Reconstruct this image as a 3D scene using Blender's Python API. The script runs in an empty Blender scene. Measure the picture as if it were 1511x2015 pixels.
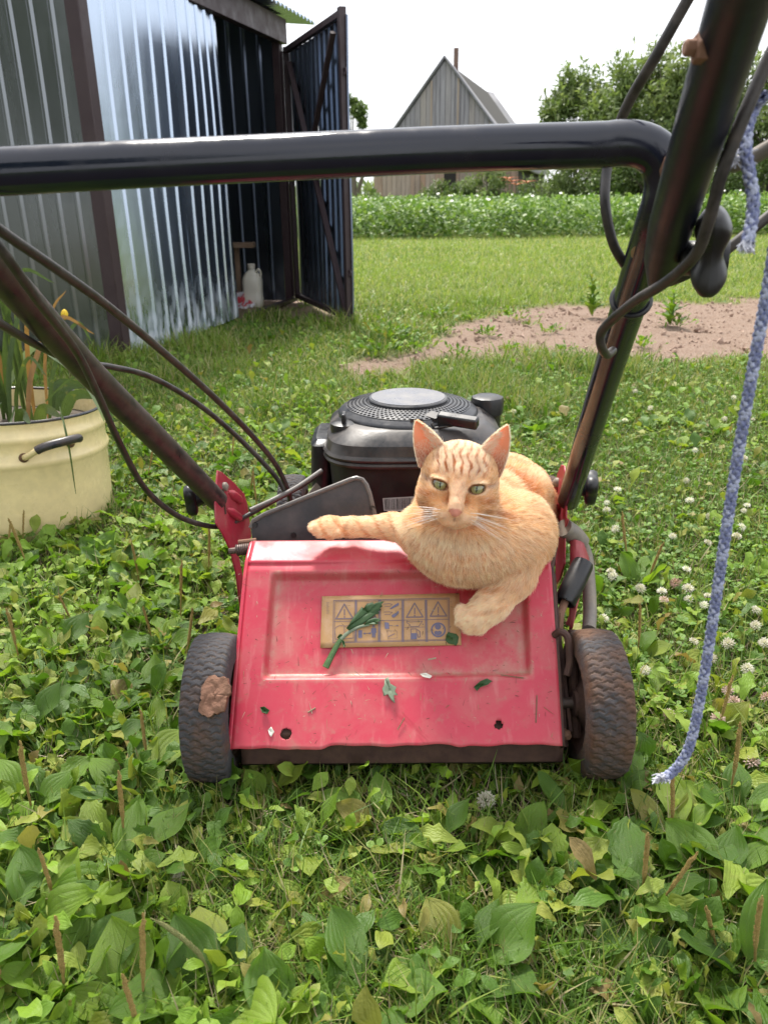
import bpy, math, random
import numpy as np
from mathutils import Vector, Matrix

rng = np.random.default_rng(7)
random.seed(7)
scn = bpy.context.scene
COL = scn.collection

# ------------------------------------------------------------------ camera
H = 0.66                       # eye height, crouching
FPX = 1560.0                   # focal length in pixels of the 1511x2015 frame
PITCH, ROLL = math.radians(21.9), math.radians(-0.6)
cd = bpy.data.cameras.new('camera')
cam = bpy.data.objects.new('camera', cd)
COL.objects.link(cam)
CM = Matrix.Translation((0, 0, H)) @ Matrix.Rotation(math.pi/2-PITCH, 4, 'X') @ Matrix.Rotation(ROLL, 4, 'Z')
cam.matrix_world = CM
cd.sensor_fit = 'VERTICAL'
cd.sensor_height = 36.0
cd.sensor_width = 27.0
cd.lens = FPX/2015*36.0
cd.clip_start, cd.clip_end = 0.02, 2000
cd.dof.use_dof = True
cd.dof.focus_distance = 0.96
cd.dof.aperture_fstop = 12.5
scn.camera = cam

# ------------------------------------------------------------------ sky, sun, exposure
SUN_EL, SUN_AZ = math.radians(57), math.radians(-14)     # azimuth from +Y towards +X
w = bpy.data.worlds.new('World')
scn.world = w
w.use_nodes = True
nt = w.node_tree
nt.nodes.clear()
sky = nt.nodes.new('ShaderNodeTexSky')
sky.sky_type = 'NISHITA'
sky.sun_disc = False
sky.sun_elevation = SUN_EL
sky.sun_rotation = SUN_AZ
sky.dust_density = 3.0
tcw = nt.nodes.new('ShaderNodeTexCoord')
nzw = nt.nodes.new('ShaderNodeTexNoise')
nzw.inputs['Scale'].default_value = 2.2
nzw.inputs['Detail'].default_value = 5
nt.links.new(tcw.outputs['Generated'], nzw.inputs['Vector'])
rpw = nt.nodes.new('ShaderNodeValToRGB')
rpw.color_ramp.elements[0].position = .3
rpw.color_ramp.elements[0].color = (6.6, 6.8, 7.2, 1)
rpw.color_ramp.elements[1].position = .7
rpw.color_ramp.elements[1].color = (9.0, 9.0, 9.1, 1)
nt.links.new(nzw.outputs['Fac'], rpw.inputs['Fac'])
mxw = nt.nodes.new('ShaderNodeMix')
mxw.data_type = 'RGBA'
mxw.inputs['Factor'].default_value = 0.85      # closed white cloud deck over the clear sky
nt.links.new(sky.outputs['Color'], mxw.inputs['A'])
nt.links.new(rpw.outputs['Color'], mxw.inputs['B'])
bgw = nt.nodes.new('ShaderNodeBackground')
bgw.inputs['Strength'].default_value = 0.08
nt.links.new(mxw.outputs['Result'], bgw.inputs['Color'])
ow = nt.nodes.new('ShaderNodeOutputWorld')
nt.links.new(bgw.outputs['Background'], ow.inputs['Surface'])

sl = bpy.data.lights.new('sun', 'SUN')
sl.energy = 2.5
sl.angle = math.radians(10)
sl.color = (1.0, 0.95, 0.87)
so = bpy.data.objects.new('sun', sl)
COL.objects.link(so)
sdir = Vector((math.sin(SUN_AZ)*math.cos(SUN_EL), math.cos(SUN_AZ)*math.cos(SUN_EL), math.sin(SUN_EL)))
so.rotation_euler = sdir.to_track_quat('Z', 'Y').to_euler()
so.location = sdir*30

scn.view_settings.view_transform = 'Standard'
scn.view_settings.look = 'None'
scn.view_settings.gamma = 1
scn.view_settings.exposure = 1.55
scn.cycles.use_denoising = True
try:
    scn.cycles.denoiser = 'OPENIMAGEDENOISE'
    scn.cycles.denoising_input_passes = 'RGB_ALBEDO_NORMAL'
except Exception:
    pass
scn.cycles.max_bounces = 8
scn.cycles.diffuse_bounces = 4
scn.cycles.transmission_bounces = 4
scn.cycles.transparent_max_bounces = 6

# ------------------------------------------------------------------ measuring helpers
def ray(px, py):
    return CM.to_3x3() @ Vector(((px-755.5)/FPX, (1007.5-py)/FPX, -1.0))
def at(px, py, t):
    return Vector((0, 0, H)) + ray(px, py)*t
def atY(px, py, Y):
    r = ray(px, py)
    return Vector((0, 0, H)) + r*(Y/r.y)
def atZ(px, py, z=0.0):
    r = ray(px, py)
    return Vector((0, 0, H)) + r*((z-H)/r.z)
def atP(px, py, p0, n):
    r = ray(px, py)
    o = Vector((0, 0, H))
    return o + r*((p0-o).dot(n)/r.dot(n))

# ------------------------------------------------------------------ object helpers
OFF = {}
def _tag(o, label=None, cat=None, group=None, kind=None):
    if label: o['label'] = label
    if cat: o['category'] = cat
    if group: o['group'] = group
    if kind: o['kind'] = kind
    return o
def thing(name, label, cat, loc, group=None):
    o = bpy.data.objects.new(name, None)
    o.empty_display_size = .05
    COL.objects.link(o)
    o.location = loc
    OFF[o.name] = Vector(loc)
    return _tag(o, label, cat, group)
def link_mesh(name, me, parent=None):
    o = bpy.data.objects.new(name, me)
    COL.objects.link(o)
    if parent is not None:
        o.parent = parent
        OFF[o.name] = OFF[parent.name].copy()
    else:
        OFF[o.name] = Vector((0, 0, 0))
    return o
def np_mesh(name, V, F, mats=(), smooth=True, attrs=None, midx=None):
    """V (n,3), F (m,k) with constant k"""
    me = bpy.data.meshes.new(name)
    V = np.asarray(V, np.float32); F = np.asarray(F, np.int32)
    m, k = F.shape
    me.vertices.add(len(V)); me.vertices.foreach_set('co', V.ravel())
    me.loops.add(m*k); me.loops.foreach_set('vertex_index', F.ravel())
    me.polygons.add(m); me.polygons.foreach_set('loop_start', np.arange(0, m*k, k, dtype=np.int32))
    me.polygons.foreach_set('use_smooth', np.full(m, bool(smooth)))
    if midx is not None:
        me.polygons.foreach_set('material_index', np.asarray(midx, np.int32))
    for mt in mats: me.materials.append(mt)
    for an, (ty, arr) in (attrs or {}).items():
        a = me.attributes.new(an, ty, 'POINT')
        arr = np.asarray(arr, np.float32)
        a.data.foreach_set({'FLOAT': 'value', 'FLOAT_VECTOR': 'vector', 'FLOAT_COLOR': 'color'}[ty], arr.ravel())
    me.update(calc_edges=True)
    me.validate()
    return me

def spline(pts, k=8):
    P = [Vector(p) for p in pts]
    if len(P) < 3: return P
    out = []
    for i in range(len(P)-1):
        p0 = P[i-1] if i else P[0]*2-P[1]
        p1, p2 = P[i], P[i+1]
        p3 = P[i+2] if i+2 < len(P) else P[-1]*2-P[-2]
        for j in range(k):
            t = j/k
            out.append(.5*((2*p1)+(p2-p0)*t+(2*p0-5*p1+4*p2-p3)*t*t+(3*p1-p0-3*p2+p3)*t**3))
    out.append(P[-1].copy())
    return out

class MB:
    def __init__(s): s.v = []; s.f = []; s.m = []
    def add(s, V, F, m=0):
        b = len(s.v)
        s.v += [Vector(p) for p in V]
        s.f += [tuple(i+b for i in f) for f in F]
        s.m += [m]*len(F)
        return s
    def box(s, c, size, R=None, m=0):
        c = Vector(c); hx, hy, hz = [q/2 for q in size]
        R = R or Matrix.Identity(3)
        V = [c+R @ Vector((x*hx, y*hy, z*hz)) for z in (-1, 1) for y in (-1, 1) for x in (-1, 1)]
        return s.add(V, [(0, 2, 3, 1), (4, 5, 7, 6), (0, 1, 5, 4), (2, 6, 7, 3), (0, 4, 6, 2), (1, 3, 7, 5)], m)
    def bar(s, a, b, wd, th, up=(0, 0, 1), m=0):
        a, b = Vector(a), Vector(b)
        d = b-a; z = d.normalized()
        x = Vector(up).cross(z)
        if x.length < 1e-5: x = Vector((1, 0, 0)).cross(z)
        x.normalize(); y = z.cross(x)
        R = Matrix((x, y, z)).transposed()
        return s.box((a+b)/2, (wd, th, d.length), R, m)
    def tube(s, pts, r, n=12, cap=True, closed=False, m=0, flat=None):
        P = [Vector(p) for p in pts]
        N = len(P)
        rr = r if hasattr(r, '__len__') else [r]*N
        T = []
        for i in range(N):
            if closed: t = P[(i+1) % N]-P[i-1]
            else: t = P[min(i+1, N-1)]-P[max(i-1, 0)]
            T.append(t.normalized() if t.length > 1e-9 else Vector((0, 0, 1)))
        u = T[0].orthogonal().normalized()
        V = []
        for i in range(N):
            u = (u-T[i]*u.dot(T[i]))
            u = u.normalized() if u.length > 1e-6 else T[i].orthogonal().normalized()
            v = T[i].cross(u)
            for k in range(n):
                a = 2*math.pi*k/n
                V.append(P[i]+(u*math.cos(a)+v*math.sin(a))*rr[i])
        F = []
        for i in range(N if closed else N-1):
            a0, b0 = i*n, ((i+1) % N)*n
            for k in range(n):
                F.append((a0+k, a0+(k+1) % n, b0+(k+1) % n, b0+k))
        if cap and not closed:
            F.append(tuple(range(n-1, -1, -1)))
            F.append(tuple((N-1)*n+k for k in range(n)))
        return s.add(V, F, m)
    def lathe(s, prof, c, axis=(0, 0, 1), n=32, m=0, rfun=None, cap0=True, cap1=True):
        c = Vector(c); z = Vector(axis).normalized()
        x = z.orthogonal().normalized()
        if abs(z.z) > .9: x = (Vector((1, 0, 0))-z*z.x).normalized()
        y = z.cross(x)
        V = []
        for (r, h) in prof:
            for k in range(n):
                a = 2*math.pi*k/n
                q = r*(rfun(a) if rfun else 1)
                V.append(c+x*(q*math.cos(a))+y*(q*math.sin(a))+z*h)
        F = []
        for i in range(len(prof)-1):
            for k in range(n):
                F.append((i*n+k, i*n+(k+1) % n, (i+1)*n+(k+1) % n, (i+1)*n+k))
        if cap0: F.append(tuple(range(n-1, -1, -1)))
        if cap1: F.append(tuple((len(prof)-1)*n+k for k in range(n)))
        return s.add(V, F, m)
    def loft(s, secs, n=48, m=0):
        """secs: (z, cx, cy, rx, ry, exponent) superellipse sections stacked upward"""
        V = []
        for (z, cx, cy, rx, ry, e) in secs:
            for k in range(n):
                a = 2*math.pi*k/n
                ca, sa = math.cos(a), math.sin(a)
                V.append(Vector((cx+rx*math.copysign(abs(ca)**(2/e), ca), cy+ry*math.copysign(abs(sa)**(2/e), sa), z)))
        F = []
        for i in range(len(secs)-1):
            for k in range(n):
                F.append((i*n+k, i*n+(k+1) % n, (i+1)*n+(k+1) % n, (i+1)*n+k))
        F.append(tuple(range(n-1, -1, -1)))
        F.append(tuple((len(secs)-1)*n+k for k in range(n)))
        return s.add(V, F, m)
    def prism(s, poly, vec, m=0):
        n = len(poly); vec = Vector(vec)
        V = [Vector(p) for p in poly]+[Vector(p)+vec for p in poly]
        F = [tuple(range(n-1, -1, -1)), tuple(range(n, 2*n))]
        for i in range(n):
            j = (i+1) % n
            F.append((i, j, n+j, n+i))
        return s.add(V, F, m)
    def grid(s, P, m=0, skip=None):
        a, b = len(P), len(P[0])
        V = [p for row in P for p in row]
        F = []
        for i in range(a-1):
            for j in range(b-1):
                if skip and skip(i, j): continue
                F.append((i*b+j, i*b+j+1, (i+1)*b+j+1, (i+1)*b+j))
        return s.add(V, F, m)
    def mesh(s, name, mats, off=Vector((0, 0, 0)), smooth=35):
        me = bpy.data.meshes.new(name)
        me.from_pydata([tuple(p-off) for p in s.v], [], s.f)
        for mt in (mats if isinstance(mats, (list, tuple)) else [mats]): me.materials.append(mt)
        me.polygons.foreach_set('material_index', s.m)
        if smooth:
            me.polygons.foreach_set('use_smooth', [True]*len(s.f))
            me.update()
            try: me.set_sharp_from_angle(angle=math.radians(smooth))
            except Exception: pass
        me.update()
        return me
    def build(s, name, mats, parent=None, smooth=35, bevel=0, solid=0, seg=2, label=None):
        off = OFF[parent.name] if parent is not None else Vector((0, 0, 0))
        o = link_mesh(name, s.mesh(name, mats, off, smooth), parent)
        if solid:
            md = o.modifiers.new('solid', 'SOLIDIFY'); md.thickness = solid; md.offset = -1
        if bevel:
            md = o.modifiers.new('bevel', 'BEVEL'); md.width = bevel; md.segments = seg
            md.limit_method = 'ANGLE'; md.angle_limit = math.radians(40)
            md.harden_normals = False
        if label: o['label'] = label
        return o

# ------------------------------------------------------------------ materials
class NB:
    def __init__(s, name):
        s.mat = bpy.data.materials.new(name)
        s.mat.use_nodes = True
        s.nt = s.mat.node_tree
        s.b = s.nt.nodes['Principled BSDF']
        s.out = s.nt.nodes['Material Output']
    def n(s, t, **kw):
        nd = s.nt.nodes.new(t)
        for k, v in kw.items(): setattr(nd, k, v)
        return nd
    def l(s, a, b): s.nt.links.new(a, b)
    def coord(s, scale=(1, 1, 1), kind='Object', rot=(0, 0, 0)):
        tc = s.n('ShaderNodeTexCoord'); mp = s.n('ShaderNodeMapping')
        mp.inputs['Scale'].default_value = scale
        mp.inputs['Rotation'].default_value = rot
        s.l(tc.outputs[kind], mp.inputs['Vector'])
        return mp.outputs['Vector']
    def noise(s, vec, scale, detail=4, rough=.55, dist=0):
        z = s.n('ShaderNodeTexNoise')
        z.inputs['Scale'].default_value = scale; z.inputs['Detail'].default_value = detail
        z.inputs['Roughness'].default_value = rough; z.inputs['Distortion'].default_value = dist
        s.l(vec, z.inputs['Vector'])
        return z.outputs['Fac']
    def ramp(s, fac, stops):
        r = s.n('ShaderNodeValToRGB')
        e = r.color_ramp.elements
        while len(e) < len(stops): e.new(.5)
        for q, (p, c) in zip(e, stops):
            q.position = p
            q.color = (c, c, c, 1) if not hasattr(c, '__len__') else (*c, 1)
        s.l(fac, r.inputs['Fac'])
        return r.outputs['Color']
    def mix(s, fac, a, b, bt='MIX'):
        m = s.n('ShaderNodeMix', data_type='RGBA', blend_type=bt)
        for key, v in (('Factor', fac), ('A', a), ('B', b)):
            if hasattr(v, 'is_output'): s.l(v, m.inputs[key])
            elif hasattr(v, '__len__'): m.inputs[key].default_value = (*v, 1)
            else: m.inputs[key].default_value = v
        return m.outputs['Result']
    def math(s, op, a, b=None):
        m = s.n('ShaderNodeMath', operation=op)
        for i, v in enumerate((a, b)):
            if v is None: continue
            if hasattr(v, 'is_output'): s.l(v, m.inputs[i])
            else: m.inputs[i].default_value = v
        return m.outputs[0]
    def bump(s, h, strength=.3, dist=.001, normal=None):
        b = s.n('ShaderNodeBump')
        b.inputs['Strength'].default_value = strength; b.inputs['Distance'].default_value = dist
        s.l(h, b.inputs['Height'])
        if normal is not None: s.l(normal, b.inputs['Normal'])
        return b.outputs['Normal']
    def set(s, **kw):
        for k, v in kw.items():
            k = k.replace('_', ' ')
            inp = s.b.inputs[k]
            if hasattr(v, 'is_output'): s.l(v, inp)
            elif hasattr(v, '__len__') and len(v) == 3 and inp.type == 'RGBA': inp.default_value = (*v, 1)
            else: inp.default_value = v
        return s.mat

def dirty(name, c, dirt=None, amount=.4, scale=30, rough=.5, metal=0, bump=.15, bscale=200, spec=.5, rvar=.15, bdist=.0006):
    """paint / plastic / metal with blotchy dust or rust over it"""
    m = NB(name)
    v = m.coord()
    n1 = m.noise(v, scale, 6, .65)
    col = c
    if dirt:
        f = m.ramp(n1, [(.5-amount*.35, 0.0), (.78-amount*.25, min(1, amount*1.6))])
        n2 = m.noise(v, scale*4.3, 3)
        col = m.mix(f, m.mix(n2, tuple(q*.82 for q in c), tuple(min(1, q*1.15) for q in c)), m.mix(n2, tuple(q*.7 for q in dirt), tuple(min(1, q*1.25) for q in dirt)))
    rg = m.ramp(n1, [(.3, max(.02, rough-rvar)), (.7, min(1, rough+rvar))])
    nb = m.noise(v, bscale, 3)
    return m.set(Base_Color=col, Roughness=rg, Metallic=metal, Specular_IOR_Level=spec, Normal=m.bump(nb, bump, bdist))
# ================================================================== SETTING
def sstep(a, b, x):
    t = np.clip((x-a)/(b-a), 0, 1)
    return t*t*(3-2*t)
def wob(x, y, s=1.0, ph=0.0):
    """cheap smooth noise in -1..1"""
    return (np.sin(x*2.1*s+1.3+ph+1.7*np.sin(y*1.3*s+ph))+np.sin(y*2.7*s+.4-ph+1.9*np.sin(x*1.9*s+2*ph))
            + .6*np.sin((x+y)*5.3*s+ph*3)+.6*np.sin((x-y)*6.1*s+2.2+ph))/3.2
def dirt_mask(x, y):
    yn = 3.22+.10*(x-.5)
    yf = np.where(x < .8, 3.60+(x-.02)*2.0, 5.16+.12*(x-.8))
    d = np.minimum(np.minimum(y-yn, yf-y), (x+.09-.22*np.clip(y-3.6, 0, 1))*1.2)
    d = d+.24*wob(x, y, 1.6)+.17*wob(x, y, 5, 2)+.08*wob(x, y, 13, 4)
    m = sstep(-.06, .22, d)
    # worn earth where the shed door swings
    d2 = 1-np.hypot((x+.42)/.34, (y-4.75)/.42)+.35*wob(x, y, 3, 1)
    d3 = 1-np.hypot((x+.95)/.5, (y-5.3)/.7)
    return np.maximum(m, np.maximum(.8*sstep(.1, .5, d2), sstep(0, .2, d3)))
def gheight(x, y):
    near = np.clip(1-y/9, 0, 1)
    h = .010*wob(x, y, 1.1)*near+.004*wob(x, y, 4.3, 1)*near
    return h-.012*dirt_mask(x, y)

def make_ground():
    ys = np.concatenate([np.linspace(-3, .25, 14), np.linspace(.3, 6.5, 260), np.geomspace(6.6, 900, 60)])
    xs0 = np.concatenate([-np.geomspace(900, 3.2, 30), np.linspace(-3.1, 3.6, 230), np.geomspace(3.8, 900, 30)])
    X, Y = np.meshgrid(xs0, ys)
    Z = gheight(X, Y)
    dm = dirt_mask(X, Y)*((np.abs(X) < 60) & (Y < 9) & (Y > 2))
    Z = Z+dm*(.010*wob(X, Y, 9, 3)+.006*wob(X, Y, 21, 1))
    V = np.stack([X, Y, Z], -1).reshape(-1, 3)
    a, b = X.shape
    I = np.arange(a*b).reshape(a, b)
    F = np.stack([I[:-1, :-1], I[:-1, 1:], I[1:, 1:], I[1:, :-1]], -1).reshape(-1, 4)
    m = NB('earth_and_turf')
    v = m.coord()
    at_ = m.n('ShaderNodeAttribute', attribute_name='dirt')
    n1 = m.noise(v, 9, 8, .65); n2 = m.noise(v, 90, 6, .7); n3 = m.noise(v, 1.1, 4)
    soil = m.mix(n2, (.035, .024, .016), (.10, .075, .05))
    green = m.mix(n3, (.085, .15, .020), (.135, .20, .032))
    green = m.mix(m.ramp(n2, [(.35, 0), (.7, 1)]), green, (.12, .115, .05))
    geo = m.n('ShaderNodeSeparateXYZ'); m.l(v, geo.inputs[0])
    far = m.n('ShaderNodeMapRange'); m.l(m.math('ABSOLUTE', m.math('SUBTRACT', geo.outputs['Y'], .35)), far.inputs[0])
    far.inputs[1].default_value = .9; far.inputs[2].default_value = 2.6
    turf = m.mix(far.outputs[0], soil, green)
    dry = m.mix(n1, (.165, .108, .075), (.255, .182, .138))
    dry = m.mix(m.ramp(n2, [(.45, 0), (.75, .8)]), dry, (.32, .265, .225))
    col = m.mix(at_.outputs['Fac'], turf, dry)
    mt = m.set(Base_Color=col, Roughness=.95, Specular_IOR_Level=.15, Normal=m.bump(n2, .9, .012))
    o = link_mesh('ground', np_mesh('ground', V, F, [mt], attrs={'dirt': ('FLOAT', dm.ravel())}))
    _tag(o, kind='structure')
make_ground()

# ------------------------------------------------------------------ corrugated metal shed
def galvanised(name, tint, rough, smear=.5):
    m = NB(name)
    v = m.coord((1, 1, .12))
    n1 = m.noise(v, 5, 5, .6); n2 = m.noise(m.coord((1, 1, .35)), 26, 4); n3 = m.noise(m.coord(), 140, 2)
    col = m.mix(n1, tuple(q*.86 for q in tint), tint)
    # chalky white bloom low on the sheets, splashed up from the soil
    geo = m.n('ShaderNodeSeparateXYZ'); m.l(m.coord(), geo.inputs[0])
    lo = m.n('ShaderNodeMapRange'); m.l(geo.outputs['Z'], lo.inputs[0])
    lo.inputs[1].default_value = .30; lo.inputs[2].default_value = .0
    bl = m.math('MULTIPLY', lo.outputs[0], m.ramp(n2, [(.42, 0), (.62, 1)]))
    bl = m.math('MULTIPLY', bl, smear)
    col = m.mix(bl, col, (.55, .57, .60))
    rg = m.math('ADD', m.math('MULTIPLY', bl, .5), m.ramp(n1, [(.3, rough*.75), (.7, rough*1.3)]))
    nb = m.bump(m.noise(m.coord((1, 1, .22)), 3.2, 3), .28, .02)
    return m.set(Base_Color=col, Metallic=m.math('SUBTRACT', 1.0, m.math('MULTIPLY', bl, .8)), Roughness=rg, Normal=m.bump(n3, .03, .001, nb))
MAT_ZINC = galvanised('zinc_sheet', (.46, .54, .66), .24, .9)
MAT_ZINC_DARK = galvanised('darkened_zinc_sheet', (.20, .215, .225), .28, .2)  # same zinc, tint darkened to stand in for its dark reflection
MAT_ZINC_IN = galvanised('shaded_zinc_sheet', (.17, .20, .26), .30, .2)  # darker bluish copy of the zinc, shade put into the tint
MAT_BROWN = dirty('brown_oxide_paint', (.034, .018, .023), (.06, .04, .038), .22, 14, .5, bump=.1)

SD = Vector((.258, .966, 0)); SN = Vector((.966, -.258, 0))     # along the front wall, outward from it
SL = Vector((-.966, .258, 0))
C0 = Vector((-1.135, 3.476, 0))

def sheet(mb, org, du, dn, L, z0, z1, pitch=.105, rib=.020, dep=.008, rows=14, top=None, wave=.004, seed=0, dz=Vector((0, 0, 1)), bow=None):
    """corrugated sheet: flat pans with trapezoid ribs pointing along dn"""
    prof = []
    s = 0.0
    while s < L-1e-6:
        for q, h in ((0, 0), (pitch-rib-.008, 0), (pitch-rib+.002, 1), (pitch-.010, 1)):
            if s+q < L-1e-6: prof.append((s+q, h*dep))
        s += pitch
    prof.append((L, 0))
    P = []
    for r in range(rows+1):
        row = []
        for (q, h) in prof:
            zt = top(q) if top else z1
            f = r/rows
            z = z0+(zt-z0)*f
            wv = wave*(math.sin(z*5+seed+q*3)+math.sin(z*2.1+q*9+seed*2))
            if bow: wv += 4*bow[2]*((q+bow[0])/bow[1])*(1-(q+bow[0])/bow[1])
            row.append(org+du*q+dn*(h+wv)+dz*z)
        P.append(row)
    mb.grid(P)
    return mb

shed = thing('metal_shed', 'corrugated zinc shed with one door leaf swung open', 'shed', C0)
ZT = 1.62
for k, (s0, L) in enumerate(((.05, .58), (.62, .56))):
    mb = sheet(MB(), C0+SD*s0+SN*(.012+.003*k), SD, SN, L, .005+.01*k, ZT-.13, seed=k*1.7, wave=.0030, bow=(s0-.05, 1.14, .032))
    mb.build('wall_sheet', MAT_ZINC, shed, smooth=0, solid=.0012)
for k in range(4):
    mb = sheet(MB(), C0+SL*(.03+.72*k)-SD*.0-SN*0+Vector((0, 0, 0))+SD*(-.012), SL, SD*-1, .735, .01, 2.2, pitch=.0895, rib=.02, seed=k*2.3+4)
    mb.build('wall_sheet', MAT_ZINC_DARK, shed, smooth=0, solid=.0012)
BL = 2.035                                # length of the front
CB = C0+SD*BL
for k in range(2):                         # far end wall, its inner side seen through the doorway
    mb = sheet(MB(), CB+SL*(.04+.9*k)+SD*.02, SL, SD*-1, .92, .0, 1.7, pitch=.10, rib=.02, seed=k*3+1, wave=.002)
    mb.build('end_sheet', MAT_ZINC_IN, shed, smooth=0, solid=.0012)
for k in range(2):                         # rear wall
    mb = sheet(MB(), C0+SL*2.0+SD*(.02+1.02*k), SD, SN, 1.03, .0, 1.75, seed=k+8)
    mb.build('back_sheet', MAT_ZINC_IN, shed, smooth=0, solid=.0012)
MB().box(C0+SL*.0+Vector((0, 0, 1.05)), (.062, .062, 2.1), Matrix((SD, SN, Vector((0, 0, 1)))).transposed()).build('corner_post', MAT_BROWN, shed, bevel=.004)
MB().box(CB+Vector((0, 0, .78)), (.05, .05, 1.56), Matrix((SD, SN, Vector((0, 0, 1)))).transposed()).build('hinge_post', MAT_BROWN, shed, bevel=.004)
LR = Matrix((SD, SN, Vector((0, 0, 1)))).transposed()
MB().box(C0+SD*(BL/2+.02)+Vector((0, 0, ZT-.062))+SN*.03, (BL+.02, .05, .13), LR).build('lintel', MAT_BROWN, shed, bevel=.003)
# roof, overhanging the front and the far end
RT = (SL*1.0+Vector((0, 0, .10))).normalized()
for k in range(3):
    o0 = C0-SL*.14+SD*(-.25+.86*k)+Vector((0, 0, ZT+.015+.004*k))
    mb = MB()
    prof = np.arange(0, .88, .0085)
    rows = [[o0+SD*q+Vector((0, 0, .011*math.sin(q*2*math.pi/.062)))+RT*r for q in prof] for r in np.linspace(0, 2.3, 5)]
    mb.grid(rows).build('roof_sheet', MAT_ZINC, shed, smooth=60, solid=.0012)
MB().box(C0+SD*(BL-.35)+SN*.03+Vector((0, 0, .012)), (.001+.7, .05, .02), LR).build('threshold', MAT_BROWN, shed)
# open leaf
HG = C0+SD*(BL+.01)+SN*.045
FE = atZ(690, 640, 0.0)
DD = (FE-HG); DW = DD.length; DD.normalize()
DNI = Vector((-DD.y, DD.x, 0))
if DNI.dot(-HG) < 0: DNI = -DNI           # inner face looks at the camera
DH = 1.455
door = MB().tube([HG+DNI*.02+Vector((0, 0, .03)), HG+DNI*.02+Vector((0, 0, DH))], .006).build('door', MAT_BROWN, shed)
for k in range(2):
    sheet(MB(), HG+DD*(.015+DW/2*k)-DNI*.02, DD, DNI, DW/2, .03, DH-.01, pitch=.098, rib=.02, dep=.009, seed=k*5+2, wave=.002).build('door_sheet', MAT_ZINC_IN, door, smooth=0, solid=.001)
DR = Matrix((DD, DNI, Vector((0, 0, 1)))).transposed()
fr = MB()
fr.box(HG+DD*.02+Vector((0, 0, .02+DH/2)), (.034, .03, DH), DR)
fr.box(HG+DD*(DW-.02)+Vector((0, 0, .02+DH/2)), (.040, .034, DH+.01), DR)
fr.box(HG+DD*(DW/2)+Vector((0, 0, .035)), (DW-.08, .028, .03), DR)
fr.box(HG+DD*(DW/2)+Vector((0, 0, DH-.0)), (DW-.08, .028, .03), DR)
fr.box(HG+DD*(DW/2)+Vector((0, 0, DH*.52)), (DW-.08, .024, .028), DR)
fr.build('door_frame', MAT_BROWN, door, bevel=.002)
for za, zb in ((DH*.52, .06), (DH-.4, DH*.56)):
    pass
MB().bar(HG+DD*.1+DNI*.006+Vector((0, 0, DH*.95)), HG+DD*(DW-.06)+DNI*.006+Vector((0, 0, .07)), .030, .022).build('door_brace', MAT_BROWN, door)
MB().bar(HG+DD*(DW*.45)+DNI*.030+Vector((0, 0, DH*.55)), HG+DD*(DW-.07)+DNI*.030+Vector((0, 0, DH*.95)), .026, .018).build('door_brace', MAT_BROWN, door)
for zz in (DH*.83, .27):
    MB().tube([HG+DD*(DW+.016+.014*math.cos(a))+Vector((0, 0, zz+.016*math.sin(a))) for a in np.linspace(0, 2*math.pi, 14)[:-1]], .004, 6, closed=True).build('hasp_ring', MAT_BROWN, door)

# things kept in the doorway
MAT_JUG = NB('milky_plastic').set(Base_Color=(.62, .60, .52), Roughness=.35, Subsurface_Weight=.3, Subsurface_Radius=(.01, .01, .008))
MAT_LID = dirty('jug_cap', (.55, .52, .45), None, rough=.45)
def jug(c, s, label):
    t = thing('canister', label, 'canister', c, 'milky canisters inside the shed')
    z = c.z
    secs = [(z, .062, 3), (z+.012, .068, 3.4), (z+.06, .069, 3.4), (z+.066, .066, 3.4), (z+.12, .067, 3.4), (z+.17, .069, 3.2), (z+.20, .062, 2.8), (z+.225, .045, 2.3), (z+.24, .024, 2), (z+.262, .022, 2)]
    mb = MB().loft([(z+(q-z)*s, c.x, c.y, r*s, r*.8*s, e) for q, r, e in secs], 28)
    mb.build('canister_body', MAT_JUG, t, smooth=50)
    MB().lathe([(.026*s, .256*s), (.027*s, .28*s), (.02*s, .285*s)], c, n=16).build('screw_cap', MAT_LID, t)
    MB().tube(spline([c+Vector((.03*s, -.02*s, .225*s)), c+Vector((.05*s, -.03*s, .25*s)), c+Vector((.063*s, -.02*s, .23*s)), c+Vector((.06*s, -.01*s, .19*s))], 5), .008*s, 8).build('carry_handle', MAT_JUG, t)
p = atZ(500, 600, 0.0); jug(Vector((p.x, p.y, -.01)), .93, 'squat milky canister standing nearest in the shed doorway')
p = atZ(528, 590, 0.0); jug(Vector((p.x, p.y+.1, -.01)), 1.0, 'taller milky canister behind the first, against the inner wall')
def crumpled(name, label, cat, c, s, mat):
    n = 22
    V, F = [], []
    mb = MB()
    P = []
    for i in range(n):
        row = []
        for j in range(n*2):
            th, ph = math.pi*i/(n-1)*.5, 2*math.pi*j/(n*2)
            r = 1+.3*math.sin(ph*3+th*7)+.16*math.sin(ph*11+th*17)+.1*math.sin(ph*19-th*23)
            row.append(c+Vector((s[0]*r*math.sin(th)*math.cos(ph), s[1]*r*math.sin(th)*math.sin(ph), s[2]*r*math.cos(th))))
        row.append(row[0]); P.append(row)
    o = mb.grid(P).build(name, mat, smooth=30)
    return _tag(o, label, cat)
mbag = NB('printed_bag')
mbag.set(Base_Color=mbag.ramp(mbag.noise(mbag.coord(), 16, 2), [(.48, (.62, .62, .66)), (.52, (.5, .05, .07)), (.62, (.5, .05, .07)), (.65, (.7, .7, .72))]), Roughness=.3)
p = atZ(475, 602, 0.0)
crumpled('plastic_bag', 'crumpled red and white plastic bag on the shed floor', 'bag', Vector((p.x-.02, p.y, -.014)), (.085, .07, .075), mbag.mat)
MAT_OLDWOOD = dirty('old_board', (.16, .10, .06), (.26, .20, .15), .4, 9, .8)
p = atY(470, 482, 5.3)
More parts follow.
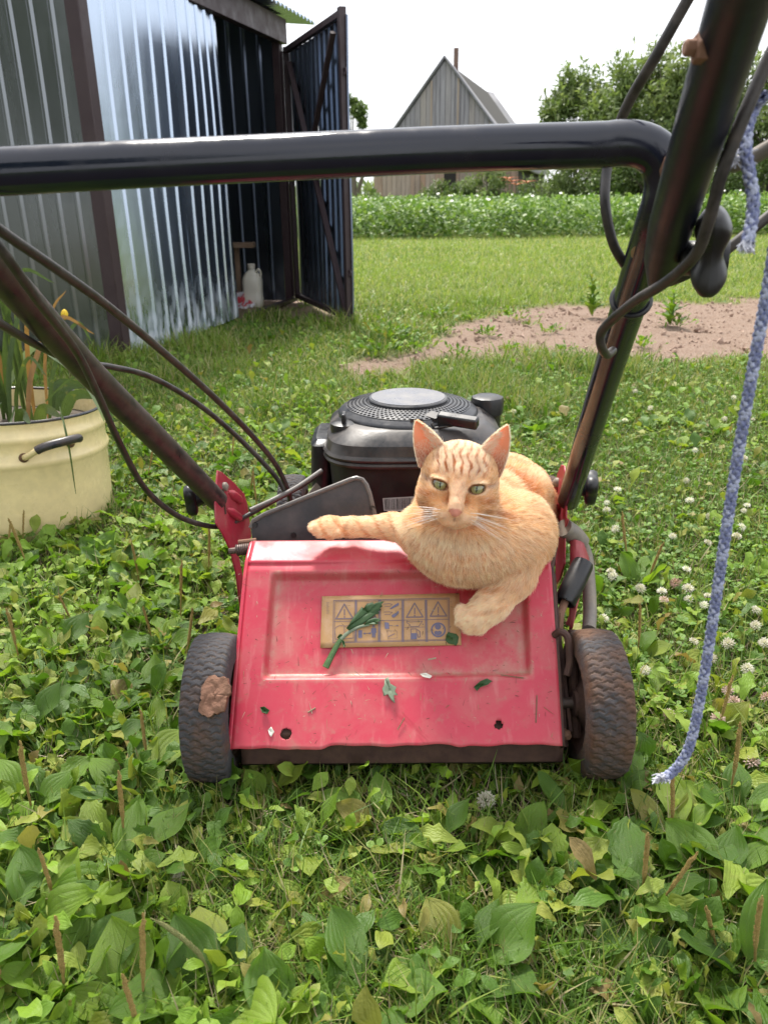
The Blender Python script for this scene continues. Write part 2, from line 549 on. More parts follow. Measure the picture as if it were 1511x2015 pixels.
sh = MB().box(p, (.20, .10, .03)); 
sh.box(p+Vector((-.08, 0, -.2)), (.03, .1, .4)); sh.box(p+Vector((-.02, .03, -.2)), (.03, .03, .4))
_tag(sh.build('wooden_bench', MAT_OLDWOOD), 'small dark wooden bench at the back of the shed', 'bench')

# ------------------------------------------------------------------ weathered barn
def board_mat(name, c1, c2, c3):
    m = NB(name)
    oi = m.n('ShaderNodeObjectInfo')
    g = m.noise(m.coord((1, 1, .06)), 14, 6, .7)
    c = m.mix(m.ramp(g, [(.3, 0), (.7, 1)]), c1, c2)
    c = m.mix(m.ramp(oi.outputs['Random'], [(.45, 0), (1.0, .5)]), c, c3)
    c = m.mix(m.ramp(m.noise(m.coord((1, 1, .2)), 2.2, 5), [(.5, 0), (.68, .5)]), c, (.05, .047, .05))
    return m.set(Base_Color=c, Roughness=.9, Specular_IOR_Level=.2, Normal=m.bump(g, .4, .01))
MAT_BOARD = board_mat('grey_barn_board', (.17, .165, .185), (.29, .28, .30), (.33, .285, .24))
MAT_BOARDLOW = board_mat('brown_barn_board', (.25, .20, .16), (.36, .30, .26), (.30, .16, .09))
MAT_ROOF = dirty('old_felt_roof', (.14, .14, .16), (.22, .215, .22), .5, 2.2, .9, bump=.5, bscale=12, bdist=.02)
BG = Vector((.963, -.271, 0)); BR = Vector((.271, .963, 0))
PK = atY(878, 113, 30.0)
bb = Vector((PK.x, PK.y, 0))
barn = thing('wooden_barn', 'weathered grey wooden barn with a steep gable beyond the crop field', 'barn', bb)
HW, EV, LEN = 2.55, 1.72, 11.0
slope = (PK.z-EV)/HW
s = -HW
i = 0
rb = random.Random(3)
plank_cache = None
def board(parent, name, mat, s0, s1, z0, zt0, zt1, out):
    a = bb+BG*s0-BR*out; b = bb+BG*s1-BR*out
    MB().prism([a+Vector((0, 0, z0)), b+Vector((0, 0, z0)), b+Vector((0, 0, zt1)), a+Vector((0, 0, zt0))], BR*.025).build(name, mat, parent, smooth=0)
while s < HW-.02:
    wd = rb.uniform(.13, .20)
    s1 = min(HW, s+wd)
    zt = lambda q: PK.z-.06-abs(q)*slope
    lo = 1.66+rb.uniform(-.03, .03)
    a_, b_ = s+.006, s1-.006
    hatch = -.46 < (s+s1)/2 < .42
    if hatch:
        if zt(a_) > 2.7: board(barn, 'plank', MAT_BOARD, a_, b_, 2.66+rb.uniform(-.02, .02), zt(a_), zt(b_), .055+rb.uniform(0, .01))
        board(barn, 'plank', MAT_BOARD, a_, b_, lo, 2.36+rb.uniform(-.05, .02), 2.36+rb.uniform(-.05, .02), .05)
    elif zt((a_+b_)/2) > lo+.05:
        if a_ < 0 < b_: pass
        board(barn, 'plank', MAT_BOARD, a_, b_, lo, max(lo+.01, zt(a_)), max(lo+.01, zt(b_)), .035+rb.uniform(0, .012))
    if not (-.02 < (s+s1)/2 < .42):
        board(barn, 'plank', MAT_BOARDLOW, a_, b_, -.05, 1.68, 1.68, rb.uniform(.002, .016))
    s = s1
for q in (-.47, .44):
    board(barn, 'plank', MAT_BOARDLOW, q-.03, q+.03, 1.7, PK.z-abs(q)*slope-.1, PK.z-abs(q)*slope-.1, .085)
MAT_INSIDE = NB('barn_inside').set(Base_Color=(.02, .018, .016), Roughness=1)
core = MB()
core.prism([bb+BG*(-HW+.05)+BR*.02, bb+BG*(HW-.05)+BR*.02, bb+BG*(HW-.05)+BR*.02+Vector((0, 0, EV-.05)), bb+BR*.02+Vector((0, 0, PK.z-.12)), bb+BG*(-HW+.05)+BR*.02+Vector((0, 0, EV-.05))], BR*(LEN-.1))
core.build('dark_core', MAT_INSIDE, barn, smooth=0)  # near-black solid stands in for the darkness inside the barn
MB().bar(bb+BG*-.44-BR*.075+Vector((0, 0, 2.45)), bb+BG*.40-BR*.075+Vector((0, 0, 2.52)), .10, .03).build('plank', MAT_BOARD, barn, smooth=0)
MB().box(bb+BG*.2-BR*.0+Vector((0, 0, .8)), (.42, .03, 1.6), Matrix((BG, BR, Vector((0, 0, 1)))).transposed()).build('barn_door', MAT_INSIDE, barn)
for sg in (-1, 1):                         # roof slopes, sagging a little along the ridge
    P = []
    for r in np.linspace(-.15, LEN, 26):
        row = []
        for q in np.linspace(0, 1, 9):
            sag = -.28*math.sin(math.pi*max(0, r)/LEN)*(1-.5*q)
            off = HW+.22
            row.append(bb+BR*r+BG*(sg*off*q)+Vector((0, 0, PK.z+.02+sag-slope*off*q)))
        P.append(row)
    MB().grid(P).build('roof_slope', MAT_ROOF, barn, smooth=40, solid=.06)
pc = bb+BR*1.6+BG*.02
MAT_RUSTPIPE = dirty('rusted_pipe', (.13, .08, .065), (.19, .13, .10), .4, 4, .9)
MB().box(Vector((pc.x, pc.y, PK.z+.12)), (.16, .16, .75)).build('chimney', MAT_RUSTPIPE, barn)

# ------------------------------------------------------------------ foliage helpers
def leaf_material(name, stops, trans=.35, rough=.5, vein=.25, spec=.35, transcol=1.25, rows=5, own=True):
    """colour per leaf from the stored random value plus the object's own; veins from the leaf's own coordinates"""
    m = NB(name)
    a = m.n('ShaderNodeAttribute', attribute_name='lv')
    sp = m.n('ShaderNodeSeparateXYZ'); m.l(a.outputs['Vector'], sp.inputs[0])
    oi = m.n('ShaderNodeObjectInfo')
    r = m.math('FRACT', m.math('ADD', sp.outputs['Z'], oi.outputs['Random'])) if own else sp.outputs['Z']
    c = m.ramp(r, stops)
    ax = m.math('ABSOLUTE', sp.outputs['X'])
    if vein:
        wv = m.math('SINE', m.math('MULTIPLY', m.math('POWER', ax, .75), rows*3.14159))
        vn = m.ramp(m.math('ABSOLUTE', wv), [(0.0, 1), (.22, 0)])
        c = m.mix(m.math('MULTIPLY', vn, vein), c, (.16, .20, .07))
    if vein and rows > 2:                    # yellowed and browned spots
        sp2 = m.noise(m.coord(), 42, 4, .6)
        c = m.mix(m.ramp(sp2, [(.62, 0), (.70, .55)]), c, (.24, .23, .05))
        c = m.mix(m.ramp(m.noise(m.coord(), 75, 3), [(.70, 0), (.75, .7)]), c, (.16, .09, .035))
    nz = m.noise(m.coord(), 60, 3)
    c = m.mix(m.ramp(nz, [(.3, .3), (.7, 0)]), c, m.mix(.5, c, (.02, .03, .01)))
    m.set(Base_Color=c, Roughness=rough, Specular_IOR_Level=spec)
    if vein:
        m.set(Normal=m.bump(m.math('ABSOLUTE', wv), .22, .002, m.bump(m.noise(m.coord(), 130, 3), .45, .004)))
    tr = m.n('ShaderNodeBsdfTranslucent')
    tc = m.mix(1.0, c, (transcol, transcol*1.05, transcol*.55), 'MULTIPLY')
    m.l(tc, tr.inputs['Color'])
    ms = m.n('ShaderNodeMixShader'); ms.inputs[0].default_value = trans
    m.l(m.b.outputs[0], ms.inputs[1]); m.l(tr.outputs[0], ms.inputs[2])
    m.l(ms.outputs[0], m.out.inputs['Surface'])
    return m.mat

def leaf_shape(nx, ny, width, petiole=.2, pet_w=.06, fold=.25, droop=.5, wavy=.05, tip=1.6, belly=.42, teeth=0.0, seed=0):
    """unit-length leaf lying along +Y from its base, top side +Z. Returns V, F, (across, along)"""
    r = np.random.default_rng(seed)
    ph = r.uniform(0, 6.28, 4)
    V, A = [], []
    for j in range(ny+1):
        t = 1-(1-j/ny)**1.35
        if t < petiole: hw = pet_w/2
        else:
            q = (t-petiole)/(1-petiole)
            hw = width/2*(math.sin(math.pi*min(1, q**(math.log(.5)/math.log(belly))))**(.85 if q < belly else .85*tip/1.3)) if 0 < q < 1 else 0
            hw = max(hw, pet_w/2*(1-q))
            if teeth and 0 < q < .97: hw *= 1+teeth*(1 if j % 2 else -1)
        yb = t*(1-.10*droop*t)
        zb = .30*t*(1-droop*1.15*t)+wavy*.5*math.sin(t*7+ph[0])
        for i in range(nx+1):
            u = -1+2*i/nx
            V.append((hw*u+.03*math.sin(t*4+ph[3])*t, yb, zb+fold*hw*abs(u)**1.4+wavy*abs(u)*math.sin(t*11+ph[1]+(2 if u > 0 else 0))*(1 if t > petiole else 0)))
            A.append((u, t))
    F = [(j*(nx+1)+i, j*(nx+1)+i+1, (j+1)*(nx+1)+i+1, (j+1)*(nx+1)+i) for j in range(ny) for i in range(nx)]
    return np.array(V, np.float32), np.array(F, np.int32), np.array(A, np.float32)

def rots(yaw, pitch, roll):
    """batch rotation matrices: Rz(yaw) Rx(pitch) Ry(roll)"""
    cy, sy, cp, sp_, cr, sr = np.cos(yaw), np.sin(yaw), np.cos(pitch), np.sin(pitch), np.cos(roll), np.sin(roll)
    Z = np.zeros((len(yaw), 3, 3), np.float32); Z[:, 0, 0] = cy; Z[:, 0, 1] = -sy; Z[:, 1, 0] = sy; Z[:, 1, 1] = cy; Z[:, 2, 2] = 1
    X = np.zeros_like(Z); X[:, 0, 0] = 1; X[:, 1, 1] = cp; X[:, 1, 2] = -sp_; X[:, 2, 1] = sp_; X[:, 2, 2] = cp
    Yr = np.zeros_like(Z); Yr[:, 0, 0] = cr; Yr[:, 0, 2] = sr; Yr[:, 1, 1] = 1; Yr[:, 2, 0] = -sr; Yr[:, 2, 2] = cr
    return Z @ X @ Yr
class Scatter:
    def __init__(s): s.V = []; s.F = []; s.A = []; s.M = []; s.n = 0
    def add(s, shape, pos, R, scale, rnd=None, midx=0):
        V, F, A = shape
        n = len(pos)
        if n == 0: return s
        sc = np.asarray(scale, np.float32)
        if sc.ndim == 1: sc = sc[:, None]
        sc = np.broadcast_to(sc, (n, 3)) if sc.shape[1] == 3 else np.repeat(sc, 3, 1)
        W = np.einsum('nij,nvj->nvi', R, V[None]*sc[:, None, :])+pos[:, None, :]
        s.V.append(W.reshape(-1, 3).astype(np.float32))
        k = len(V)
        s.F.append((F[None]+(np.arange(n)*k)[:, None, None]+s.n).reshape(-1, F.shape[1]))
        rd = rng.random(n) if rnd is None else rnd
        lv = np.concatenate([np.broadcast_to(A[None], (n, k, 2)), np.repeat(np.asarray(rd)[:, None, None], k, 1)], 2)
        s.A.append(lv.reshape(-1, 3)); s.M.append(np.full(n*len(F), midx))
        s.n += n*k
        return s
    def build(s, name, mats, parent=None, smooth=True, kind=None):
        V = np.concatenate(s.V)
        if parent is not None: V = V-np.array(OFF[parent.name], np.float32)
        me = np_mesh(name, V, np.concatenate(s.F), mats if isinstance(mats, (list, tuple)) else [mats], smooth, {'lv': ('FLOAT_VECTOR', np.concatenate(s.A))}, np.concatenate(s.M))
        o = link_mesh(name, me, parent)
        if kind: o['kind'] = kind
        return o

# ------------------------------------------------------------------ trees and shrubs beyond the field
G_WILLOW = [(0, (.10, .15, .05)), (.4, (.155, .215, .075)), (.8, (.215, .27, .105)), (1, (.27, .31, .15))]
MAT_WILLOW = leaf_material('willow_leaf', G_WILLOW, .35, .55, 0)
MAT_SHRUB = leaf_material('dark_shrub_leaf', [(0, (.055, .095, .025)), (.6, (.095, .15, .04)), (1, (.15, .20, .06))], .3, .5, 0)
MAT_BARK = dirty('grey_bark', (.09, .075, .055), (.15, .13, .10), .4, 6, .95, bump=.6, bscale=25, bdist=.02)
LEAF_S = leaf_shape(2, 3, .34, .05, .03, .2, .5, .03)
def tree(name, label, cat, base, height, rad, n, leaf, mat, group=None, clumps=26, seed=0, trunk_h=.35, lowest=.18, feathery=.5):
    r = np.random.default_rng(seed); n = int(n*1.55)
    t = thing(name, label, cat, base, group)
    mb = MB()
    stems = r.integers(3, 6)
    tips = []
    for k in range(stems):
        a = r.uniform(0, 6.28)
        sp = rad*r.uniform(.15, .6)
        top = base+Vector((math.cos(a)*sp, math.sin(a)*sp, height*r.uniform(.6, .88)))
        mid = base.lerp(top, .5)+Vector((r.normal()*.05*height, r.normal()*.05*height, 0))
        pts = spline([base+Vector((r.normal()*.05, r.normal()*.05, -.05)), mid, top], 6)
        mb.tube(pts, list(np.linspace(.035*height/1.5, .008, len(pts))), 7)
        for q in range(5):
            i0 = int(r.uniform(.3, .95)*(len(pts)-1))
            b = pts[i0]; a2 = r.uniform(0, 6.28)
            e = b+Vector((math.cos(a2)*rad*.5, math.sin(a2)*rad*.5, rad*r.uniform(.1, .5)))
            mb.tube([b, b.lerp(e, .5)+Vector((0, 0, .05)), e], [.018, .012, .004], 5)
    mb.build('trunk', MAT_BARK, t)
    sc = Scatter()
    for c in range(clumps):
        u = r.normal(size=3); u /= np.linalg.norm(u)
        q = r.uniform(.35, 1)**.5
        zc = lowest+(1-lowest)*(.5+.5*u[2]*q)
        wid = math.sqrt(max(.05, 1-((zc-.45)/.62)**2))
        cc = np.array([base.x+u[0]*q*rad*wid, base.y+u[1]*q*rad*wid, base.z+zc*height*.93])
        cr = rad*r.uniform(.20, .42)
        m_ = n//clumps
        d = r.normal(size=(m_, 3)); d /= np.linalg.norm(d, axis=1)[:, None]
        rr = cr*r.random(m_)**.45
        pos = cc+d*rr[:, None]*np.array([1, 1, .9])
        if feathery:                         # shoots that stand out of the outline
            k = int(m_*.22)
            ns = max(1, k//9)
            bi = r.integers(0, m_, ns)
            dirs = d[bi]*.6+np.array([0, 0, .8]); L = cr*feathery*r.uniform(.5, 1.2, ns)
            for q_ in range(9):
                pos[bi*0+np.arange(ns)*9 % m_+q_ if False else (np.arange(ns)*9+q_) % m_] = cc+d[bi]*cr*.8+dirs*(L*q_/8)[:, None]
        pos = pos[pos[:, 2] > base.z+.05]
        m_ = len(pos)
        R = rots(r.uniform(0, 6.28, m_), r.normal(.1, .7, m_), r.normal(0, .6, m_))
        sc.add(LEAF_S, pos.astype(np.float32), R, leaf*r.uniform(.6, 1.35, m_), np.clip(r.random(m_)*.6+r.random()*.4, 0, 1))
    sc.build('crown', mat, t)
    return t
def gpt(px, Y): 
    p = atY(px, 420, Y); return Vector((p.x, p.y, 0))
tree('willow_bush', 'pale feathery willow bush, first beyond the barn', 'bush', gpt(1140, 25), 4.05, 1.35, 9000, .17, MAT_WILLOW, 'willow bushes beyond the field', 30, 1)
tree('willow_bush', 'taller willow bush in the middle of the row behind the crossbar bend', 'bush', gpt(1250, 24), 4.25, 1.7, 11000, .17, MAT_WILLOW, 'willow bushes beyond the field', 34, 2)
tree('willow_bush', 'dense willow bush seen between upright handle and its neighbour', 'bush', gpt(1350, 23), 4.2, 1.5, 11000, .17, MAT_WILLOW, 'willow bushes beyond the field', 34, 3)
tree('willow_bush', 'willow bush behind the blue rope at the frame edge', 'bush', gpt(1500, 22), 4.0, 1.6, 10000, .17, MAT_WILLOW, 'willow bushes beyond the field', 32, 4)
for k, (px, Y, hh, rr_, wh) in enumerate(((1680, 21, 4.4, 1.9, 'first past the frame edge'), (1900, 20, 3.6, 2.1, 'second past the frame edge'), (2200, 19, 3.2, 2.2, 'lowest of those past the frame edge'), (2600, 18, 3.6, 2.4, 'last of the row'))):
    tree('willow_bush', 'willow bush mirrored in the shed sheets, '+wh, 'bush', gpt(px, Y), hh, rr_, 5000, .22, MAT_WILLOW, 'willow bushes beyond the field', 24, 20+k)
tree('dark_shrub', 'low dark shrub filling the gap under the first willow', 'shrub', gpt(1190, 22.5), 1.35, .9, 5000, .10, MAT_SHRUB, None, 20, 6, lowest=.05)
tree('dark_shrub', 'wide dark shrub under the taller willow', 'shrub', gpt(1265, 22), 1.3, 1.0, 5000, .10, MAT_SHRUB, None, 20, 7, lowest=.05)
tree('dark_shrub', 'dark shrub below the willows beside the upright handle', 'shrub', gpt(1440, 21), 1.5, 1.2, 5000, .10, MAT_SHRUB, None, 20, 8, lowest=.05)
tree('garden_bush', 'small mid green bush in front of the barn corner', 'bush', gpt(960, 24.5), 1.42, .75, 4200, .10, MAT_WILLOW, None, 18, 9, lowest=.05)
tree('garden_bush', 'rounded bush beside the orange lilies', 'bush', gpt(1075, 24), 1.15, .8, 3800, .10, MAT_WILLOW, None, 18, 10, lowest=.05)
tree('garden_bush', 'tufted low bush at the foot of the barn planks', 'bush', gpt(868, 26), 1.05, .75, 3600, .09, MAT_SHRUB, None, 18, 11, lowest=.05)
tree('far_tree', 'distant thin tree just past the open shed door', 'tree', gpt(698, 62), 8.0, 1.1, 2600, .3, MAT_SHRUB, None, 14, 12, lowest=.3)
# low hedge on the horizon
r_ = np.random.default_rng(77); n_ = 16000
hx = r_.uniform(-75, 90, n_); hy = 74+r_.normal(0, 2.0, n_)
hh_ = 1.35+.5*wob(hx*.25, hx*0, .6)+.35*wob(hx, hx*0, .5, 2)
sc = Scatter()
sc.add(LEAF_S, np.stack([hx, hy, np.clip(hh_, .5, 2.3)*r_.random(n_)**.6], 1).astype(np.float32), rots(r_.uniform(0, 6.28, n_), r_.normal(.1, .7, n_), r_.normal(0, .6, n_)), r_.uniform(.4, .9, n_), r_.random(n_))
sc.build('hedge_foliage', MAT_WILLOW, kind='stuff')
# unseen trees added behind the camera to darken the near shed wall's reflection
for k, (x, y, hh, rr_, wh) in enumerate(((-5.5, -5.0, 6.5, 2.6, 'nearest to the shed'), (-9.5, -7.5, 7.5, 3.0, 'in the middle'), (-3.0, -9.0, 7.0, 2.8, 'straight behind the viewer'), (-12.5, -3.5, 6.5, 3.0, 'outermost'))):
    tree('added_tree', 'unseen tree added to darken the shed wall reflection, '+wh, 'tree', Vector((x, y, 0)), hh, rr_, 4200, .36, MAT_SHRUB, 'unseen trees added to darken the shed wall', 24, 40+k, lowest=.1)
# orange lilies by the barn
MAT_LILY = NB('orange_petal').set(Base_Color=(.60, .20, .09), Roughness=.6)
MAT_STEM = NB('green_stem').set(Base_Color=(.07, .11, .03), Roughness=.6)
def lily(c, h, label):
    t = thing('orange_lily', label, 'lily', c, 'orange lilies in front of the barn')
    MB().tube([c, c+Vector((.02, 0, h))], .012, 6).build('stem', MAT_STEM, t)
    mb = MB()
    for k in range(6):
        a = k*math.pi/3
        d = Vector((math.cos(a), math.sin(a), 0)); s_ = Vector((-d.y, d.x, 0))
        o = c+Vector((.02, 0, h))
        mb.grid([[o+d*(.02*q_)*(5)+s_*w_*(.03*math.sin(math.pi*(q_+.3)/3.6))+Vector((0, 0, .05*q_-.012*q_*q_)) for w_ in (-1, 0, 1)] for q_ in (0, 1, 2, 3)])
    mb.build('flower', MAT_LILY, t, solid=.004)
for px, Y, h, lb in ((995, 22.6, .97, 'orange lily bloom tallest beside the barn corner'), (1012, 22.3, .82, 'orange lily bloom lowest of the group by the barn'), (1032, 22.8, .88, 'orange lily bloom nearest to the rounded bush'), (1003, 22.5, .90, 'orange lily bloom between its taller and lower neighbours')):
    lily(gpt(px, Y), h, lb)
# ================================================================== LAWN MOWER
MAT_RED = None
def red_paint(name, dust, f=1.0):
    m = NB(name)
    v = m.coord()
    n1 = m.noise(v, 16, 7, .62, .4); n2 = m.noise(v, 75, 5, .7); n3 = m.noise(m.coord((1, .5, 1)), 5, 3); n4 = m.noise(v, 260, 2)
    c = m.mix(n3, (.42*f, .017*f, .042*f), (.52*f, .037*f, .074*f))
    c = m.mix(m.ramp(n1, [(.46, 0), (.76, .38*dust)]), c, (.40, .24, .19))
    c = m.mix(m.ramp(n2, [(.56, 0), (.70, .35*dust)]), c, (.30, .17, .12))
    c = m.mix(m.ramp(n4, [(.70, 0), (.76, .5)]), c, (.22, .11, .07))
    streak = m.noise(m.coord((3, .6, .6)), 34, 4)
    c = m.mix(m.ramp(streak, [(.58, 0), (.75, .22*dust)]), c, (.60, .33, .30))
    da = m.n('ShaderNodeAttribute', attribute_name='dust')
    dn = m.noise(v, 48, 6, .7)
    df = m.math('MULTIPLY', da.outputs['Fac'], m.ramp(dn, [(.34, .15), (.62, 1)]))
    c = m.mix(m.math('MULTIPLY', df, .85), c, m.mix(n2, (.30, .20, .14), (.46, .35, .26)))
    wet = m.ramp(m.noise(v, 11, 5, .6, .8), [(.66, 0), (.70, .55)])
    c = m.mix(wet, c, (.30, .010, .022))
    rg = m.ramp(n1, [(.3, .30), (.7, .62)])
    return m.set(Base_Color=c, Roughness=rg, Specular_IOR_Level=.45, Normal=m.bump(n2, .12, .0008))
MAT_RED = red_paint('faded_red_paint', 1.0)
MAT_REDBR = red_paint('bracket_red_paint', 1.0, .62)
MAT_DUSTY = NB('silt_dust').set(Base_Color=(.36, .25, .20), Roughness=.95)
MAT_UNDER = dirty('rusty_underside', (.045, .018, .016), (.11, .06, .04), .45, 40, .8, bump=.5)
MAT_TUBE = dirty('black_tube_paint', (.005, .007, .017), (.05, .035, .03), .06, 22, .17, spec=.5, bump=.08)
MAT_TUBEUP = dirty('satin_tube_paint', (.006, .008, .016), (.05, .035, .03), .10, 22, .42, spec=.4, bump=.1)
MAT_TUBEOLD = dirty('worn_tube_paint', (.014, .011, .012), (.085, .055, .045), .42, 60, .42, bump=.3, bscale=120)
MAT_BLACKP = dirty('black_plastic', (.009, .009, .011), (.06, .055, .05), .18, 30, .38, bump=.12)
MAT_ENGINE = dirty('engine_plastic', (.012, .011, .012), (.085, .07, .06), .42, 24, .40, bump=.2)
MAT_ENGLOW = dirty('engine_lower_plastic', (.007, .006, .006), (.09, .08, .07), .16, 20, .6, bump=.3)
MAT_ENGGREY = dirty('grey_shroud_plastic', (.022, .023, .028), (.10, .095, .09), .22, 35, .36, bump=.15)
MAT_CHUTE = dirty('sooty_plate', (.030, .031, .037), (.16, .13, .12), .28, 18, .48, bump=.25)
MAT_CABLE = dirty('cable_rubber', (.014, .012, .012), (.12, .095, .08), .30, 60, .5, bump=.2)
MAT_CABLEGREY = dirty('grey_cable', (.11, .10, .095), (.18, .16, .14), .4, 60, .5)
MAT_RUST = dirty('rusty_steel', (.16, .075, .045), (.26, .15, .10), .5, 90, .8, .2, bump=.6)
MAT_GREYSTEEL = dirty('dirty_grey_steel', (.17, .155, .14), (.25, .21, .16), .5, 40, .6, .2, bump=.3)
MAT_SPRING = dirty('spring_steel', (.07, .055, .05), (.15, .10, .08), .5, 80, .5, .5)

mower = thing('lawn_mower', 'red push lawn mower with black tube handle, seen from behind', 'lawn mower', (0.03, 1.05, 0))

# ---- rear flap: a slanted pressed panel with a bend at the top
BLc = atY(455, 1475, .74); BRc = atY(1106, 1466, .738)
CL = atY(488, 1108, .90); CRr = atY(1084, 1105, .898)
TL = atY(500, 1060, .948); TR = atY(1092, 1056, .946)
FN = (BRc-BLc).cross(CL-BLc).normalized()
if FN.z < 0: FN = -FN
SNm = (CRr-CL).cross(TL-CL).normalized()
if SNm.z < 0: SNm = -SNm
def onflap(px, py, h=0.0):
    return atP(px, py, BLc+FN*h, FN)
def ontop(px, py, h=0.0):
    return atP(px, py, CL+SNm*h, SNm)
def flapuv(p):
    """position on the slanted face as (across 0..1, up 0..1)"""
    U = (BRc-BLc); W = (CL-BLc)
    d = p-BLc
    wv = d.dot(W)/W.length_squared
    l = BLc.lerp(CL, wv); r_ = BRc.lerp(CRr, wv)
    return (d-(l-BLc)).dot((r_-l))/(r_-l).length_squared, wv
rl, rb_ = flapuv(onflap(520, 1337)); rr2, _ = flapuv(onflap(1043, 1332)); _, rt = flapuv(onflap(780, 1132))
FW = (BRc-BLc).length; FH = (CL-BLc).length
holes = [flapuv(onflap(563, 1447)), flapuv(onflap(982, 1442))]
def edge_wave(u):
    """torn lower lip of the sheet"""
    e = .0012*math.sin(u*23)+.0008*math.sin(u*61+1)
    a = sstep(.20, .215, u)-sstep(.27, .29, u)
    b = sstep(.28, .30, u)*(1-sstep(.66, .69, u))
    return float(e*.7-.0008*a+.0020*b+.0010*sstep(.70, .72, u)*(1-sstep(.80, .95, u)))
def flap_pt(u, wv):
    """wv 0..1 on the face, 1..1.35 over the bend and along the top strip"""
    if wv <= 1:
        p = BLc.lerp(BRc, u).lerp(CL.lerp(CRr, u), wv)
        U_ = (BLc.lerp(CL, wv)-BRc.lerp(CRr, wv)).length
        wd = .0075
        dx = min(u-rl, rr2-u)*U_; dy = min(wv-rb_, rt-wv)*FH
        d = float(sstep(-.003, wd-.003, dx)*sstep(-.002, wd, dy))
        p = p-FN*.0105*d
        p = p+FN*.0012*math.sin(u*7+wv*4)
        if wv < .12:
            p = p+(CL-BLc).normalized()*edge_wave(u)*(1-wv/.12)
        # bend at the top is a radius
        k = float(sstep(.94, 1.0, wv))
        return p-FN*.0028*k*k
    q = (wv-1)/.35
    p = CL.lerp(CRr, u).lerp(TL.lerp(TR, u), q)
    k = 1-float(sstep(0, .12, q))
    return p-SNm*.0028*k*k-Vector((0, 0, .010))*float(sstep(.93, 1.0, q))
def fine(base, spots_, half, n=9):
    v_ = list(base)
    for s_ in spots_:
        v_ = [q for q in v_ if abs(q-s_) > half]+list(np.linspace(s_-half, s_+half, n))
    return sorted(v_)
ws = fine(np.linspace(0, 1, 56), [rb_+.015, rt-.015], .032, 10)
ws = fine(ws, [h_[1] for h_ in holes][:1], .036, 13)+list(np.linspace(1.012, 1.35, 22))
us = np.array(fine(fine(np.linspace(0, 1, 100), [rl+.009, rr2-.009], .018, 10), [h_[0] for h_ in holes], .022, 14))
nu = len(us)
P = [[flap_pt(u, wv) for u in us] for wv in ws]
HR = (.0062, .0050)
for i_, wv in enumerate(ws):              # round the punched holes off
    for j_, u in enumerate(us):
        for (hu, hw), r0 in zip(holes, HR):
            dx_, dy_ = (u-hu)*FW, (wv-hw)*FH
            d_ = math.hypot(dx_, dy_)
            if r0*.88 < d_ < r0*1.12:
                f_ = r0*(1+.10*math.sin(math.atan2(dy_, dx_)*4+1))/d_
                P[i_][j_] = flap_pt(hu+(u-hu)*f_, hw+(wv-hw)*f_)
def skip(i, j):
    u = (us[j]+us[j+1])/2; wv = (ws[i]+ws[i+1])/2
    for (hu, hw), r0 in zip(holes, HR):
        if math.hypot((u-hu)*FW, (wv-hw)*FH) < r0: return True
    return False
def dust_at(u, wv):
    if wv > 1: return .25*math.exp(-((wv-1.3)/.08)**2)
    dx0, dx1 = (u-rl)*FW, (rr2-u)*FW; dy0, dy1 = (wv-rb_)*FH, (rt-wv)*FH
    d = 0
    if min(dx0, dx1, dy0, dy1) > -.004:
        d = max(math.exp(-(max(0, dy0-.006)/.010))*(.3+.7*float(sstep(0, .006, dy0))), .8*math.exp(-(abs(dx0-.007)/.006)), .75*math.exp(-(abs(dx1-.009)/.010)), .25*math.exp(-max(0, dy1-.008)/.008))
    if min(dx0, dx1, dy0, dy1) > .004: d = max(d, .55*float(sstep(.62, .98, (u-rl)/(rr2-rl)))+.20*float(sstep(.75, .98, 1-(u-rl)/(rr2-rl))))
    d = max(d, .22*math.exp(-wv*FH/.008), .05)
    return d
fb_ = MB().grid(P, skip=skip)
DU = [dust_at(u, wv) for wv in ws for u in us]
flap = link_mesh('rear_flap', np_mesh('rear_flap', [p-OFF[mower.name] for p in fb_.v], fb_.f, [MAT_RED], True, {'dust': ('FLOAT', DU)}), mower)
md_ = flap.modifiers.new('solid', 'SOLIDIFY'); md_.thickness = .0018; md_.offset = -1
# folded side lips, the right one in a darker material
for sgn, A0, A1, A2 in ((-1, BLc, CL, TL), (1, BRc, CRr, TR)):
    sd = Vector((sgn, 0, 0))
    n1 = 14
    rows = []
    for q in np.linspace(0, 1.35, n1*2):
        p = flap_pt(0 if sgn < 0 else 1, q)
        nn = FN if q < 1 else SNm
        rows.append([p, p+sd*.0035-nn*.002, p+sd*.005-nn*.008, p+sd*.003-nn*.024])
    MB().grid(rows).build('side_lip', MAT_UNDER if sgn > 0 else MAT_RED, flap, solid=.0015)
# dark skirt strip showing under the torn lip
k0, k1 = atY(482, 1503, .765), atY(1100, 1498, .765)
sk = MB()
rows = []
for u in np.linspace(0, 1, 40):
    p = k0.lerp(k1, u)
    rows.append([p+Vector((0, 0, .004*math.sin(u*13)*.3)), p+Vector((0, -.012, .012)), p+Vector((0, -.010, .05)), p+Vector((0, .05, .085))])
sk.grid(rows).build('skirt_strip', MAT_UNDER, mower, solid=.002)

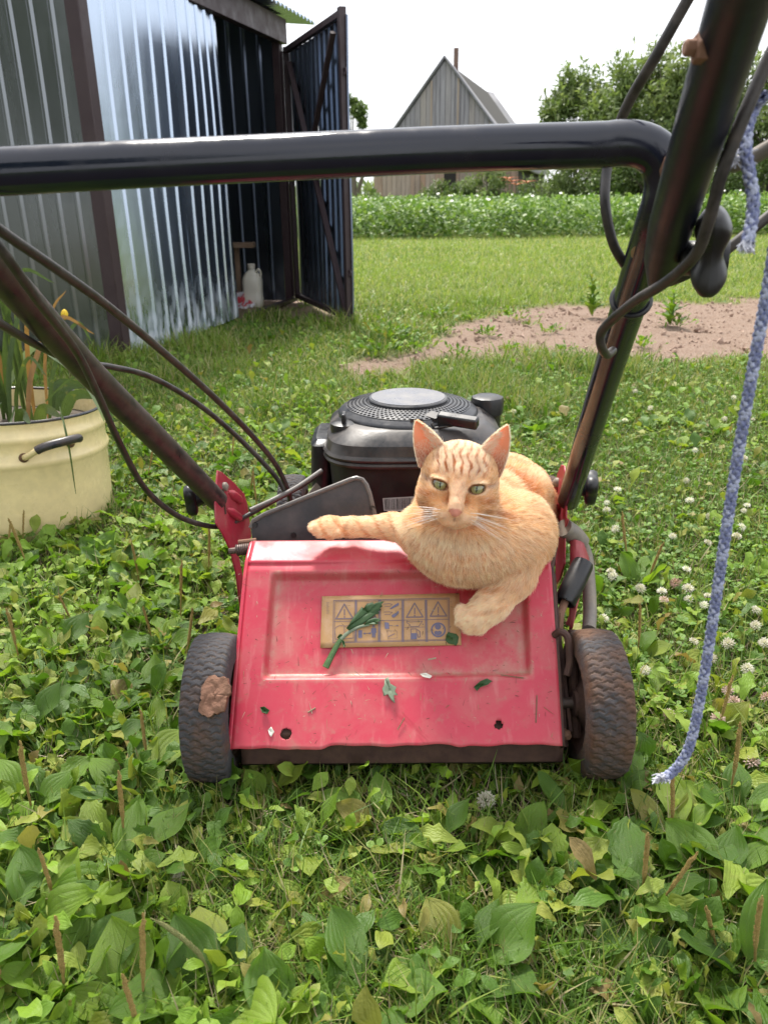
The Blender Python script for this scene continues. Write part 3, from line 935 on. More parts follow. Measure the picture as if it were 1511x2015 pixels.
# ---- warning label on the pressed recess
HREC = -.0105
def lab(X, Y, h=.0004):                    # label coordinates measured on an enlarged view
    return onflap(620+X/5.037, 1150+Y/5.037, HREC+h+.0003)
m = NB('label_film')
n1 = m.noise(m.coord(), 55, 6, .7); n2 = m.noise(m.coord(), 14, 3)
c = m.mix(n2, (.38, .21, .08), (.45, .265, .12))
c = m.mix(m.ramp(n1, [(.5, 0), (.72, .6)]), c, (.50, .33, .22))
MAT_LABEL = m.set(Base_Color=c, Roughness=.5)
MAT_PRINT = NB('label_ink').set(Base_Color=(.17, .12, .13), Roughness=.6)
MAT_PRINTB = NB('label_ink_blue').set(Base_Color=(.13, .12, .19), Roughness=.6)
P = []
for b in np.linspace(0, 1, 10):
    row = []
    for a in np.linspace(0, 1, 24):
        x = (70+(52-70)*b)*(1-a)+(1428+(1448-1428)*b)*a
        y = (118+(630-118)*b)*(1-a)+(88+(602-88)*b)*a
        p = lab(x, y, .0004)
        row.append(p)
    P.append(row)
sticker = MB().grid(P).build('warning_label', MAT_LABEL, flap, solid=.0003)
pr = MB()
def stroke(pts, wd=6, mi=0, closed=False):
    pts = [Vector((x, y, 0)) for x, y in pts]
    n = len(pts)
    for i in range(n if closed else n-1):
        a, b = pts[i], pts[(i+1) % n]
        d = (b-a)
        if d.length < 1e-6: continue
        d.normalize(); s_ = Vector((-d.y, d.x, 0))*wd/2
        e = d*wd*.3
        q = [a-s_-e, b-s_+e, b+s_+e, a+s_-e]
        pr.add([lab(p.x, p.y, .0011+.00003*(i % 5)) for p in q], [(0, 1, 2, 3)], mi)
def blob(pts, mi=1):
    pr.add([lab(x, y, .0013) for x, y in pts], [tuple(range(len(pts)))], mi)
def circ(cx, cy, r_, n=20): return [(cx+r_*math.cos(a), cy+r_*math.sin(a)) for a in np.linspace(0, 2*math.pi, n, endpoint=False)]
stroke([(185, 160), (1325, 135), (1332, 552), (178, 578)], 7, 0, True)
stroke([(200, 172), (1312, 148), (1318, 542), (192, 566)], 4, 0, True)
for xa, xb in ((405, 402), (640, 635), (868, 868), (1097, 1105)):
    stroke([(xa-11, 152), (xb-11, 570)], 5); stroke([(xa+11, 152), (xb+11, 570)], 5); stroke([(xa, 156), (xb, 566)], 9, 1)
stroke([(190, 368), (1325, 345)], 6)
def tri(ax, ay, bx, by, cx, cy):
    stroke([(ax, ay), (bx, by), (cx, cy)], 13, 0, True)
    mx, my = (ax+bx+cx)/3, (ay+by+cy)/3
    stroke([(mx, my-42), (mx, my+12)], 11); blob(circ(mx, my+32, 8), 0)
tri(290, 195, 207, 340, 377, 338); tri(985, 186, 905, 325, 1068, 322); tri(1216, 172, 1140, 315, 1302, 313)
tri(520, 190, 440, 333, 605, 330)
stroke([(215, 420), (240, 408), (300, 412), (375, 405), (380, 530), (300, 540), (205, 545), (195, 440)], 6, 0, True); stroke([(290, 412), (292, 540)], 6)
blob([(428, 455), (466, 453), (466, 528), (428, 530)]); stroke([(480, 486), (550, 484)], 7); blob([(476, 486), (496, 474), (496, 498)]); blob([(556, 484), (536, 472), (536, 496)])
blob(circ(580, 415, 12)); blob([(558, 432), (604, 432), (608, 480), (598, 480), (596, 525), (584, 525), (581, 485), (577, 525), (565, 525), (563, 480), (553, 480)])
for y0 in (195, 275):                      # hands in front of slanting blades
    stroke([(680, y0), (730, y0-6), (765, y0+2), (740, y0+22), (690, y0+22)], 5)
blob([(740, 238), (800, 195), (828, 180), (830, 205), (775, 235), (748, 245)]); blob([(758, 305), (800, 282), (826, 258), (830, 285), (790, 325), (765, 328)])
blob([(688, 375), (730, 378), (735, 440), (692, 440)]); stroke([(735, 408), (765, 408)], 7); stroke([(785, 408), (825, 408)], 5); blob([(828, 408), (812, 399), (812, 417)])
stroke([(715, 460), (812, 462), (815, 530), (722, 540)], 3, 0, True); stroke([(728, 516), (788, 488)], 8)
stroke([(940, 372), (1062, 366), (1035, 400), (1028, 416), (945, 418), (935, 395), (908, 380), (905, 368), (930, 368)], 6, 0, True); stroke([(888, 428), (1085, 422)], 4); blob(circ(1068, 395, 6), 0)
stroke([(950, 442), (1004, 440), (1006, 485), (952, 487)], 7, 0, True); blob([(948, 484), (1008, 482), (1008, 542), (948, 544)]); stroke([(1012, 448), (1036, 466), (1040, 520), (1022, 524), (1016, 490)], 8)
cc_ = circ(1220, 450, 66, 30); stroke(cc_, 15, 1, True); blob(circ(1216, 418, 30, 16)); blob([(1180, 470), (1200, 458), (1214, 465), (1232, 458), (1256, 470), (1250, 495), (1218, 505), (1185, 495)])
for k in range(9): stroke([(110+6*(k % 2), 182+k*13), (140-4*(k % 3), 180+k*13)], 3)
pr.build('label_print', [MAT_PRINT, MAT_PRINTB], flap, smooth=0)

# ---- wheels
def rubber(name, mud):
    m = NB(name); v = m.coord()
    n1 = m.noise(v, 22, 6, .65); n2 = m.noise(v, 190, 4, .7); n3 = m.noise(v, 8, 3)
    c = m.mix(n2, (.036, .035, .040), (.075, .072, .075))
    c = m.mix(m.ramp(n1, [(.62-.26*mud, 0), (.80-.20*mud, .9)]), c, m.mix(n2, (.070, .034, .020), (.16, .085, .050)))
    c = m.mix(m.ramp(n2, [(.62, 0), (.7, .5)]), c, (.20, .15, .10))
    a_ = m.n('ShaderNodeAttribute', attribute_name='lv'); sp = m.n('ShaderNodeSeparateXYZ'); m.l(a_.outputs['Vector'], sp.inputs[0])
    c = m.mix(m.math('MULTIPLY', sp.outputs['Z'], .85), c, m.mix(n2, (.055, .035, .024), (.15, .10, .068)))
    return m.set(Base_Color=c, Roughness=.85, Specular_IOR_Level=.3, Normal=m.bump(n2, .6, .002))
MAT_RUBBER = rubber('muddy_rubber', .45); MAT_RUBBERMUD = rubber('muddier_rubber', 1.0)
def wheel(c, R, wd, mat, inner_sign, seed=0, label=None):
    """axis along X. tyre with zigzag treads, hub plate on the inner side"""
    nt_, npf = 504, 36
    c = Vector(c)
    P, GA = [], []
    for i in range(nt_+1):
        th = 2*math.pi*i/nt_
        row = []
        for j in range(npf):
            a = -1+2*j/(npf-1)                        # across the tyre
            s_ = abs(a)
            if s_ < .72: x = a/.72*.40*wd; r = R-.0025*(s_/.72)**2
            else:
                q = (s_-.72)/.28
                x = math.copysign(.40*wd+.10*wd*math.sin(q*math.pi*.5), a); r = R-.0025-.026*(1-math.cos(q*math.pi*.5))
            gd = 0.0
            if s_ < .80:
                lane = (a/.80+1)*2.0                  # four zigzag ribs
                lf = abs((lane % 1)-.5)*2
                ph = (th/(2*math.pi)*63+(.35 if int(lane) % 2 else 0)+.30*lf) % 1
                g1 = max(0, 1-abs(ph-.5)/.13)
                g2 = max(0, 1-(1-lf)/.14) if s_ < .76 else 0
                gd = .0019*max(min(1, g1*1.6), min(1, g2*1.4)*.8)
            r -= gd
            r += .0006*math.sin(th*31+a*9+seed)
            row.append(c+Vector((x, r*math.sin(th), r*math.cos(th)))); GA.append((s_, 0, gd/.0019))
        P.append(row)
    wb = MB().grid(P)
    wheel_o = link_mesh('wheel', np_mesh('wheel', [p-OFF[mower.name] for p in wb.v], wb.f, [mat], True, {'lv': ('FLOAT_VECTOR', GA)}), mower)
    if label: wheel_o['label'] = label
    hub = MB()
    rin = R-.028
    for sg in (1, -1):
        hub.lathe([(rin+.004, wd*.47), (rin-.004, wd*.45), (rin-.010, wd*.34), (rin*.55, wd*.25), (rin*.35, wd*.36), (.016, wd*.42), (.016, wd*.5), (.008, wd*.52)], c, (sg, 0, 0), 40, cap0=False)
    hub.build('wheel_hub', MAT_UNDER, wheel_o)
    return wheel_o
RWL = Vector((-.2045, .80, .088)); RWR = Vector((.2515, .80, .088))
wheel(RWL, .088, .053, MAT_RUBBER, 1, 0, 'rear wheel with a clod of dried earth on its tread')
wheel(RWR, .088, .053, MAT_RUBBERMUD, -1, 2, 'rear wheel caked in brown mud')
wheel(Vector((-.172, 1.40, .085)), .085, .05, MAT_RUBBER, 1, 4, 'small front wheel')
wheel(Vector((.300, 1.38, .085)), .085, .05, MAT_RUBBERMUD, 1, 5, 'small front wheel behind the cat')
MB().tube([RWL+Vector((-.02, 0, 0)), RWR+Vector((.02, 0, 0))], .007, 12).build('rear_axle', MAT_SPRING, mower)
MB().tube([Vector((-.18, 1.40, .085)), Vector((.30, 1.38, .085))], .006, 12).build('front_axle', MAT_SPRING, mower)

# ---- deck
dk = MB().loft([(.05, .055, 1.20, .182, .24, 4), (.055, .055, 1.20, .186, .244, 4), (.11, .055, 1.20, .182, .24, 4), (.142, .055, 1.20, .162, .22, 4), (.150, .055, 1.20, .13, .19, 3)], 64)
deck = dk.build('deck', MAT_RED, mower, smooth=50)
rim = [Vector((.055+.187*math.copysign(abs(math.cos(a))**.5, math.cos(a)), 1.20+.245*math.copysign(abs(math.sin(a))**.5, math.sin(a)), .052)) for a in np.linspace(0, 2*math.pi, 80, endpoint=False)]
MB().tube(rim, .0055, 8, closed=True).build('deck_rim', MAT_GREYSTEEL, deck)
# right rear shoulder of the deck: red skirt with a rolled grey edge, in the gap beside the flap
sh_ = MB()
rows = []
for q in np.linspace(0, 1, 14):
    a = atY(1122, 1060+180*q, .97-.10*q); b = atY(1160-3*abs(q-.2)*20, 1078+150*q, 1.0-.11*q)
    rows.append([a+(b-a)*k-Vector((0, .02*math.sin(k*math.pi), -.010*math.sin(k*math.pi))) for k in np.linspace(0, 1, 6)])
sh_.grid(rows).build('deck_shoulder', MAT_REDBR, deck, solid=.002)
pts = spline([atY(1108, 1038, .97), atY(1134, 1058, .98), atY(1152, 1092, .98), atY(1158, 1150, .95), atY(1160, 1205, .91), atY(1158, 1240, .88)], 8)
MB().tube(pts, [.013]*12+[.009]*(len(pts)-12), 12).build('rolled_edge', MAT_GREYSTEEL, deck)
# height adjusting plate, links and bolt in the dark gap right of the flap
hp = MB()
hp.bar(atY(1088, 1130, .90), atY(1112, 1470, .775), .012, .004, (1, 0, 0))
hp.bar(atY(1098, 1240, .86), atY(1121, 1440, .78), .010, .004, (1, 0, 0))
hp.tube(spline([atY(1090, 1250, .83), atY(1102, 1243, .825), atY(1116, 1255, .82), atY(1120, 1300, .81), atY(1114, 1330, .80)], 6), .0045, 8)
hp.build('height_link', MAT_UNDER, mower, bevel=.001)
MB().lathe([(.006, 0), (.0066, .002), (.0066, .010), (.004, .014)], atY(1103, 1440, .772), (.5, -.85, .1), 6).build('link_bolt', MAT_RUST, mower, smooth=0)
MB().tube([atY(1126, 1240, .86), atY(1128, 1340, .82), atY(1134, 1450, .79)], .006, 8).build('wheel_arm', MAT_UNDER, mower)
# lever with its rubber grip
g0, g1 = atY(1149, 1105, .925), atY(1110, 1186, .885)
gm = MB()
d_ = (g1-g0).normalized()
gm.lathe([(.006, 0), (.0125, .0015), (.0138, .006), (.0142, .03), (.0138, (g1-g0).length-.002), (.0125, (g1-g0).length), (.010, (g1-g0).length), (.009, (g1-g0).length-.006)], g0, d_, 20)
lever = MB().tube([g0.lerp(g1, .8), g1, atY(1102, 1208, .87), atY(1098, 1250, .86)], .0052, 10).build('height_lever', MAT_RUST, mower)
gm.build('rubber_grip', MAT_BLACKP, lever)
# inner floor between the wheels under the flap: dark chamber so the underside is closed as on the mower
MB().box((.02, .90, .105), (.36, .16, .004)).build('chamber_floor', MAT_UNDER, mower)

# ---- chute plate standing behind the flap's top edge
poly = [(497, 1066), (494, 1038), (499, 1024), (520, 1012), (600, 979), (690, 943), (702, 940), (713, 943), (721, 953), (728, 972), (738, 1015), (752, 1066)]
def onch(px, py): return atP(px, py, Vector((0, .985, .25)), Vector((-.05, -1, .28)).normalized())
ch = MB().prism([onch(*p) for p in poly], Vector((0, .004, 0)))
chute = ch.build('chute_plate', MAT_CHUTE, mower, smooth=30)
MB().tube([onch(*p)+Vector((0, -.001, 0)) for p in poly[1:11]], .0032, 8).build('plate_rim', MAT_CABLEGREY, chute)
for px, py in ((733, 998), (578, 1052), (502, 1032)):
    MB().lathe([(.004, 0), (.0035, .002)], onch(px, py)-Vector((0, .002, 0)), (0, -1, .2), 8).build('plate_screw', MAT_BLACKP, chute)

# ---- handle brackets
def bracket(name, base, outline, ribs, cr, label):
    """pressed red plate given by an outline on a plane through three measured points"""
    p0, n_ = base
    pts = [atP(px, py, p0, n_) for px, py in outline]
    b = MB().prism(pts, n_*-.0025).build(name, MAT_REDBR, mower, smooth=30, bevel=.0012, label=label)
    for (a, c, r_) in ribs:
        A, C_ = atP(*a, p0, n_), atP(*c, p0, n_)
        MB().tube([A, A.lerp(C_, .25), A.lerp(C_, .75), C_], [r_*.3, r_, r_, r_*.3], 10).build('pressed_rib', MAT_REDBR, b)
    return b
pL = [atY(425, 1000, .975), atY(489, 990, 1.09), atY(470, 1150, .985)]
nL = (pL[1]-pL[0]).cross(pL[2]-pL[0]).normalized()
if nL.x < 0: nL = -nL
bl = bracket('handle_bracket', (pL[0], nL), [(429, 925), (437, 928), (462, 950), (482, 972), (488, 992), (496, 1056), (490, 1066), (474, 1070), (470, 1090), (480, 1140), (482, 1195), (474, 1195), (466, 1130), (455, 1085), (440, 1052), (426, 1030), (424, 990)],
             [((449, 968), (476, 988), .007), ((446, 1002), (476, 1024), .007)], 0, 'pressed red bracket seen flat on')
MB().lathe([(.0065, 0), (.006, .004), (.003, .006)], atP(441, 958, pL[0], nL), nL, 14).build('carriage_bolt', MAT_GREYSTEEL, bl)
MB().lathe([(.0035, .0002), (.003, .0006)], atP(478, 1022, pL[0], nL), nL, 8).build('bracket_hole', MAT_UNDER, bl)
MB().bar(atP(438, 962, pL[0], nL)+nL*.0008, atP(443, 1012, pL[0], nL)+nL*.0008, .002, .0024, nL).build('adjuster_slot', MAT_UNDER, bl)
pR = [atY(1114, 1000, .975), atY(1086, 990, 1.10), atY(1104, 1130, .95)]
nR = (pR[1]-pR[0]).cross(pR[2]-pR[0]).normalized()
if nR.x > 0: nR = -nR
br_ = bracket('handle_bracket', (pR[0], nR), [(1103, 914), (1109, 916), (1113, 960), (1112, 1018), (1117, 1022), (1110, 1040), (1109, 1110), (1100, 1140), (1092, 1150), (1092, 1110), (1094, 1060), (1084, 1020), (1087, 975), (1096, 930)],
              [((1098, 950), (1090, 985), .006), ((1104, 990), (1090, 1020), .006)], 0, 'pressed red bracket seen almost edge on beside the cat')
MB().lathe([(.0075, 0), (.007, .004), (.003, .007)], atP(1097, 950, pR[0], nR), nR, 14).build('carriage_bolt', MAT_GREYSTEEL, br_)
# hinge spring beside the flap
s0, s1 = atY(466, 1083, .955), atY(500, 1079, .955)
sp_ = []
dv = (s1-s0); L_ = dv.length; dv.normalize()
uu = Vector((0, 1, 0)); vv = dv.cross(uu)
for i in range(16*9+1):
    a = 2*math.pi*i/16
    sp_.append(s0+dv*(L_*i/(16*9))+(uu*math.cos(a)+vv*math.sin(a))*.0065)
MB().tube(sp_, .0015, 6).build('hinge_spring', MAT_SPRING, mower)
MB().tube([s0-dv*.01, s1+dv*.02], .0042, 10).build('hinge_rod', MAT_SPRING, mower)
MB().tube([atY(470, 1068, .975), atY(505, 1064, .975)], .004, 10).build('hinge_rod', MAT_RUST, mower)

# ---- handle tubes
TD = .0143
La = at(428, 985, 1.075); Lb = at(180, 735, .80); Lc = at(40, 580, .655); Ld = at(-70, 462, .565)
lpts = spline([La, La.lerp(Lb, .5)+Vector((0, 0, .001)), Lb, Lc, Ld], 8)
Ra = at(1118, 985, 1.075); Rb = at(1186, 760, .80); Rc = at(1250, 560, .632); Rd = at(1288, 445, .555)
def arc(a, corner, b, n=12):
    return [a*(1-t)**2+corner*2*t*(1-t)+b*t*t for t in np.linspace(0, 1, n)]
K0 = at(1304, 400, .535); K1 = at(1190, 285, .525)
corner = at(1335, 262, .515)
cross = [at(1190, 285, .525), at(900, 294, .522), at(600, 308, .515), at(300, 322, .507), at(0, 338, .498), at(-230, 352, .494)]
Lcor = [at(-300, 356, .494), at(-345, 372, .497), at(-330, 420, .505), at(-200, 440, .53)]
hnd = MB().tube(lpts[::1], TD, 20)
handle = hnd.build('handle_tube', MAT_TUBEOLD, mower, smooth=60, label='worn brown-black tube running up past the cream pot')
MB().tube(spline([Ra, Rb, Rc, Rd, K0], 8)+arc(K0, corner, K1, 14)[1:]+spline(cross, 8)[1:], TD, 24).build('handle_crossbar', MAT_TUBE, mower, smooth=60)
MB().tube(spline([at(-230, 352, .494), at(-320, 380, .497), at(-250, 430, .51), at(-120, 470, .55), Ld], 8), TD, 16).build('handle_bend', MAT_TUBE, mower, smooth=60)
up0, up1 = at(1296, 520, .565), at(1462, -20, .345)
MB().tube([at(1290, 560, .58), at(1302, 510, .56), up0.lerp(up1, .2), up0.lerp(up1, .6), up1, at(1500, -150, .30)], [.006, .0125, .0143, .0143, .0143, .0143], 24).build('upper_handle', MAT_TUBEUP, mower, smooth=60)
# weld fillet where the bar meets the upright
MB().lathe([(.004, -.012), (.009, -.004), (.009, .004), (.004, .012)], at(1328, 330, .508), (.3, 0, 1), 12).build('weld_bead', MAT_RUST, mower)
# bare patches where the paint wore through
MAT_BARE = dirty('bare_metal_patch', (.34, .27, .17), (.24, .17, .10), .4, 60, .5, .3)
def patch(px, py, t, ln, wd, d):
    c = at(px, py, t); rz = ray(px, py).normalized()
    rows = []
    s_ = d.cross(rz).normalized()
    for a in np.linspace(-1, 1, 9):
        row = []
        for b in np.linspace(-1, 1, 7):
            hw = math.sqrt(max(0, 1-a*a))
            off = b*hw*wd
            row.append(c+d*a*ln+s_*off+rz*(off*off)/(2*TD))
        rows.append(row)
    return MB().grid(rows)
patch(22, 535, .648, .0085, .0052, (Lb-Lc).normalized()).build('bare_patch', MAT_BARE, mower)
patch(1252, 497, .572, .009, .004, (Rc-Rd).normalized()).build('bare_patch', MAT_BARE, mower)
# rusty nut on the upper handle
nut = MB()
nd = (ray(1355, 95)*-.0+(at(1350, 96, .375)-at(1420, 96, .375))).normalized()
nb0 = at(1418, 94, .372)
nut.lathe([(.0066, 0), (.0068, .004)], nb0, nd, 20).lathe([(.0064, .004), (.0071, .005), (.0071, .0115), (.0062, .0125)], nb0, nd, 6).lathe([(.0038, .0125), (.0038, .0165), (.003, .0175)], nb0, nd, 12)
nut.build('rusty_nut', MAT_RUST, mower, smooth=30)
# knobs
def knob(c, axis, R, depth, lobes, stem, label=None, rot=0):
    z = Vector(axis).normalized()
    f = lambda a: 1+.20*math.cos(lobes*(a+rot))
    prof = [(R*.55, 0), (R*.80, depth*.06), (R*.92, depth*.2), (R*.95, depth*.6), (R*.86, depth*.9), (R*.6, depth), (R*.25, depth*.96)]
    k = MB().lathe(prof, Vector(c), z, 48, rfun=f)
    k.lathe([(R*.45, -stem), (R*.5, -stem*.5), (R*.62, 0)], Vector(c), z, 24)
    return k.build('clamp_knob', MAT_BLACKP, mower, smooth=55, label=label)
knob(at(388, 978, 1.09), (-.96, -.15, -.05), .0225, .016, 3, .014, 'lobed black knob outside the worn tube', .5)
knob(at(1150, 957, 1.085), (.96, -.20, .0), .0235, .017, 3, .016, 'lobed black knob beside the red bracket', .2)
# the big wing knob on the upper joint
kc = at(1372, 510, .52)
kn = MB()
wg = []
for (px, py) in ((1402, 410), (1398, 440), (1390, 480), (1402, 515), (1408, 545), (1388, 575)):
    pass
ax = Vector((.93, -.30, .0)).normalized(); upv = (at(1405, 415, .50)-at(1388, 570, .53)).normalized()
sv = ax.cross(upv).normalized()
rowsK = []
for q in np.linspace(-1, 1, 25):
    wdt = .0095-.0018*math.cos(q*math.pi)+.001*q*q
    wdt *= math.sqrt(max(.03, 1-abs(q)**6))
    th = (.0095-.002*math.cos(q*math.pi*2))*math.sqrt(max(.05, 1-abs(q)**8))
    ring = []
    for a in np.linspace(0, 2*math.pi, 20, endpoint=False):
        ca, sa = math.cos(a), math.sin(a)
        ring.append(at(1398, 496, .512)+upv*(q*.0285)+sv*(wdt*1.25*math.copysign(abs(ca)**.75, ca)*1.2)+ax*(th*math.copysign(abs(sa)**.75, sa)))
    rowsK.append(ring+[ring[0]])
kn.grid(rowsK)
kn.lathe([(.009, 0), (.0115, .002), (.0115, .016), (.013, .022), (.012, .03)], at(1338, 508, .54), ax, 24)
kn.build('wing_knob', MAT_BLACKP, mower, smooth=60)

# ---- cables
def cable(pts, r, mat, name='control_cable', label=None):
    P = spline([at(*p) for p in pts], 10)
    return MB().tube(P, r, 10).build(name, mat, mower, smooth=80, label=label)
cable([(-60, 400, .50), (0, 452, .53), (120, 535, .60), (220, 608, .68), (330, 700, .80), (420, 780, .93), (490, 850, 1.04), (540, 910, 1.13), (566, 962, 1.18), (572, 990, 1.2)], .0038, MAT_CABLE, label='control cable arching highest from the handle to the engine')
cable([(-60, 590, .60), (0, 636, .62), (95, 690, .76), (160, 715, .84), (220, 722, .90), (300, 743, .98), (390, 795, 1.07), (470, 862, 1.15), (540, 935, 1.2), (565, 975, 1.21)], .0037, MAT_CABLE, label='control cable passing behind the worn tube')
cable([(-40, 440, .50), (10, 500, .52), (80, 598, .58), (150, 690, .68), (195, 780, .76), (235, 870, .84), (285, 960, .93), (345, 1012, 1.0), (400, 1033, 1.05), (440, 1035, 1.09), (480, 1018, 1.13), (540, 985, 1.16), (600, 952, 1.2), (632, 928, 1.22)], .0036, MAT_CABLE, label='control cable sagging below the worn tube')
cable([(492, 1004, 1.12), (540, 982, 1.14), (585, 958, 1.17), (632, 926, 1.21)], .0034, MAT_CABLEGREY, label='grey cable end reaching the engine')
cable([(1375, -40, .50), (1345, 12, .51), (1290, 110, .53), (1240, 195, .56), (1212, 260, .58), (1194, 330, .59), (1190, 400, .59), (1203, 470, .60), (1222, 510, .61), (1250, 545, .625), (1300, 556, .61), (1340, 545, .585), (1400, 512, .57), (1450, 475, .56), (1530, 410, .55)], .0038, MAT_CABLE, label='cable looping down past the crossbar bend')
cable([(1550, 40, .40), (1505, 130, .41), (1462, 230, .42), (1420, 340, .435), (1392, 440, .455), (1365, 505, .475), (1310, 555, .51), (1250, 592, .55), (1203, 630, .59), (1182, 655, .61), (1182, 680, .62), (1193, 698, .64), (1205, 690, .66)], .0036, MAT_CABLE, label='cable lying along the upper handle and hooking under it')
ringc = at(1241, 590, .655); rd = (Rc-Rb).normalized(); q1 = rd.orthogonal().normalized(); q2 = rd.cross(q1)
MB().tube([ringc+(q1*math.cos(a)+q2*math.sin(a))*.0155 for a in np.linspace(0, 2*math.pi, 24, endpoint=False)], .0022, 8, closed=True).build('cable_tie', MAT_BLACKP, mower)
# stub of bare rod at the right frame edge, the thing the rope hangs on
MB().tube(spline([at(1440, 325, .47), at(1475, 312, .46), at(1540, 275, .44)], 5), .0045, 12).build('rope_guide', MAT_GREYSTEEL, mower)

# ---- engine
EX, EY = .050, 1.285
eng = MB().loft([(.145, EX, EY, .128, .120, 3.6), (.18, EX, EY, .132, .125, 3.8), (.262, EX, EY, .138, .130, 4), (.286, EX, EY, .140, .132, 4)], 72)
engine = eng.build('engine', MAT_ENGLOW, mower, smooth=50)
cv = MB().loft([(.284, EX, EY, .138, .130, 4), (.286, EX, EY, .1465, .1385, 4), (.290, EX, EY, .1485, .1405, 4), (.2935, EX, EY, .1470, .1390, 4), (.2945, EX, EY, .1435, .1355, 4), (.2955, EX, EY, .1470, .139, 4), (.299, EX, EY, .1485, .1405, 4), (.3025, EX, EY, .1465, .1385, 4),
                (.304, EX, EY, .1430, .135, 4.5), (.3195, EX, EY, .1395, .1315, 4.5), (.3215, EX, EY, .1375, .1295, 4.4), (.336, EX, EY, .119, .112, 3.6), (.3385, EX, EY, .114, .107, 3.4), (.3395, EX, EY, .05, .05, 2)], 84)
cover = cv.build('engine_cover', MAT_ENGINE, engine, smooth=24)
# round collar, perforated grille and disc
dc = Vector((EX-.008, EY+.012, 0))
MB().lathe([(.116, .336), (.1165, .340), (.113, .344), (.104, .3485), (.1025, .350), (.1015, .3485)], dc, (0, 0, 1), 72, cap0=False, cap1=False).build('grille_collar', MAT_ENGGREY, engine, smooth=50)
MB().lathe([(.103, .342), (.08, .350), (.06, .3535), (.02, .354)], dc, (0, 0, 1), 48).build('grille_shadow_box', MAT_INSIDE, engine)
gv, gf = [], []
NR, NS = 6, 72
def gdome(r): return .3487+.0105*(1-(r/.103)**2)*1.15
gm_ = MB()
for i in range(NR):
    ra, rb2 = .0655+(.103-.0655)*i/NR, .0655+(.103-.0655)*(i+1)/NR
    for j in range(NS):
        o_ = .5 if i % 2 else 0
        a0, a1 = 2*math.pi*(j+o_)/NS, 2*math.pi*(j+1+o_)/NS
        am, rm = (a0+a1)/2, (ra+rb2)/2
        def pt(r_, a): return dc+Vector((r_*math.cos(a), r_*math.sin(a), gdome(r_)))
        outer = [pt(ra, a0), pt(ra, am), pt(ra, a1), pt(rm, a1), pt(rb2, a1), pt(rb2, am), pt(rb2, a0), pt(rm, a0)]
        hr, ha = (rb2-ra)*.36, (a1-a0)*.36
        inner = [pt(rm+hr*math.sin(t_), am+ha*math.cos(t_)) for t_ in [-2.356, -1.571, -.785, 0, .785, 1.571, 2.356, 3.1416]]
        gm_.add(outer+inner, [(k, (k+1) % 8, 8+(k+1) % 8, 8+k) for k in range(8)])
gr_ = gm_.build('air_grille', MAT_ENGGREY, engine, smooth=0, solid=.0016)
gr_['kind'] = 'stuff'
MAT_DISC = dirty('grey_disc_film', (.13, .13, .145), (.20, .19, .18), .4, 30, .34, .2)
MB().lathe([(.0655, .3545), (.0665, .3605), (.0645, .3622), (.061, .3622)], dc, (0, 0, 1), 56).build('disc_rim', MAT_ENGGREY, engine)
MB().lathe([(.0615, .3620), (.0612, .3632), (.03, .3642)], dc, (0, 0, 1), 56).build('centre_disc', MAT_DISC, engine)
ln = MB()
for k in range(6):
    ln.box(dc+Vector((.004*(-1)**k, -.022+.0085*k, .3646-abs(k-2.5)*.00012)), (.055-.004*(k % 3), .0028, .0004))
ln.build('disc_lettering_bars', MAT_ENGGREY, engine) if False else None
MB().box(dc+Vector((.010, -.1035, .349)), (.020, .006, .009)).build('grille_notch', MAT_ENGGREY, engine, bevel=.001)
# starter grip lying across the collar
sa, sb = atY(862, 800, 1.19), atY(941, 812, 1.165)
MB().bar(sa, sb, .016, .017, (0, -.3, 1)).build('starter_grip', MAT_BLACKP, engine, bevel=.003)
sb2 = MB()
sb2.bar(atY(842, 796, 1.22), atY(866, 803, 1.2), .020, .008, (0, -.3, 1))
sb2.tube([atY(850, 812, 1.19), atY(856, 822, 1.185), atY(895, 815, 1.18)], .0025, 8)
sb2.build('starter_bracket', MAT_ENGINE, engine, bevel=.002)
# filler cap on the far right corner
fc = Vector((EX+.130, EY+.055, -.014))
MB().lathe([(.024, .25), (.024, .333), (.0245, .335)], fc, (0, 0, 1), 28).build('filler_neck', MAT_ENGINE, engine)
MB().lathe([(.0255, .334), (.0275, .336), (.0285, .356), (.0265, .364), (.02, .3665), (.008, .3665)], fc, (0, 0, 1), 40, rfun=lambda a: 1+.02*math.cos(9*a)).build('filler_cap', MAT_BLACKP, engine, smooth=40)
MB().lathe([(.020, .318), (.022, .330), (.021, .338), (.012, .341)], Vector((EX-.112, EY-.060, 0)), (0, 0, 1), 24).build('oil_cap', MAT_BLACKP, engine)
MB().box(Vector((EX-.112, EY-.060, .347)), (.007, .026, .016)).build('cap_wing', MAT_BLACKP, engine, bevel=.002)
MB().loft([(.225, EX-.152, EY+.0, .016, .06, 5), (.23, EX-.153, EY+.0, .018, .064, 5), (.300, EX-.150, EY, .018, .062, 5), (.308, EX-.148, EY, .012, .05, 5)], 28).build('side_housing', MAT_BLACKP, engine)
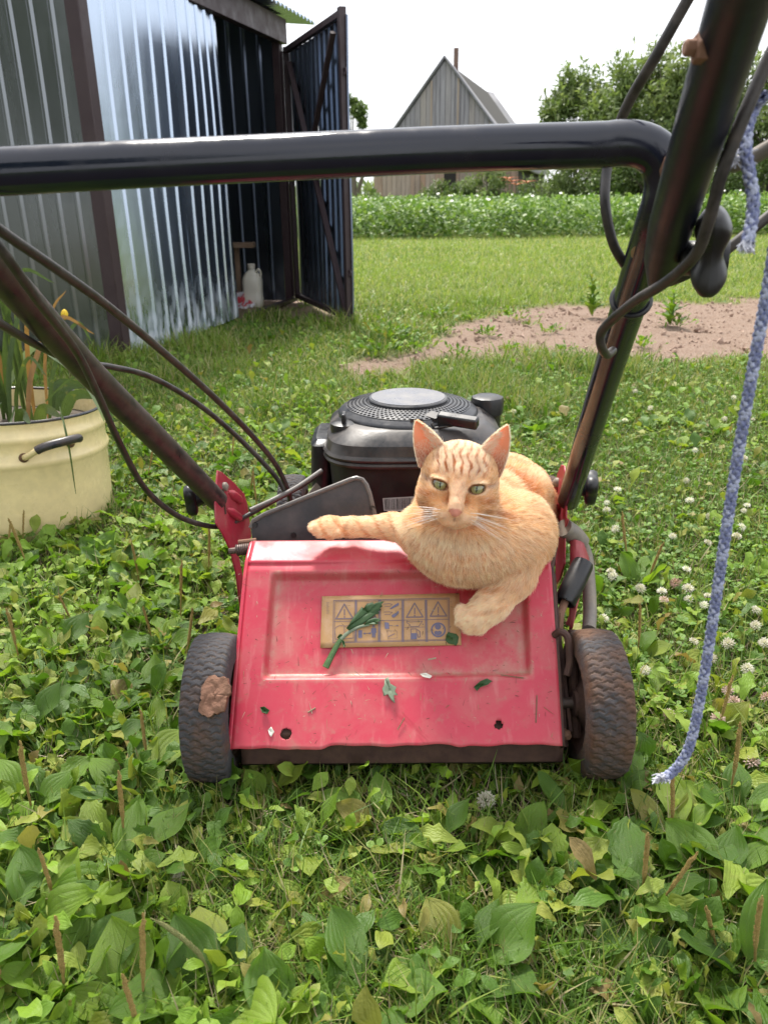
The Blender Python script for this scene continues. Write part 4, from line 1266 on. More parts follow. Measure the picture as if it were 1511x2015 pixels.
# finned base with the printed bar code
fb = MB()
for k in range(5): fb.box((EX, EY-.122+.004*k, .176+.010*k), (.22-.006*k, .03, .004))
fb.build('engine_base', MAT_UNDER, engine, bevel=.001)
q0, q1, q2_, q3 = atY(753, 978, 1.135), atY(822, 974, 1.135), atY(822, 1003, 1.125), atY(755, 1003, 1.125)
bc = MB().add([q0, q1, q2_, q3], [(0, 1, 2, 3)])
MAT_BC = dirty('barcode_film', (.30, .28, .27), (.2, .16, .14), .4, 60, .6)
bc.build('barcode_label', MAT_BC, engine, smooth=0, solid=.0006)
bars = MB()
rbb = random.Random(5)
x_ = .04
def bq(a, b): return q0.lerp(q1, a).lerp(q3.lerp(q2_, a), b)+Vector((0, -.0008, .0003))
while x_ < .95:
    wd_ = rbb.choice((.008, .012, .02))
    bars.add([bq(x_, .08), bq(x_+wd_, .08), bq(x_+wd_, .9), bq(x_, .9)], [(0, 1, 2, 3)])
    x_ += wd_+rbb.choice((.010, .016, .022))
bars.build('barcode_bars', MAT_INSIDE, engine, smooth=0)
MB().bar(atY(608, 960, 1.2), atY(640, 918, 1.24), .012, .003, (0, -1, 0)).build('engine_stay', MAT_GREYSTEEL, engine)

engine.location.z -= .017
bpy.data.objects['barcode_label'].location.z += .015; bpy.data.objects['barcode_bars'].location.z += .015
# ---- blue braided rope
m = NB('rope_fibre')
n1 = m.noise(m.coord(), 700, 3)
a_ = m.n('ShaderNodeAttribute', attribute_name='lv')
sp = m.n('ShaderNodeSeparateXYZ'); m.l(a_.outputs['Vector'], sp.inputs[0])
c = m.mix(sp.outputs['Z'], (.072, .09, .215), (.34, .37, .50))
c = m.mix(m.ramp(n1, [(.4, 0), (.75, .5)]), c, (.42, .43, .50))
MAT_ROPE = m.set(Base_Color=c, Roughness=.9, Specular_IOR_Level=.1, Normal=m.bump(n1, .6, .0006))
rope = thing('rope', 'blue braided rope tied to the upper handle, hanging to the grass', 'rope', at(1490, 200, .44))
def braid(name, pts, r, pitch, seed=0):
    P = spline(pts, 14)
    V, F, A = [], [], []
    cum = [0]
    for a, b in zip(P, P[1:]): cum.append(cum[-1]+(b-a).length)
    L = cum[-1]
    N = int(L/(pitch/14))
    def sample(s_):
        i = max(0, min(len(cum)-2, int(np.searchsorted(cum, s_)-1)))
        f = (s_-cum[i])/max(1e-9, cum[i+1]-cum[i])
        p = P[i].lerp(P[i+1], f); t = (P[min(i+2, len(P)-1)]-P[max(0, i-1)]).normalized()
        return p, t
    u = None
    for st in range(8):
        sg = 1 if st % 2 else -1
        ph = 2*math.pi*st/8
        b0 = len(V)
        u = None
        for i in range(N+1):
            s_ = L*i/N
            p, t = sample(s_)
            u = t.orthogonal().normalized() if u is None else (u-t*u.dot(t)).normalized()
            v = t.cross(u)
            a = ph+sg*2*math.pi*s_/pitch/2
            rr = r*(.66+.10*math.sin(2*math.pi*s_/pitch*4+ph*2*sg))
            c_ = p+(u*math.cos(a)+v*math.sin(a))*rr
            rad = (u*math.cos(a)+v*math.sin(a))
            tg = (t+(-u*math.sin(a)+v*math.cos(a))*sg*math.pi*rr/pitch).normalized()
            bn = tg.cross(rad)
            for k in range(6):
                g = 2*math.pi*k/6
                V.append(c_+rad*(math.cos(g)*r*.34)+bn*(math.sin(g)*r*.42))
                A.append((0, 0, 1.0 if st in (1, 4, 6) else (.15 if st % 2 else .35)))
        for i in range(N):
            for k in range(6):
                F.append((b0+i*6+k, b0+i*6+(k+1) % 6, b0+(i+1)*6+(k+1) % 6, b0+(i+1)*6+k))
    off = OFF[rope.name]
    return link_mesh(name, np_mesh(name, [p-off for p in V], F, [MAT_ROPE], True, {'lv': ('FLOAT_VECTOR', A)}), rope)
lp = at(1511, 560, .455)
braid('hanging_end', [at(1545, 330, .44), at(1528, 450, .448), lp, at(1478, 740, .475), at(1447, 920, .50), at(1418, 1110, .525), at(1391, 1290, .552), at(1368, 1420, .572), at(1350, 1482, .582), at(1325, 1517, .59), at(1306, 1530, .592)], .0036, .012)
braid('knotted_end', [at(1500, 190, .43), at(1488, 205, .44), at(1472, 240, .44), at(1466, 290, .44), at(1473, 340, .44), at(1481, 390, .44), at(1479, 430, .44), at(1469, 478, .44)], .0036, .013)
fr_ = MB()
rf = random.Random(2)
for (px, py, t, dx, dy) in ((1308, 1529, .592, -9, 4), (1469, 480, .44, -2, 10)):
    for k in range(60):
        a = at(px+rf.uniform(-9, 9), py+rf.uniform(-8, 4), t+rf.uniform(-.004, .004)); b = at(px+dx+rf.uniform(-18, 18), py+dy+rf.uniform(-8, 10), t+rf.uniform(-.008, .008))
        fr_.tube([a, a.lerp(b, .5)+Vector((rf.uniform(-.002, .002), 0, rf.uniform(-.002, .002))), b], .00045, 4)
MAT_FRAY = NB('frayed_fibre').set(Base_Color=(.45, .46, .52), Roughness=.9)
o = fr_.build('frayed_tip', MAT_FRAY, rope); o['kind'] = 'stuff'
for sq in ((1436, 330), ):
    f2 = MB()
    for k in range(40):
        a = at(1450+rf.uniform(-8, 8), 312+rf.uniform(-6, 6), .455); b = a+Vector((rf.uniform(-.012, .012), rf.uniform(-.006, .006), rf.uniform(-.008, .008)))
        f2.tube([a, b], .0004, 4)
    o = f2.build('fibre_tuft', MAT_FRAY, rope); o['kind'] = 'stuff'
# ================================================================== CAT
# One continuous body: a smooth union of tapered limbs and masses sampled on a grid and skinned with surface nets.
HS = .882/FPX                                # metres per reference pixel at the face
EYE_MID = at(902, 957, .882)
Fv = -(ray(902, 957)).normalized()          # face looks at the viewer, chin slightly tucked
Rv = (CM.to_3x3() @ Vector((math.cos(math.radians(-7)), math.sin(math.radians(-7)), 0)))
Rv = (Rv-Fv*Rv.dot(Fv)).normalized()
Uv = Fv.cross(Rv).normalized()
tq = Matrix.Rotation(math.radians(5), 3, Rv)
Fv, Uv = tq @ Fv, tq @ Uv
HM = np.array([[*Rv], [*Uv], [*Fv]], np.float32)          # rows: local axes in world
HO = np.array(EYE_MID, np.float32)
def hl(x, y, z): return HO+(HM.T @ np.array([x, y, z], np.float32))*HS
def A3(px, py, t): return np.array(at(px, py, t), np.float32)
def rpx(r, t): return r*t/FPX

VOX = .0016
GMIN = np.array([-.14, .68, .10], np.float32); GMAX = np.array([.29, 1.26, .42], np.float32)
GN = np.ceil((GMAX-GMIN)/VOX).astype(int)
field = np.full(GN, .05, np.float32)
FLOW = []                                    # (centre, direction, weight radius) for the lie of the fur
def sub(lo, hi):
    a = np.clip(((lo-GMIN)/VOX).astype(int)-1, 0, GN-1); b = np.clip(((hi-GMIN)/VOX).astype(int)+2, 1, GN)
    g = [GMIN[i]+(np.arange(a[i], b[i])*VOX) for i in range(3)]
    X, Y, Z = np.meshgrid(*g, indexing='ij')
    return tuple(slice(a[i], b[i]) for i in range(3)), X.astype(np.float32), Y.astype(np.float32), Z.astype(np.float32)
def smin(a, b, k):
    h = np.clip(.5+.5*(b-a)/k, 0, 1)
    return b+(a-b)*h-k*h*(1-h)
def union(sl_, d, k):
    f = field[sl_]
    field[sl_] = np.minimum(smin(f, d, k), f)
def carve(sl_, d, k):
    f = field[sl_]
    field[sl_] = np.maximum(-smin(-f, d, k), f)
def cone(a, b, ra, rb2, k=.012, op=union):
    a, b = np.asarray(a, np.float32), np.asarray(b, np.float32)
    R = max(ra, rb2)+k+.006
    sl_, X, Y, Z = sub(np.minimum(a, b)-R, np.maximum(a, b)+R)
    ba = b-a; L2 = max(1e-9, float(ba @ ba))
    h = np.clip(((X-a[0])*ba[0]+(Y-a[1])*ba[1]+(Z-a[2])*ba[2])/L2, 0, 1)
    d = np.sqrt((X-a[0]-ba[0]*h)**2+(Y-a[1]-ba[1]*h)**2+(Z-a[2]-ba[2]*h)**2)-(ra+(rb2-ra)*h)
    op(sl_, d, k)
def ell(c, r, M=None, k=.012, op=union):
    c, r = np.asarray(c, np.float32), np.asarray(r, np.float32)
    R = float(r.max())+k+.006
    sl_, X, Y, Z = sub(c-R, c+R)
    X, Y, Z = X-c[0], Y-c[1], Z-c[2]
    if M is not None: X, Y, Z = (M[i, 0]*X+M[i, 1]*Y+M[i, 2]*Z for i in range(3))
    q = np.sqrt((X/r[0])**2+(Y/r[1])**2+(Z/r[2])**2)
    g = np.sqrt((X/r[0]**2)**2+(Y/r[1]**2)**2+(Z/r[2]**2)**2)
    op(sl_, np.where(g > 1e-6, q*(q-1)/np.maximum(g, 1e-6), -r.min()), k)
def hell(x, y, z, rx, ry, rz, k=6, op=union, rot=0):
    M = HM
    if rot:
        c_, s_ = math.cos(rot), math.sin(rot)
        M = np.array([[c_, s_, 0], [-s_, c_, 0], [0, 0, 1]], np.float32) @ HM
    ell(hl(x, y, z), np.array([rx, ry, rz])*HS, M, k*HS, op)
# view-aligned axes for the torso masses
VM = np.array([[*(CM.to_3x3() @ Vector((1, 0, 0)))], [*(CM.to_3x3() @ Vector((0, 1, 0)))], [*(CM.to_3x3() @ Vector((0, 0, 1)))]], np.float32)
def mass(px, py, t, rx, ry, rz, k=.02):     # radii in reference pixels across/up, metres in depth
    ell(A3(px, py, t), [rpx(rx, t), rpx(ry, t), rz], VM, k)
# torso, from the chest on the flap back to the rump on the deck
mass(930, 1073, .953, 106, 65, .050)
mass(905, 1045, .965, 108, 62, .050)
mass(845, 1050, .968, 56, 42, .036)
mass(990, 1058, .968, 70, 74, .050, .025)
cone(A3(925, 1050, .985), A3(985, 995, 1.10), .056, .060, .025)
mass(994, 985, 1.16, 78, 90, .085, .03)
mass(1026, 1035, .995, 56, 62, .045, .014)   # shoulder blade
mass(1046, 985, 1.10, 34, 62, .06, .014)     # flank and thigh
mass(1062, 1060, 1.0, 24, 46, .035, .012)
# neck
cone(A3(905, 1000, .99), A3(910, 1050, .965), .052, .058, .02)
# viewer's right foreleg, resting on the flap
cone(A3(1034, 1068, .965), A3(1008, 1140, .955), rpx(46, .96), rpx(36, .96), .014)
cone(A3(1008, 1140, .955), A3(968, 1188, .945), rpx(36, .95), rpx(31, .95), .010)
cone(A3(968, 1188, .945), A3(938, 1215, .944), rpx(31, .95), rpx(29, .95), .008)
for dx, dy, r_ in ((-22, -8, 13), (-20, 8, 14), (-8, 20, 14), (10, 22, 12)):
    mass(932+dx, 1212+dy, .943, r_, r_, .0095, .004)
# viewer's left foreleg, stretched along the top strip
cone(A3(830, 1048, .972), A3(772, 1036, 1.000), rpx(34, .98), rpx(23, 1.0), .014)
cone(A3(772, 1036, 1.000), A3(690, 1037, 1.012), rpx(23, 1.0), rpx(16.5, 1.01), .010)
cone(A3(690, 1037, 1.012), A3(650, 1036, 1.012), rpx(16.5, 1.01), rpx(18, 1.01), .008)
mass(648, 1037, 1.008, 31, 19, .013, .006)
for dx, dy, r_ in ((-26, 1, 11), (-16, 8, 12.5), (4, 11, 13), (22, 9, 10)):
    mass(646+dx, 1037+dy, 1.003, r_, r_*.95, .010, .003)
# haunch, hind foot and tail behind, on the deck
cone(A3(1040, 1000, 1.13), A3(1030, 1050, 1.08), .040, .022, .012)
tl = [(960, 975, 1.22), (905, 980, 1.25), (860, 990, 1.22), (845, 1005, 1.15)]
for a_, b_ in zip(tl, tl[1:]): cone(A3(*a_), A3(*b_), .014, .012, .008)
# head
hell(0, 12, -72, 77, 72, 74, 14)
hell(0, 34, -58, 62, 50, 56, 10)
for sg in (-1, 1):
    hell(sg*45, -26, -50, 34, 37, 46, 16)    # cheeks
    hell(sg*38, 20, -32, 28, 20, 22, 8)      # brows
    hell(sg*18, -56, -3, 26, 20, 23, 12)     # whisker pads
    hell(sg*38, -22, -22, 26, 20, 20, 10)
cone(hl(0, 26, -10), hl(0, -40, 22), 19*HS, 13.5*HS, 10*HS)
cone(hl(0, -34, 24), hl(0, -50, 31), 13*HS, 9.5*HS, 5*HS)
hell(0, -72, -9, 25, 13, 19, 10)              # chin
# eye openings
for sg in (-1, 1):
    hell(sg*36.5, -1.5, -2, 14.2, 9.0, 16, 2.4, carve, sg*.22)
    hell(sg*37, 9.5, -9, 20, 5, 15, 4, union, sg*.22)
# mouth line under the nose and nostrils
cone(hl(0, -57, 32), hl(0, -66, 29), 1.6*HS, 1.6*HS, 1.5*HS, carve)
for sg in (-1, 1):
    cone(hl(0, -66, 29), hl(sg*17, -73, 22), 1.8*HS, 1.6*HS, 2*HS, carve)
    hell(sg*7.5, -50, 38, 2.6, 2.0, 4, 1, carve)
# stay out of the sheet metal it lies on
FNn, FBn = np.array(FN, np.float32), np.array(BLc, np.float32)
SNn, CLn = np.array(SNm, np.float32), np.array(CL, np.float32)

def surface_nets(f):
    s = f < 0
    n = f.shape
    c = np.zeros((n[0]-1, n[1]-1, n[2]-1), np.uint8)
    for dx in (0, 1):
        for dy in (0, 1):
            for dz in (0, 1):
                c += s[dx:n[0]-1+dx, dy:n[1]-1+dy, dz:n[2]-1+dz]
    act = (c > 0) & (c < 8)
    idx = np.full(act.shape, -1, np.int32)
    ijk = np.argwhere(act)
    idx[act] = np.arange(len(ijk))
    acc = np.zeros((len(ijk), 3), np.float32); cnt = np.zeros(len(ijk), np.float32)
    cor = [(a, b, d) for a in (0, 1) for b in (0, 1) for d in (0, 1)]
    for a in range(8):
        for b in range(a+1, 8):
            df = [abs(cor[a][q]-cor[b][q]) for q in range(3)]
            if sum(df) != 1: continue
            va = f[ijk[:, 0]+cor[a][0], ijk[:, 1]+cor[a][1], ijk[:, 2]+cor[a][2]]
            vb = f[ijk[:, 0]+cor[b][0], ijk[:, 1]+cor[b][1], ijk[:, 2]+cor[b][2]]
            m_ = (va < 0) != (vb < 0)
            t = np.where(m_, va/np.where(m_, va-vb, 1), 0)
            p = np.array(cor[a], np.float32)+t[:, None]*(np.array(cor[b], np.float32)-np.array(cor[a], np.float32))
            acc += p*m_[:, None]; cnt += m_
    V = (ijk+acc/np.maximum(cnt, 1)[:, None])*VOX+GMIN
    Fs = []
    for ax in range(3):
        o = [q for q in range(3) if q != ax]
        sl0 = [slice(1, n[q]-1) for q in range(3)]; sl0[ax] = slice(0, n[ax]-1)
        sl1 = list(sl0); sl1[ax] = slice(1, n[ax])
        s0, s1 = s[tuple(sl0)], s[tuple(sl1)]
        e = np.argwhere(s0 != s1)
        sgn = s0[tuple(e.T)]
        base = e.copy()
        for q in o: base[:, q] += 1
        def cell(d0, d1):
            b_ = base.copy(); b_[:, o[0]] -= d0; b_[:, o[1]] -= d1
            return idx[tuple(b_.T)]
        q_ = np.stack([cell(1, 1), cell(0, 1), cell(0, 0), cell(1, 0)], 1)
        flip = sgn if ax != 1 else ~sgn
        q_[~flip] = q_[~flip][:, ::-1]
        Fs.append(q_)
    return V.astype(np.float32), np.concatenate(Fs)
CV, CF = surface_nets(field)
def relax(V, F, it):
    e = np.concatenate([F[:, [0, 1]], F[:, [1, 2]], F[:, [2, 3]], F[:, [3, 0]]])
    dg = np.bincount(e.ravel(), minlength=len(V)).astype(np.float32)
    for _ in range(it):
        acc = np.zeros_like(V)
        for q in range(3):
            acc[:, q] = np.bincount(e[:, 0], V[e[:, 1], q], len(V))+np.bincount(e[:, 1], V[e[:, 0], q], len(V))
        V = V*.4+.6*acc/np.maximum(dg, 1)[:, None]
    return V
CV = relax(CV, CF, 2)
# press the underside flat where it meets the flap and its top strip
def press(V, off=.0008):
    d1 = (V-FBn) @ FNn-off; d2 = (V-CLn) @ SNn-off
    lowx = (V[:, 0] > -.19) & (V[:, 1] < .948)
    both = np.minimum(0, np.maximum(d1, d2)*0+np.where(d1 < d2, 0, 0))
    inside = (d1 < 0) & (d2 < 0) & lowx
    mv = np.where(d1 > d2, d1, d2)
    use1 = d1 > d2
    V = V.copy()
    V[inside & use1] -= (mv[inside & use1])[:, None]*FNn
    V[inside & ~use1] -= (mv[inside & ~use1])[:, None]*SNn
    return V
CV = press(CV)
def vnormals(V, F):
    n = np.cross(V[F[:, 2]]-V[F[:, 0]], V[F[:, 3]]-V[F[:, 1]])
    N = np.zeros_like(V)
    for k in range(4):
        for q in range(3): N[:, q] += np.bincount(F[:, k], n[:, q], len(V))
    return N/np.maximum(1e-9, np.linalg.norm(N, axis=1))[:, None]
CN = vnormals(CV, CF)
# make normals point outward
if np.mean(np.einsum('ij,ij->i', CN, CV-CV.mean(0))) < 0:
    CF = CF[:, ::-1]; CN = -CN

# ---- ears: thin cupped shells, joined into the same mesh
def ear(sg, thick=3.0, nu_=17, nv_=22):
    if sg < 0:
        tip = np.array([-102., 117, -46.]); bi = np.array([-27., 60, -46.]); bo = np.array([-84., 22, -58.])
        ci = np.array([-62., 104, -40.]); co = np.array([-108., 76, -54.])
    else:
        tip = np.array([82., 129, -46.]); bi = np.array([24., 60, -46.]); bo = np.array([80., 22, -58.])
        ci = np.array([52., 108, -40.]); co = np.array([100., 82, -54.])
    front, back = [], []
    for j in range(nv_):
        w_ = j/(nv_-1)
        w2 = w_**.92
        pi_ = bi*(1-w2)**2+2*ci*w2*(1-w2)+tip*w2**2
        po = bo*(1-w2)**2+2*co*w2*(1-w2)+tip*w2**2
        for i in range(nu_):
            u = i/(nu_-1)
            p = pi_*(1-u)+po*u
            cup = 4*u*(1-u)
            dep = 26*(1-w2)**.8*cup
            q = p.copy(); q[2] -= dep
            q[1] += 5*math.sin(math.pi*u)*w2*(1-w2)*2
            front.append(q)
            b_ = q.copy(); b_[2] -= thick*(1-w2*.4)*(.25+.75*min(1, cup*2.2)); back.append(b_)
    front, back = np.array(front), np.array(back)
    V = np.concatenate([front, back])
    I = np.arange(nu_*nv_).reshape(nv_, nu_)
    F = []
    for j in range(nv_-1):
        for i in range(nu_-1):
            q = [I[j, i], I[j, i+1], I[j+1, i+1], I[j+1, i]]
            F.append(q if sg > 0 else q[::-1])
            r_ = [k+nu_*nv_ for k in q]
            F.append(r_[::-1] if sg > 0 else r_)
    for j in range(nv_-1):
        for i in (0, nu_-1):
            q = [I[j, i], I[j+1, i], I[j+1, i]+nu_*nv_, I[j, i]+nu_*nv_]
            F.append(q if (i == 0) == (sg > 0) else q[::-1])
    W = HO+(V*HS) @ HM
    return W.astype(np.float32), np.array(F, np.int32), front, back

# ---- coat colours
C_STRB = np.array([.64, .27, .07]); C_BASE = np.array([.82, .55, .28]); C_LIGHT = np.array([.95, .87, .72]); C_STR = np.array([.54, .20, .05]); C_CREAM = np.array([.93, .80, .58])
def n3(p, s, ph=0):
    x, y, z = p[:, 0]*s, p[:, 1]*s, p[:, 2]*s
    return (np.sin(x+ph+1.9*np.sin(y*.8+ph*2))+np.sin(y*1.1+1.3*ph+1.7*np.sin(z*.9+ph))+np.sin(z*1.2-ph+1.8*np.sin(x*.7+2*ph)))/3
def bl(c, d, f): return c*(1-f[:, None])+np.asarray(d)*f[:, None]
def coat(p):
    """colour at world points"""
    L = (p-HO) @ HM.T/HS
    X, Y, Z = L[:, 0], L[:, 1], L[:, 2]
    aX = np.abs(X)
    n = len(p)
    c = np.repeat(C_BASE[None], n, 0)
    # body: creamy with soft swirling bands
    band = np.sin(p[:, 1]*140+p[:, 0]*70-p[:, 2]*60+2.6*n3(p, 38, 1))
    c = bl(c, C_LIGHT, .30*sstep(-.2, .9, n3(p, 60, 3)))
    c = bl(c, C_STRB, .95*sstep(.15, .85, band)*sstep(.92, 1.0, p[:, 1]+.25*(p[:, 0]-.1)))
    # chest: cream, faint crescent bars
    ch_ = sstep(.985, .90, p[:, 1])*sstep(.19, .10, p[:, 0])
    c = bl(c, C_CREAM, .85*ch_)
    bars_ = np.sin(np.hypot(p[:, 0]-.10, (p[:, 2]-.36)*1.0)*330+1.5*n3(p, 50, 2))
    c = bl(c, C_STRB, .60*ch_*sstep(.45, .95, bars_)*sstep(.31, .27, p[:, 2]))
    # forelegs
    legR = sstep(.045, .03, np.abs((p @ FNn)-(FBn @ FNn)))*sstep(.235, .20, p[:, 2])
    c = bl(c, C_CREAM*1.03, .8*legR)
    legL = sstep(.055, .02, p[:, 0])*sstep(.93, .95, p[:, 1])
    lb = np.sin(p[:, 0]*300+n3(p, 90)*1.2)
    c = bl(c, C_LIGHT*1.05, .85*legL)
    c = bl(c, C_STRB, .30*legL*sstep(.35, .9, lb)*sstep(-.045, .0, p[:, 0]))
    # head
    hd = sstep(150, 120, np.sqrt(X**2+(Y-5)**2+(Z+60)**2))*sstep(-112, -88, Y-.25*Z*0)
    h = np.repeat(C_BASE[None]*1.06, n, 0)
    wobx = X+3.5*np.sin(Y*.11+1)+2.0*np.sin(Y*.23+X*.05)
    st = np.cos(wobx*2*np.pi/15.5)+.28*np.sin(Y*.23+X*.21)
    fore = sstep(14, 34, Y)*sstep(62, 44, aX)*sstep(-150, -80, Z)
    h = bl(h, C_LIGHT, .65*fore)
    h = bl(h, C_STR, 1.0*fore*sstep(.2, .95, st)*(.55+.45*sstep(70, 40, Y)))
    # brow marks and the pale spot over each eye
    h = bl(h, C_LIGHT*1.0, .45*np.exp(-(((aX-27)/12)**2+((Y-19)/6)**2)))
    # cheek patch under the eye, dark line from the eye corner, second lower streak
    h = bl(h, C_STR*1.1, .72*np.exp(-(((aX-58)/20)**2+((Y+24+.12*(aX-58))/9)**2)))
    ln1 = Y-(4+.10*(aX-52)+.0016*(aX-52)**2*-2)
    h = bl(h, C_STR*.85, .95*np.exp(-(ln1/4.4)**2)*sstep(50, 58, aX))
    ln2 = Y+42+.25*(aX-50)
    h = bl(h, C_STR, .70*np.exp(-(ln2/6)**2)*sstep(48, 62, aX))
    h = bl(h, C_LIGHT, .6*np.exp(-((Y+4-.1*aX)/5)**2)*sstep(56, 70, aX))
    # bridge of the nose, muzzle, chin
    br = sstep(17, 10, aX)*sstep(-54, -40, Y)*sstep(26, 8, Y)
    h = bl(h, np.array([.90, .72, .54]), .7*br)
    side = np.exp(-((aX-19-.08*(Y+20))/5.5)**2)*sstep(-48, -34, Y)*sstep(2, -10, Y)
    h = bl(h, np.array([.45, .19, .07]), .32*side)
    mz = np.exp(-(((aX-20)/26)**2+((Y+62)/19)**2))
    h = bl(h, np.array([.90, .72, .52]), np.clip(.9*mz*sstep(-45, -54, Y+.3*aX-6), 0, 1))
    h = bl(h, np.array([.90, .74, .55]), .7*np.exp(-((X/24)**2+((Y+82)/14)**2)))
    # dark eye rims
    ex, ey = aX-36.5, Y+.5
    er = np.hypot(ex/15.2, (ey+1-.20*ex)/10.0)
    h = bl(h, C_LIGHT*1.0, .40*np.exp(-((er-1.42)/.22)**2)*(Y > -14))
    h = bl(h, np.array([.20, .095, .05]), .95*sstep(1.26, 1.06, er))
    # nose leather
    ns = sstep(1.15, .95, np.hypot(X/12.5, (Y+48.5)/8.0)+.25*(Y < -50)*np.abs(X)/12)*sstep(10, 18, Z)
    h = bl(h, np.array([.60, .29, .21]), ns)
    h = bl(h, np.array([.30, .12, .09]), .8*sstep(2.8, 1.2, np.abs(X))*sstep(-56, -59, Y)*sstep(-70, -66, Y)*sstep(10, 18, Z))
    c = bl(c, h, hd)
    return np.clip(c*(1+.10*n3(p, 400, 5)[:, None]), 0, 1), L

colB, LB = coat(CV)
allV, allF, allC, off = [CV], [CF], [colB], len(CV)
EARS = []
for sg in (-1, 1):
    W, F_, fr_l, bk_l = ear(sg)
    k = len(fr_l)
    ce = np.zeros((len(W), 3))
    yy = np.concatenate([fr_l, bk_l])[:, 1]
    ww = np.clip((yy-30)/90, 0, 1)
    inner = np.array([.86, .44, .27])*(.75+.5*ww[:k, None]); ce[:k] = inner  # backlight glow painted into the inner ear, brighter towards the tip
    ce[k:] = C_BASE
    rimm = np.zeros(len(W), bool)
    nu_, nv_ = 17, 22
    I = np.arange(k).reshape(nv_, nu_)
    for ii in (0, nu_-1): rimm[I[:, ii]] = True; rimm[I[:, ii]+k] = True
    ce[rimm] = [.74, .50, .33]
    deep = np.exp(-((yy[:k]-42)/22)**2)
    ce[:k] = ce[:k]*(1-.5*deep[:, None])+np.array([.30, .12, .10])*.5*deep[:, None]  # base of the cup painted darker to suggest depth
    allV.append(W); allF.append(F_+off); allC.append(ce); off += len(W)
    EARS.append((W, fr_l, k))
V_, F_, C_ = np.concatenate(allV), np.concatenate(allF), np.concatenate(allC)
m = NB('cat_skin_and_coat')
ca = m.n('ShaderNodeAttribute', attribute_name='coat')
m.set(Base_Color=ca.outputs['Color'], Roughness=.75, Specular_IOR_Level=.2)
tr = m.n('ShaderNodeBsdfTranslucent'); m.l(m.mix(1.0, ca.outputs['Color'], (1.25, .85, .6), 'MULTIPLY'), tr.inputs['Color'])
ms = m.n('ShaderNodeMixShader'); ms.inputs[0].default_value = .30
m.l(m.b.outputs[0], ms.inputs[1]); m.l(tr.outputs[0], ms.inputs[2]); m.l(ms.outputs[0], m.out.inputs['Surface'])
MAT_COAT = m.mat
cat_me = np_mesh('cat', V_, F_, [MAT_COAT], True, {'coat': ('FLOAT_COLOR', np.concatenate([C_, np.ones((len(C_), 1))], 1))})
cat = link_mesh('cat', cat_me)
_tag(cat, 'ginger tabby cat lying across the red mower flap with one foreleg stretched out', 'cat')

# ---- eyes
m = NB('cat_iris')
v = m.n('ShaderNodeAttribute', attribute_name='lv')
sp = m.n('ShaderNodeSeparateXYZ'); m.l(v.outputs['Vector'], sp.inputs[0])
rr_ = m.math('SQRT', m.math('ADD', m.math('POWER', sp.outputs['X'], 2.0), m.math('POWER', sp.outputs['Y'], 2.0)))
nz = m.noise(m.coord(), 900, 3)
c = m.ramp(m.math('ADD', rr_, m.math('MULTIPLY', nz, .10)), [(.10, (.20, .22, .10)), (.42, (.24, .245, .11)), (.72, (.28, .24, .10)), (.86, (.06, .035, .015))])  # iris colours lowered to include shade over the eyes
pup = m.math('ADD', m.math('POWER', m.math('DIVIDE', sp.outputs['X'], .10), 2.0), m.math('POWER', m.math('DIVIDE', sp.outputs['Y'], .52), 2.0))
c = m.mix(m.ramp(pup, [(.75, 1), (1.15, 0)]), c, (.006, .006, .005))
MAT_IRIS = m.set(Base_Color=c, Roughness=.12, Coat_Weight=1.0, Coat_Roughness=.02, Specular_IOR_Level=.5)
for sg in (-1, 1):
    n1, n2 = 20, 32
    Vl, Al = [], []
    for i in range(n1):
        th = math.pi*.62*i/(n1-1)
        for j in range(n2):
            a = 2*math.pi*j/n2
            Vl.append((math.sin(th)*math.cos(a), math.sin(th)*math.sin(a), math.cos(th))); 
            Al.append((math.sin(th)*math.cos(a)/.93 if th < 1.5 else 1.2, math.sin(th)*math.sin(a)/.93 if th < 1.5 else 1.2, 0))
    Vl = np.array(Vl)*16.5
    Vl[:, 2] += -17.0
    Vl[:, 0] += sg*36.0; Vl[:, 1] += -1.0
    F_ = [(i*n2+j, i*n2+(j+1) % n2, (i+1)*n2+(j+1) % n2, (i+1)*n2+j) for i in range(n1-1) for j in range(n2)]
    W = HO+(Vl*HS) @ HM
    link_mesh('eye', np_mesh('eye', W, F_, [MAT_IRIS], True, {'lv': ('FLOAT_VECTOR', Al)}), cat)

# ---- claws and whiskers
MAT_CLAW = NB('claw_horn').set(Base_Color=(.28, .15, .12), Roughness=.35)
MAT_WHISK = NB('whisker_white').set(Base_Color=(.85, .82, .78), Roughness=.4)
for (px, py, t) in ((625, 1047, 1.004), (662, 1050, 1.004)):
    a = at(px, py-2, t); MB().tube([a, a+Vector((-.002, -.003, -.004)), a+Vector((-.003, -.003, -.0075))], [.0014, .0011, .0002], 8).build('claw', MAT_CLAW, cat)
rw = np.random.default_rng(5)
wk = MB()
for sg in (-1, 1):
    for row, (y0, z0) in enumerate(((-48, 14), (-53, 14), (-58, 13), (-63, 10))):
        for k in range(3):
            x0 = sg*(24+6*k)
            L_ = rw.uniform(55, 92)*(1 if sg > 0 else .85)
            dy = -.10-.09*row+rw.normal()*.05+.12*(1-row*.4)
            pts = [Vector(hl(x0+sg*L_*q, y0+L_*q*dy-L_*.10*q*q, z0-6*k+L_*(.30*q-.42*q*q))) for q in np.linspace(0, 1, 7)]
            wk.tube(pts, list(np.linspace(.00026, .00008, 7)), 5, cap=False)
for sg in (-1, 1):
    for k in range(2):
        pts = [Vector(hl(sg*(30+k*8+10*q), 22+34*q, -6+14*q)) for q in np.linspace(0, 1, 5)]
        wk.tube(pts, list(np.linspace(.0002, .00006, 5)), 4, cap=False)
wk.build('whiskers', MAT_WHISK, cat)['kind'] = 'stuff'

